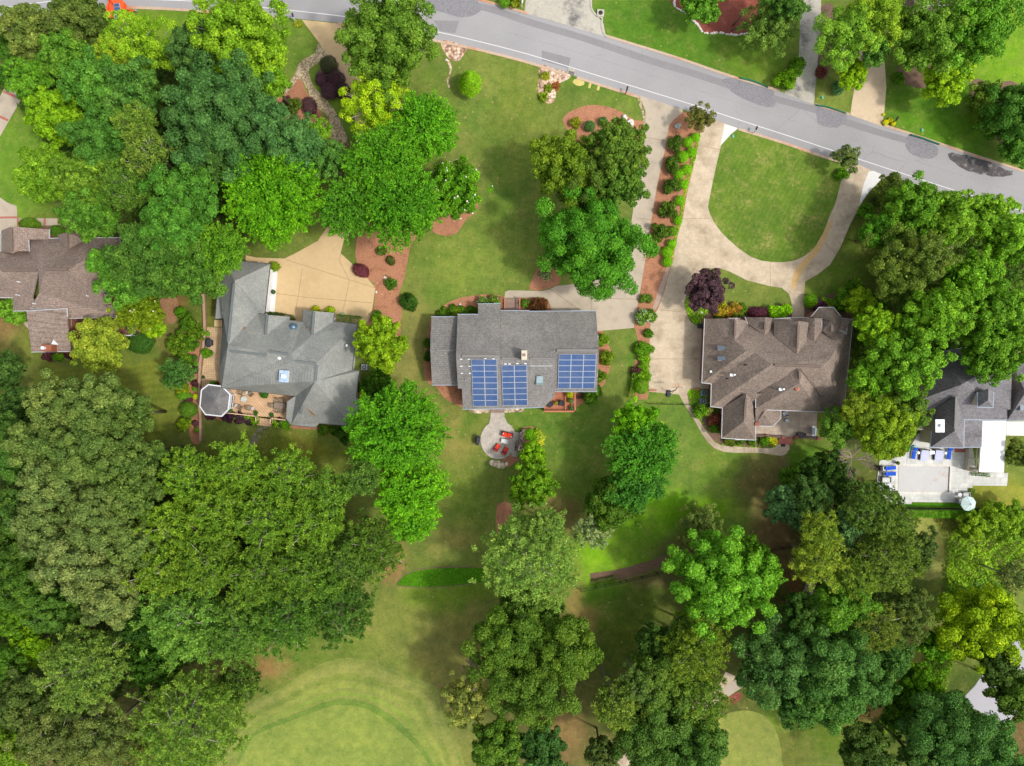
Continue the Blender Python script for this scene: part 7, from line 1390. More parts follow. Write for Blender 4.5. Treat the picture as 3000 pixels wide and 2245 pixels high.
(1010, 1640, 104, (88, 120, 56), 'pine', 17, "green pine behind the right point of the big wood"),
(560, 1395, 94, (112, 148, 54), 'pine', 17, "fresh green pine at the end of the retaining wall"),
(700, 1370, 92, (116, 152, 54), 'pine', 17, "fresh green pine left of the stepping stones"),
(850, 1400, 96, (112, 148, 56), 'pine', 17, "fresh green pine right of the stepping stones"),
(965, 1440, 72, (100, 138, 56), 'pine', 16, "fresh green pine next to the very large vivid maple"),
(640, 1500, 100, (110, 144, 52), 'pine', 19, "fresh green pine in the second row of the big wood, left"),
(785, 1520, 106, (104, 140, 52), 'pine', 19, "fresh green pine in the second row of the big wood, middle"),
(925, 1530, 92, (108, 144, 52), 'pine', 18, "fresh green pine in the second row of the big wood, right"),
(505, 1545, 92, (112, 144, 50), 'pine', 19, "fresh green pine beside the pale tipped oaks"),
(480, 1670, 88, (110, 140, 50), 'pine', 20, "yellowish pine in the heart of the big wood"),
(622, 1640, 108, (104, 136, 52), 'pine', 20, "broad pine in the heart of the big wood, left of two"),
(765, 1680, 108, (100, 132, 52), 'pine', 20, "broad pine in the heart of the big wood, right of two"),
(890, 1665, 88, (98, 132, 52), 'pine', 19, "pine near the right side of the big wood"),
(548, 1812, 136, (106, 146, 72), 'pine', 21, "dense rounded pale pine at the lower middle of the big wood"),
(700, 1842, 112, (98, 134, 64), 'pine', 19, "dense pine at the lower edge of the big wood, left"),
(850, 1800, 120, (84, 124, 54), 'pine', 18, "dense green pine at the lower edge of the big wood, middle"),
(1002, 1782, 108, (76, 112, 52), 'pine', 17, "dark green pine at the lower right corner of the big wood"),
(945, 1710, 70, (92, 128, 52), 'pine', 18, "pine tucked in above the dark lower right pine"),
(562, 2112, 178, (112, 144, 66), 'pine', 20, "very large pale pine left of the golf green"),
(705, 1995, 70, (84, 114, 54), 'pine', 9, "dark olive pine at the upper right of the very large pale pine"),
(255, 1950, 132, (112, 140, 72), 'pine', 22, "grey olive pine with bare grey limbs"),
(165, 1180, 80, (110, 130, 80), 'oak', 19, "pale tipped oak at the upper left of the big wood"),
(275, 1190, 96, (106, 130, 78), 'oak', 20, "pale tipped oak at the top of the big wood"),
(375, 1215, 76, (92, 118, 64), 'oak', 17, "dark oak beside the striped lawn"),
(120, 1300, 86, (104, 128, 76), 'oak', 20, "pale tipped oak on the left flank of the big wood"),
(250, 1320, 102, (100, 126, 74), 'oak', 22, "pale tipped oak with deep gaps in the upper big wood"),
(360, 1350, 88, (98, 124, 70), 'oak', 20, "pale tipped oak near the purple bed end"),
(150, 1430, 98, (112, 134, 88), 'oak', 21, "greyish pale tipped oak on the left flank"),
(435, 1330, 50, (88, 118, 62), 'oak', 14, "small dark oak left of the fresh green pines"),
(130, 1540, 88, (104, 126, 82), 'oak', 20, "greyish oak lower on the left flank"),
(285, 1510, 100, (110, 132, 84), 'oak', 22, "pale grey green oak in the centre of the big wood"),
(395, 1450, 74, (98, 124, 68), 'oak', 19, "dark gapped oak between pale oaks and pines"),
(230, 1640, 106, (124, 142, 98), 'oak', 22, "palest oak of the big wood"),
(320, 1735, 94, (120, 138, 92), 'oak', 21, "pale oak below the palest one"),
(390, 1590, 72, (106, 130, 78), 'oak', 20, "pale oak touching the yellowish pine"),
(60, 1495, 68, (78, 114, 54), 'oak', 16, "green oak against the left edge, below the greyish oaks"),
(28, 1350, 76, (78, 122, 56), 'oak', 16, "mid green oak at the left edge, level with the fresh pines"),
(25, 1260, 52, (76, 112, 54), 'oak', 14, "small oak at the left edge below the bare strip"),
(40, 1610, 82, (72, 104, 42), 'oak', 15, "dark oak at the left edge in the lower wood"),
(70, 1710, 80, (80, 118, 48), 'oak', 16, "green oak at the left edge in the lower wood"),
(30, 1800, 66, (92, 136, 36), 'leafy', 13, "yellow green tree at the left edge in the lower wood"),
(85, 1890, 54, (124, 170, 26), 'maple', 10, "lime green maple at the lower left"),
(150, 1790, 72, (84, 124, 56), 'oak', 15, "green oak left of the grey limbed pine top"),
(395, 1820, 62, (52, 96, 36), 'maple', 11, "deep green tree in the hollow of the big wood"),
(455, 1945, 82, (52, 96, 28), 'leafy', 11, "deep green tree above the very large pale pine"),
(20, 1950, 60, (76, 120, 40), 'leafy', 13, "green tree at the left edge beside the lime maple"),
(60, 2050, 86, (86, 108, 60), 'oak', 16, "dull green oak at the lower left edge"),
(155, 2150, 98, (106, 120, 76), 'sparse', 17, "grey bare-branched tree at the bottom left"),
(35, 2195, 76, (108, 144, 44), 'leafy', 13, "yellow green tree in the bottom left corner"),
(300, 2150, 98, (102, 118, 72), 'sparse', 18, "grey green thin tree at the bottom left centre"),
(385, 2200, 70, (108, 114, 66), 'sparse', 12, "brownish thin tree left of the very large pale pine"),
(230, 2235, 70, (96, 112, 66), 'sparse', 13, "thin tree cut by the bottom edge at the left"),
(200, 2060, 70, (88, 108, 60), 'pine', 15, "dark olive pine above the bottom left thin trees"),
(20, 905, 38, (110, 160, 58), 'leafy', 2.8, "light green tree at the left wall of the brown house"),
(54, 930, 24, (112, 160, 60), 'leafy', 2.8, "small light green tree at the brown house lower wing"),
(18, 140, 34, (76, 126, 46), 'leafy', 6, "small dark green tree at the left edge near the top"),
(10, 225, 26, (60, 112, 40), 'leafy', 4, "small deep green bush at the left edge beside the driveway"),
(455, 955, 34, (142, 184, 36), 'oak', 4, "small lime green tree below the yellowish magnolia"),
(2622, 1318, 26, (126, 150, 44), 'conif', 6, "low yellowish evergreen over the terrace corner"),
]
fl = {(410, 905): (14, (240, 232, 216), .11), (1330, 560): (60, (246, 240, 230), .13)}
for (px, py, r, col, st, h, lab) in T:
    kw = {}
    if st == 'pine': kw = dict(limbs=26, flat=.88, bark=BARKL)
    elif st == 'sparse': kw = dict(limbs=24, bark=BARKL)
    elif st in ('oak', 'leafy'): kw = dict(limbs=16)
    if st == 'maple': kw = dict(flat=.72)
    tree(px, py, r, col, lab, st, h or None, flowers=fl.get((px, py)), **kw)
tree(1328, 558, 88, (92, 152, 34), "magnolia dotted with white blossoms beside the central lawn", 'leafy', 9, flowers=(46, (248, 242, 234), .13))
tree(1375, 233, 38, (124, 172, 34), "dense bright green cone shaped conifer alone in the upper lawn", 'cone', 4.6, limbs=0, sy=1.1)

def bare_tree(px, py, r, h, label, m, seed, n0=7, lean=(0, 0), group=None):
    rr = random.Random(seed); zc = h*.75; base = P(px, py, zc); t = thing('bare_tree', label, 'tree', (base.x, base.y, 0), group); R = M(r, zc)
    mb = MB((base.x, base.y, 0)); top = Vector((lean[0]*.3, lean[1]*.3, h*.55)); mb.tube([(0, 0, 0), tuple(top)], .02*h, .012*h, 7); mb.build('trunk', m, t); mb = MB((base.x, base.y, 0))
    def grow(p, d, L, r0, lv):
        q = p+d*L; mid = p+d*L*.5+Vector((rr.uniform(-.1, .1), rr.uniform(-.1, .1), rr.uniform(-.05, .1)))*L; mb.tube([tuple(p), tuple(mid), tuple(q)], r0, r0*.55, 4)
        if lv:
            for k in range(4 if lv > 1 else 5):
                dd = (d+Vector((rr.uniform(-1, 1), rr.uniform(-1, 1), rr.uniform(-.35, .6)))*.75).normalized(); grow(p.lerp(q, rr.uniform(.35, 1)), dd, L*rr.uniform(.5, .75), r0*.5, lv-1)
    for k in range(n0):
        a = k/n0*6.28+rr.uniform(-.3, .3); grow(top, Vector((math.cos(a), math.sin(a), rr.uniform(.15, .7))).normalized(), R*.55, .009*h, 3)
    mb.build('branches', m, t); return t
DEAD = mat("grey dead wood", (164, 148, 132), .9, .2, 4.0)
bare_tree(2520, 1345, 66, 11, "leafless dead tree between the evergreens and the pool terrace", DEAD, 4, 8)
bare_tree(2410, 1452, 34, 12, "small dead grey top standing among the blue green trees", DEAD, 6, 6)
bare_tree(1378, 1975, 30, 12, "bare grey snag at the right of the golf green", DEAD, 7, 6)
bare_tree(2290, 2100, 16, 2, "small leafless white sapling beside the far green", mat("white twig", (220, 214, 204), .8), 9, 5)
def trunkonly(a, b, h0, h1, r, label):
    A = P(*a, h0); B_ = P(*b, h1); t = thing('leaning_trunk', label, 'tree', (A.x, A.y, 0)); mb = MB(); m_ = A.lerp(B_, .5)+Vector((.15, .1, 0)); mb.tube([tuple(A), tuple(m_), tuple(B_)], r, r*.6, 8); mb.build('trunk', BARK, t, smooth=True)
    mb = MB()
    for k in range(5): p = A.lerp(B_, .6+.08*k); mb.tube([tuple(p), (p.x+(-1)**k*.8, p.y+.3, p.z+.5)], r*.3, r*.1, 4)
    mb.build('branches', BARK, t)
trunkonly((1373, 1895), (1388, 2022), 0, 11, .24, "tall grey trunk beside the sparse grey tree at the golf rough")
trunkonly((1728, 1893), (1795, 2038), 0, 12, .22, "tall grey trunk crossing the lower clearing")
trunkonly((2083, 62), (2090, 40), 0, 3, .16, "pale trunk of the tree left in the red mulch bed")
for a, b, l in (((2142, 90), (2218, 58), "pale forked trunk lying low at the right of the red mulch bed"), ((2148, 74), (2180, 36), "slim grey trunk in the middle of the red mulch bed")): trunkonly(a, b, 0, 4, .13, l)
# forked bare limb of the yellow green tree
mb = MB(); A = P(1119, 345, 6)
mb.tube([tuple(P(1117, 372, 2)), tuple(P(1120, 342, 7))], .2, .17, 7); mb.tube([tuple(P(1120, 342, 7)), tuple(P(1150, 322, 11)), tuple(P(1172, 300, 14))], .15, .06, 6); mb.tube([tuple(P(1120, 342, 7)), tuple(P(1108, 322, 11)), tuple(P(1100, 305, 14))], .13, .05, 6); mb.tube([tuple(P(1150, 322, 11)), tuple(P(1160, 296, 14))], .09, .03, 5); mb.tube([tuple(P(1150, 322, 11)), tuple(P(1180, 318, 14))], .07, .03, 5)
tagp(mb.build('bare_snag', DEAD, smooth=True), "bare forked grey limbs showing through the yellow green tree by the driveway", 'tree')

# ---------------------------------------------------------------- shrubs
BALL = (110, 172, 24)
ords = ["first", "second", "third", "fourth", "fifth", "sixth", "seventh", "eighth", "ninth", "tenth", "eleventh", "twelfth", "thirteenth"]
for i, (x, y, r) in enumerate([(2037, 402, 13), (2015, 417, 15), (2026, 446, 15), (2000, 460, 17), (2011, 497, 15), (1989, 511, 15), (2003, 540, 14), (1992, 588, 15), (1986, 646, 13.5), (1970, 677, 15), (1968, 715, 14), (1953, 739, 16), (1955, 768, 15)]):
    shrub(x, y, r, BALL if i != 9 else (92, 138, 34), "clipped bright green ball between the driveways, %s from the road" % ords[i], group="clipped balls between the driveways", flat=.85)
for i, (x, y, r) in enumerate([(1980, 423, 20), (1969, 484, 21), (1964, 547, 23), (1956, 614, 24), (1935, 681, 24)]):
    shrub(x, y, r, (76, 108, 34), "loose dark green shrub between the driveways, %s from the road" % ords[i], style='oak', h=1.7, group="loose shrubs between the driveways")
SB = [
(1687, 361, 9, (142, 150, 40), "small yellowish shrub at the left of the island bed", 'oak'), (1728, 370, 16, (66, 110, 68), "largest dark blue green ball in the island bed", 'ell'), (1767, 356, 13.5, (66, 110, 68), "dark blue green ball, uppermost in the island bed", 'ell'), (1763, 391, 12, (66, 112, 72), "dark blue green ball, lowest in the island bed", 'ell'), (1819, 369, 11, (104, 138, 50), "green shrub left of the large white boulder", 'oak'), (1732, 425, 17, (110, 160, 36), "bright loose shrub at the bottom of the island bed", 'oak'), (1835, 373, 5, (104, 138, 50), "tiny green plant touching the large white boulder", 'oak'),
(1145, 831, 13, (84, 128, 40), "spiky green shrub in the mulch beside the peach court", 'maple'), (1120, 738, 6, (90, 120, 50), "upper tiny shrub in the mulch above the purple mound", 'oak'), (1146, 764, 5, (90, 96, 50), "lower tiny shrub in the mulch above the purple mound", 'oak'), (803, 785, 13, (120, 150, 30), "yellow green shrub at the corner of the garage wall", 'oak'), (1105, 927, 14, (90, 140, 34), "green round shrub at the end of the clipped hedge", 'oak'), (929, 909, 8, (170, 180, 40), "small yellow shrub at the north gable, left one", 'oak'), (969, 912, 8, (150, 180, 30), "small yellow green shrub at the north gable, right one", 'oak'),
(1302, 910, 5, (86, 122, 30), "small round shrub at the upper left of the bed north of the solar house", 'oak'), (1291.5, 921, 7, (84, 124, 28), "round shrub at the far left of the bed north of the solar house", 'oak'), (1314, 918, 7.5, (80, 118, 28), "round shrub right of the far left one in the north bed", 'oak'), (1328, 907.5, 7.5, (86, 126, 28), "round shrub at the middle top of the north bed", 'oak'), (1340, 915, 7.5, (110, 140, 30), "yellowish shrub in the centre of the north bed", 'oak'), (1352, 909, 7.5, (84, 124, 28), "round shrub just right of the centre of the north bed", 'oak'), (1366, 916, 6.5, (80, 118, 28), "round shrub by the wall in the north bed", 'oak'), (1378, 908, 5.5, (80, 118, 28), "round shrub second from the wall jog in the north bed", 'oak'), (1389, 914.5, 5, (76, 116, 28), "round shrub nearest the wall jog in the north bed", 'oak'), (1331, 924, 6, (120, 140, 40), "low yellowish shrub at the eave in the north bed", 'oak'),
(1579, 899, 25, (112, 72, 40), "low red brown weeping maple beside the timber bridge", 'maple'), (1254, 1003, 9, (66, 110, 24), "upper green shrub at the west wall of the solar house", 'oak'), (1255, 1044, 8, (60, 104, 24), "lower green shrub at the west wall of the solar house", 'oak'), (1762, 996, 15, (110, 146, 30), "green shrub at the east wall of the solar house, uppermost", 'oak'), (1777, 1047, 18, (110, 140, 34), "green shrub at the east wall of the solar house, middle", 'oak'), (1762, 1105, 14, (106, 142, 36), "green shrub at the east wall of the solar house, lowest", 'oak'), (1735, 1153, 28, (74, 116, 26), "large dark round shrub at the south east corner of the solar house", 'oak'),
(1890, 876, 10, (96, 130, 48), "lone small shrub in the mulch below the bare soil", 'oak'), (1908, 923, 12, (92, 140, 34), "green shrub right of the white flowering one", 'oak'), (1900, 976, 8, (84, 130, 34), "small green shrub by the wide drive's left edge", 'oak'), (1879, 1022, 14, (98, 152, 28), "bright green shrub at the left of the lower bed, tall one", 'oak'), (1899, 1025, 9, (96, 146, 30), "bright green shrub against the wide drive, upper", 'oak'), (1891, 1052, 8, (108, 158, 34), "small round shrub against the wide drive, middle", 'oak'), (1886, 1077, 9, (110, 158, 34), "round shrub against the wide drive, lower", 'oak'), (1862, 1090, 12, (86, 58, 58), "dark red shrub at the lawn edge of the lower bed", 'oak'), (1888, 1101, 14, (108, 156, 30), "bright shrub above the big clipped block", 'oak'),
(2101, 911, 9, (176, 164, 44), "golden shrub, leftmost in the golden group by the purple tree", 'oak'), (2117, 914, 9, (174, 160, 44), "golden shrub, lower left in the golden group", 'oak'), (2131, 906, 8, (172, 156, 48), "golden shrub at the upper middle of the golden group", 'oak'), (2141, 915, 8, (170, 140, 46), "orange tinged shrub at the lower middle of the golden group", 'oak'), (2148, 900.5, 8, (180, 160, 50), "golden shrub at the top of the golden group", 'oak'), (2164, 906, 8, (180, 136, 54), "orange shrub at the right end of the golden group", 'oak'), (2117, 898, 7, (160, 160, 44), "yellow green shrub touching the purple tree's shade", 'oak'), (2155, 922, 9, (114, 140, 54), "pale green ball below the golden group, left", 'ell'), (2171, 921, 8.5, (106, 140, 44), "pale green ball below the golden group, right", 'ell'), (2104, 929, 9, (64, 100, 34), "dark low ball at the taupe house wall", 'ell'), (2178, 903, 8, (100, 140, 40), "green shrub between the orange shrub and the purple hedge", 'oak'), (2268, 912, 18, (140, 200, 30), "vivid lime shrub beside the purple hedge", 'leafy'), (2295, 912, 18, (136, 198, 30), "vivid lime shrub nearest the entrance walk", 'leafy'),
(2375, 882, 20, (100, 156, 24), "clipped bright block shrub right of the entrance walk", 'ell'), (2399, 895, 15, (98, 58, 82), "purple round shrub by the turret", 'oak'), (2437, 892, 10, (140, 170, 60), "pale green round shrub above the turret", 'oak'), (2418, 884, 12, (120, 170, 34), "lime shrub between the purple shrub and the pale one", 'oak'), (2458, 905, 14, (84, 130, 30), "green shrub right of the turret eave", 'oak'),
(2241, 1293, 10, (100, 150, 30), "round green shrub in the bed below the patio wall", 'oak'), (2262, 1290, 8, (216, 212, 50), "bright yellow shrub in the bed below the patio wall", 'oak'), (2204, 1294, 7, (92, 130, 36), "small shrub at the corner of the south wing", 'oak'), (2168, 1292, 8, (100, 130, 44), "small shrub under the south wing eave, middle", 'oak'), (2138, 1292, 9, (108, 130, 50), "pale green shrub under the south wing eave, left", 'oak'), (2078, 1208, 9, (206, 212, 140), "cream flowering shrub below the air conditioners", 'oak'), (2092, 1230, 13, (128, 78, 62), "red brown shrub at the side rail", 'oak'), (2094, 1253, 10, (96, 146, 34), "green shrub at the lower side rail", 'oak'), (2050, 1203, 15, (98, 150, 34), "green shrub beside the walkway below the air conditioners", 'oak'),
(607, 978, 8, (100, 146, 40), "round shrub above the covered grill on the terrace", 'ell'), (607.5, 1036, 10, (96, 148, 34), "round shrub below the covered grill on the terrace", 'oak'), (624, 1124, 8, (92, 142, 30), "round shrub between the terrace rail and the gazebo", 'ell'), (141, 1044, 12, (88, 50, 62), "purple shrub under the orange chimney", 'oak'), (208, 1041, 10, (88, 50, 62), "purple shrub at the lower wing's right corner", 'oak'), (529, 916, 17, (72, 130, 24), "round green shrub beside the leaf litter", 'ell'),
(569, 1048, 9, (60, 96, 44), "dark ball in the bed left of the wall, uppermost", 'ell'), (574, 1068, 9, (84, 136, 44), "green ball in the bed left of the wall", 'ell'), (547, 1058, 14, (96, 140, 36), "yellowish shrub left of the green balls", 'oak'), (571, 1083, 7, (84, 50, 60), "small purple shrub below the green ball", 'oak'), (571, 1124, 7, (84, 50, 60), "small purple shrub at the small blue green tree", 'oak'), (571, 1140, 8, (90, 140, 40), "green ball just above the gazebo level", 'ell'), (574, 1162, 8.5, (180, 204, 24), "lime yellow ball beside the gazebo", 'ell'), (540, 1241, 16, (120, 150, 30), "yellow green shrub at the lower end of the bed", 'oak'), (572, 1241, 9, (84, 56, 62), "purple ball at the lower end of the bed", 'ell'), (577, 1260, 8, (84, 120, 40), "last green ball by the wall's end", 'ell'),
(550, 945, 26, (76, 120, 30), "green shrub mass right of the leaf litter, upper", 'leafy'), (575, 975, 24, (96, 130, 34), "yellowish shrub mass against the wall, upper", 'leafy'), (525, 1010, 34, (98, 132, 38), "olive shrub mass left of the dark balls", 'leafy'), (560, 1005, 26, (78, 124, 30), "green shrub mass above the dark ball", 'leafy'),
(668, 1217, 17, (80, 50, 74), "large purple shrub at the gazebo's foot", 'oak'), (707, 1223, 12, (78, 62, 72), "purple shrub in the middle of the deck bed", 'oak'), (731, 1232, 9, (76, 60, 70), "purple shrub nearest the deck steps", 'oak'), (685.5, 1219, 8, (120, 168, 28), "lime shrub between the two left purple shrubs", 'oak'), (730, 1223, 9, (118, 166, 26), "lime shrub above the purple shrub by the steps", 'oak'), (748.5, 1228, 8, (110, 160, 28), "lime shrub touching the left of the steps", 'oak'), (808, 1238, 8, (112, 160, 30), "lime shrub touching the right of the steps", 'oak'), (823, 1234, 8.5, (66, 48, 58), "dark purple shrub right of the steps", 'oak'), (700, 1232, 6, (80, 56, 70), "small purple shrub in the deck bed", 'oak'), (620, 1214, 10, (78, 50, 70), "purple shrub left under the gazebo eave", 'oak'),
(950, 1256, 12, (70, 110, 24), "green shrub at the south wall of the grey house, left", 'oak'), (985, 1256, 12, (66, 108, 24), "green shrub at the south wall of the grey house, right", 'oak'), (1012, 1272, 26, (58, 104, 36), "dark green shrub under the very large vivid maple", 'leafy'),
(964, 190, 26, (72, 78, 66), "dark grey green shrub at the top of the purple bed", 'ell'), (942, 233, 19, (86, 62, 80), "purple shrub at the left of the purple bed", 'ell'), (985, 232, 26, (78, 58, 72), "dark purple shrub at the right of the purple bed", 'ell'), (965, 266, 25, (84, 60, 78), "purple shrub at the bottom left of the purple bed", 'ell'), (1003, 266, 24, (76, 58, 68), "purple shrub at the bottom right of the purple bed", 'ell'), (862, 308, 17, (92, 116, 50), "green and red shrub beside the purple oval shrub", 'oak'), (846, 300, 10, (86, 56, 62), "small purple shrub at the woodland edge of the creek bed", 'oak'),
(1477, 6, 17, (92, 142, 40), "round green shrub at the very top by the kerb", 'ell'), (1514, 3, 17, (134, 150, 44), "yellow green shrub at the very top by the white mailbox", 'oak'), (2407, 211, 13, (116, 66, 60), "red weeping shrub by the shaded driveway", 'oak'), (2454, 257, 17, (100, 150, 110), "blue green ornamental grass below the yellow green tree", 'maple'), (2302, 232, 28, (106, 156, 26), "clipped bright shrub left of the shaded driveway mouth", 'oak'), (2333, 196, 22, (92, 142, 26), "green shrub higher on the left of the shaded driveway", 'oak'),
(2595, 359, 8, (220, 210, 30), "yellow shrub left of the mailbox", 'ell'), (2608, 352, 6.5, (216, 210, 34), "yellow shrub above the mailbox", 'ell'), (2617, 362, 7, (212, 206, 40), "yellow shrub right of the mailbox", 'ell'), (2589, 336, 4, (216, 216, 40), "tiny yellow shrub at the driveway corner", 'ell'),
(1546, 1273, 15, (90, 146, 14), "largest clipped topiary ball beside the fireplace", 'ell'), (1555, 1264, 9.5, (94, 152, 14), "upper clipped topiary ball beside the fireplace", 'ell'), (1555, 1284, 8.5, (88, 146, 14), "lower clipped topiary ball beside the fireplace", 'ell'), (1564, 1275, 10, (86, 144, 14), "right clipped topiary ball beside the fireplace", 'ell'), (1573, 1270, 7, (160, 190, 50), "pale yellow green perennial right of the topiary", 'oak'), (1581, 1281, 5.5, (180, 200, 80), "pale variegated perennial at the round bed's edge", 'oak'), (1578, 1296, 4.5, (210, 216, 70), "yellow perennial at the foot of the round bed", 'oak'),
(1597, 222, 7, (150, 164, 50), "yellow green plant in the upper rocky bed", 'maple'), (1605, 259, 6, (140, 160, 50), "yellow green plant in the middle of the rocky bed", 'maple'), (1592, 284, 8, (130, 160, 40), "yellow green plant at the foot of the rocky bed", 'maple'), (1629, 251, 4, (176, 116, 60), "orange brown plant at the right of the rocky bed", 'maple'),
(2634, 232, 13, (88, 140, 30), "green shrub in the brown edged bed of the upper right lawn", 'oak'), (2866, 310, 14, (80, 110, 60), "dark shrub at the edge of the right hand bed, upper", 'oak'), (2880, 350, 22, (86, 140, 34), "green shrub at the edge of the right hand bed, lower", 'leafy'),
(2580, 575, 22, (92, 120, 40), "olive shrub at the white apron's corner", 'oak'), (2535, 618, 22, (86, 142, 30), "bright shrub beside the right arm of the loop", 'leafy'), (2466, 512, 14, (90, 150, 26), "bright low shrub at the foot of the small grey green tree", 'oak'),
(2500, 845, 26, (86, 134, 26), "bright green shrub mass left of the grove's foot", 'leafy'), (2545, 880, 26, (76, 120, 30), "green shrub mass right of the yellow green tree", 'leafy'),
]
for (x, y, r, c, l, st) in SB: shrub(x, y, r, c, l, style=st)
shrub(1058, 793, 26, (106, 56, 66), "large oval burgundy mound at the corner of the peach court", h=1.1, sy=.72, rot=-28, style='ell')
shrub(1197, 882, 22, (58, 100, 34), "dark green double mound between the mulch and the central lawn", h=1.4, sy=1.2, style='oak')
shrub(907, 311, 22, (84, 62, 72), "oval purple shrub in the mulch beside the gravel creek", h=1.3, sy=1.25, rot=10)
shrub(2219, 915, 30, (88, 48, 66), "wide burgundy hedge against the taupe house", h=1.4, sy=.5, style='ell'); shrub(87, 657, 30, (86, 120, 36), "wide clipped green dome north of the brown house, left", h=1.6, sy=.6); shrub(168, 681, 24, (70, 112, 30), "wide clipped green dome north of the brown house, right", h=1.5, sy=.85); shrub(172, 1047, 19, (76, 120, 20), "clipped green dome below the brown house's lower wing", h=1.2, sy=.65, flowers=(5, (240, 240, 230), .06))
shrub(410, 1003, 42, (56, 100, 44), "broad dark green shrub right of the rounded yellow green tree", h=1.8, sy=.8); shrub(533, 1140, 22, (136, 150, 28), "yellow shrub in the bed left of the wall", h=1.2, sy=.6, style='oak'); shrub(538, 1158, 22, (92, 140, 40), "green oval shrub below the yellow one", h=1.2, sy=.6); shrub(551, 1171, 13, (84, 48, 66), "flat purple shrub beside the lime yellow ball", h=.8, sy=.6); shrub(553, 1201, 26, (88, 126, 44), "large dappled green dome beside the wall", h=1.6, sy=.9)
shrub(1880, 1133, 21, (88, 144, 18), "big clipped green block shrub at the end of the wide drive", h=2.0, sy=1.1)
W_ = (248, 246, 240); PK = (240, 120, 160)
shrub(1415, 887, 11, (100, 140, 60), "hydrangea with pale pink and white heads by the north eave", h=1.0, flowers=(40, (226, 196, 216), .06), style='oak'); shrub(1451, 883, 9, (96, 150, 30), "rose bush with bright pink flowers by the timber bridge", h=1.0, flowers=(22, (236, 110, 160), .07), style='oak'); shrub(1541, 890, 7.5, (80, 130, 30), "small rose bush with pink flowers right of the timber bridge", h=.9, flowers=(14, (236, 100, 150), .07), style='oak')
shrub(1882, 929, 19, (110, 150, 60), "white flowering round shrub in the mulch between the drives", h=1.3, flowers=(130, W_, .05), style='oak'); shrub(1598, 804, 13, (130, 150, 100), "white flowering shrub beside the very large round oak", h=1.2, flowers=(60, W_, .05), style='oak'); shrub(837, 1240, 10, (90, 150, 24), "hydrangea with pale blue heads at the deck's right corner", h=.9, flowers=(4, (190, 190, 240), .14), style='oak')
hedge([(993, 936), (1058, 941)], 1.1, 1.0, (82, 126, 20), "low clipped hedge along the north wall of the grey house"); hedge([(792, 921), (840, 926)], .5, .7, (70, 100, 40), "narrow dark hedge under the inner corner eave"); hedge([(852, 930), (860, 940)], .8, .8, (66, 96, 36), "short dark hedge end by the front door")
hedge([(2640, 1500), (2885, 1503)], .95, 1.5, (84, 150, 22), "long bright clipped hedge below the pool fence"); hedge([(1858, 1096), (1855, 1130), (1845, 1165)], .75, 1.0, (88, 152, 20), "long green hedge strip along the lawn beside the lower bed"); hedge([(1880, 1010), (1872, 1055)], .6, .9, (96, 156, 24), "short bright hedge in the lower bed"); hedge([(2842, 1388), (2895, 1392)], .35, .5, (70, 110, 40), "low hedge along the screened porch"); hedge([(2842, 1432), (2843, 1448)], .5, .6, (60, 110, 30), "small square hedge beside the armchairs at the pool")
hedge([(1735, 1706), (1800, 1692)], .6, .6, (70, 110, 30), "rough ivy hedge along the woodland fence")

cover('ground_cover', "bright green ground cover between the clipped balls and the wide drive", [(2044, 408), (2052, 398), (2036, 471), (2012, 557), (1997, 641), (1984, 688), (1968, 767), (1958, 770), (1975, 700), (1988, 640), (2002, 570), (2020, 480)], (128, 178, 30), .16, 110, 1)
cover('ground_cover', "bright green ground cover under the purple tree", [(2007, 885), (2040, 890), (2080, 900), (2060, 930), (2045, 955), (2026, 942), (2012, 912)], (126, 180, 30), .2, 110, 2)
cover('ground_cover', "lime ground cover round the air conditioners", [(2020, 1142), (2052, 1142), (2078, 1150), (2080, 1192), (2040, 1190), (2022, 1182), (2016, 1160)], (120, 176, 24), .16, 120, 3)
cover('ground_cover', "ragged green edging plants along the curved walkway", [(2020, 1184), (2030, 1190), (2055, 1230), (2078, 1275), (2100, 1297), (2150, 1303), (2250, 1308), (2276, 1300), (2256, 1312), (2152, 1307), (2104, 1301), (2082, 1281), (2049, 1227)], (116, 160, 34), .16, 110, 4)
cover('ground_cover', "green ferny ground cover beside the south wing bed", [(2040, 1190), (2100, 1195), (2108, 1220), (2080, 1228), (2055, 1210)], (90, 146, 30), .3, 90, 5)
cover('undergrowth', "tangled lime undergrowth right of the pale mown ring", [(2772, 1580), (2800, 1550), (2850, 1565), (2930, 1575), (3030, 1570), (3030, 1730), (2930, 1700), (2860, 1700), (2800, 1720), (2768, 1690)], (114, 160, 44), 1.4, 60, 6, .15, 'undergrowth', .25)
cover('undergrowth', "dark green undergrowth below the tangled lime patch", [(2780, 1690), (2860, 1690), (2950, 1720), (2930, 1760), (2800, 1760), (2765, 1730)], (80, 136, 26), 1.2, 60, 7, .14, 'undergrowth')
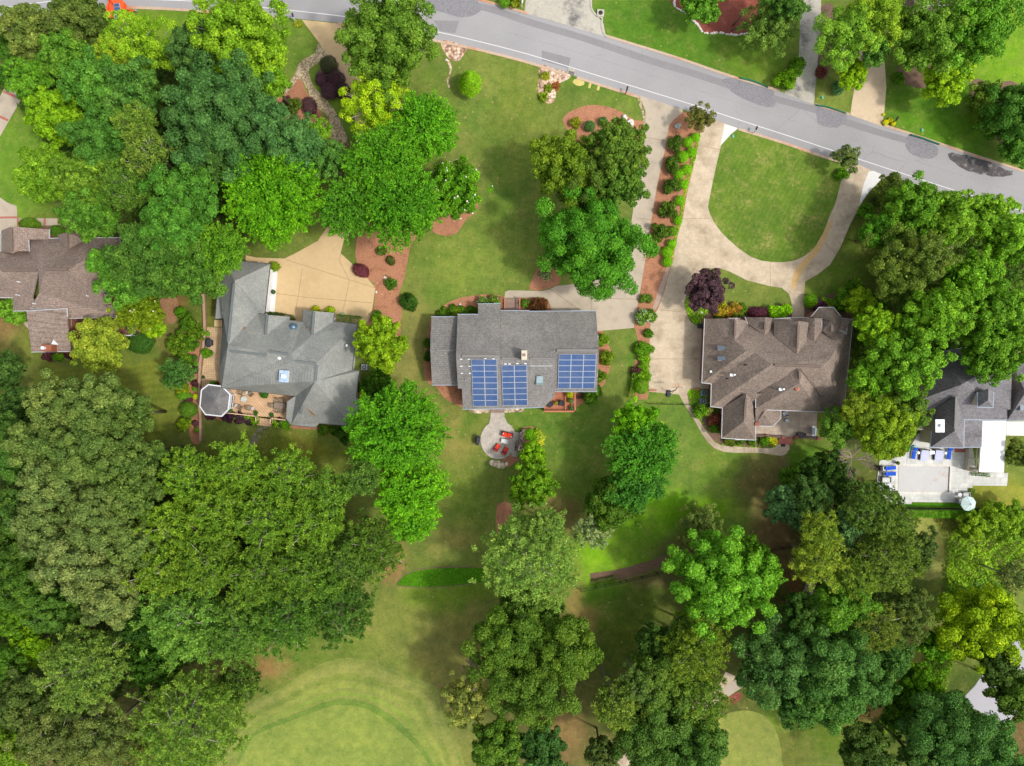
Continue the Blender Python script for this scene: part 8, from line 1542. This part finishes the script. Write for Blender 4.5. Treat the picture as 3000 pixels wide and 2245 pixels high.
cover('undergrowth', "lime undergrowth along the diagonal strip", [(2720, 1920), (2780, 1930), (2770, 2000), (2700, 2060), (2620, 2120), (2560, 2160), (2540, 2140), (2620, 2060), (2680, 1980)], (106, 160, 26), .9, 60, 8, .14, 'undergrowth', .25)
cover('undergrowth', "reddish green scrub left of the golden cedars", [(2740, 1512), (2800, 1510), (2815, 1560), (2780, 1575), (2750, 1550)], (134, 136, 82), .5, 50, 9, .1, 'undergrowth')
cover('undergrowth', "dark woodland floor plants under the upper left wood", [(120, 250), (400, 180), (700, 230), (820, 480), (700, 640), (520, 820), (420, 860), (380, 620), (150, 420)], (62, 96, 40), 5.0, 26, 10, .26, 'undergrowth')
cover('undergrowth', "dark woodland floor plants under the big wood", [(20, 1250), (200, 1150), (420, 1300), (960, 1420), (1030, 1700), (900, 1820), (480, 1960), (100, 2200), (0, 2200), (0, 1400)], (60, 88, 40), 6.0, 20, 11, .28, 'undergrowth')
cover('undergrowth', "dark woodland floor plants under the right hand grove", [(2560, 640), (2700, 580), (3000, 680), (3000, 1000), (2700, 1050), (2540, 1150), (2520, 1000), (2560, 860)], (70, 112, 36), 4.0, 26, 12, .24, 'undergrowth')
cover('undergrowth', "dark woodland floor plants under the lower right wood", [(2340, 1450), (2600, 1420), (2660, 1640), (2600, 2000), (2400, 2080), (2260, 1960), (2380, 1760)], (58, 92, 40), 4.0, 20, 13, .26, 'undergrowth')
cover('undergrowth', "green shrubby undergrowth along the east wall of the taupe house", [(2500, 950), (2530, 940), (2530, 1180), (2480, 1230), (2470, 1215), (2493, 1060)], (70, 120, 30), 1.0, 40, 14, .16, 'undergrowth')
cover('tall_grass', "dark green tall grass on the narrow strip above the golf rough", [(1166, 1712), (1187, 1690), (1221, 1676), (1276, 1668), (1395, 1666), (1420, 1690), (1400, 1704), (1294, 1715), (1221, 1716)], (92, 156, 22), .1, 40, 16, .06, 'grass')
cover('wildflowers', "small tufts planted in the mulch strip at the foot of the gravel creek", [(985, 424), (1018, 418), (1022, 430), (998, 440)], (150, 160, 60), .2, 25, 15, .1, 'ground cover')
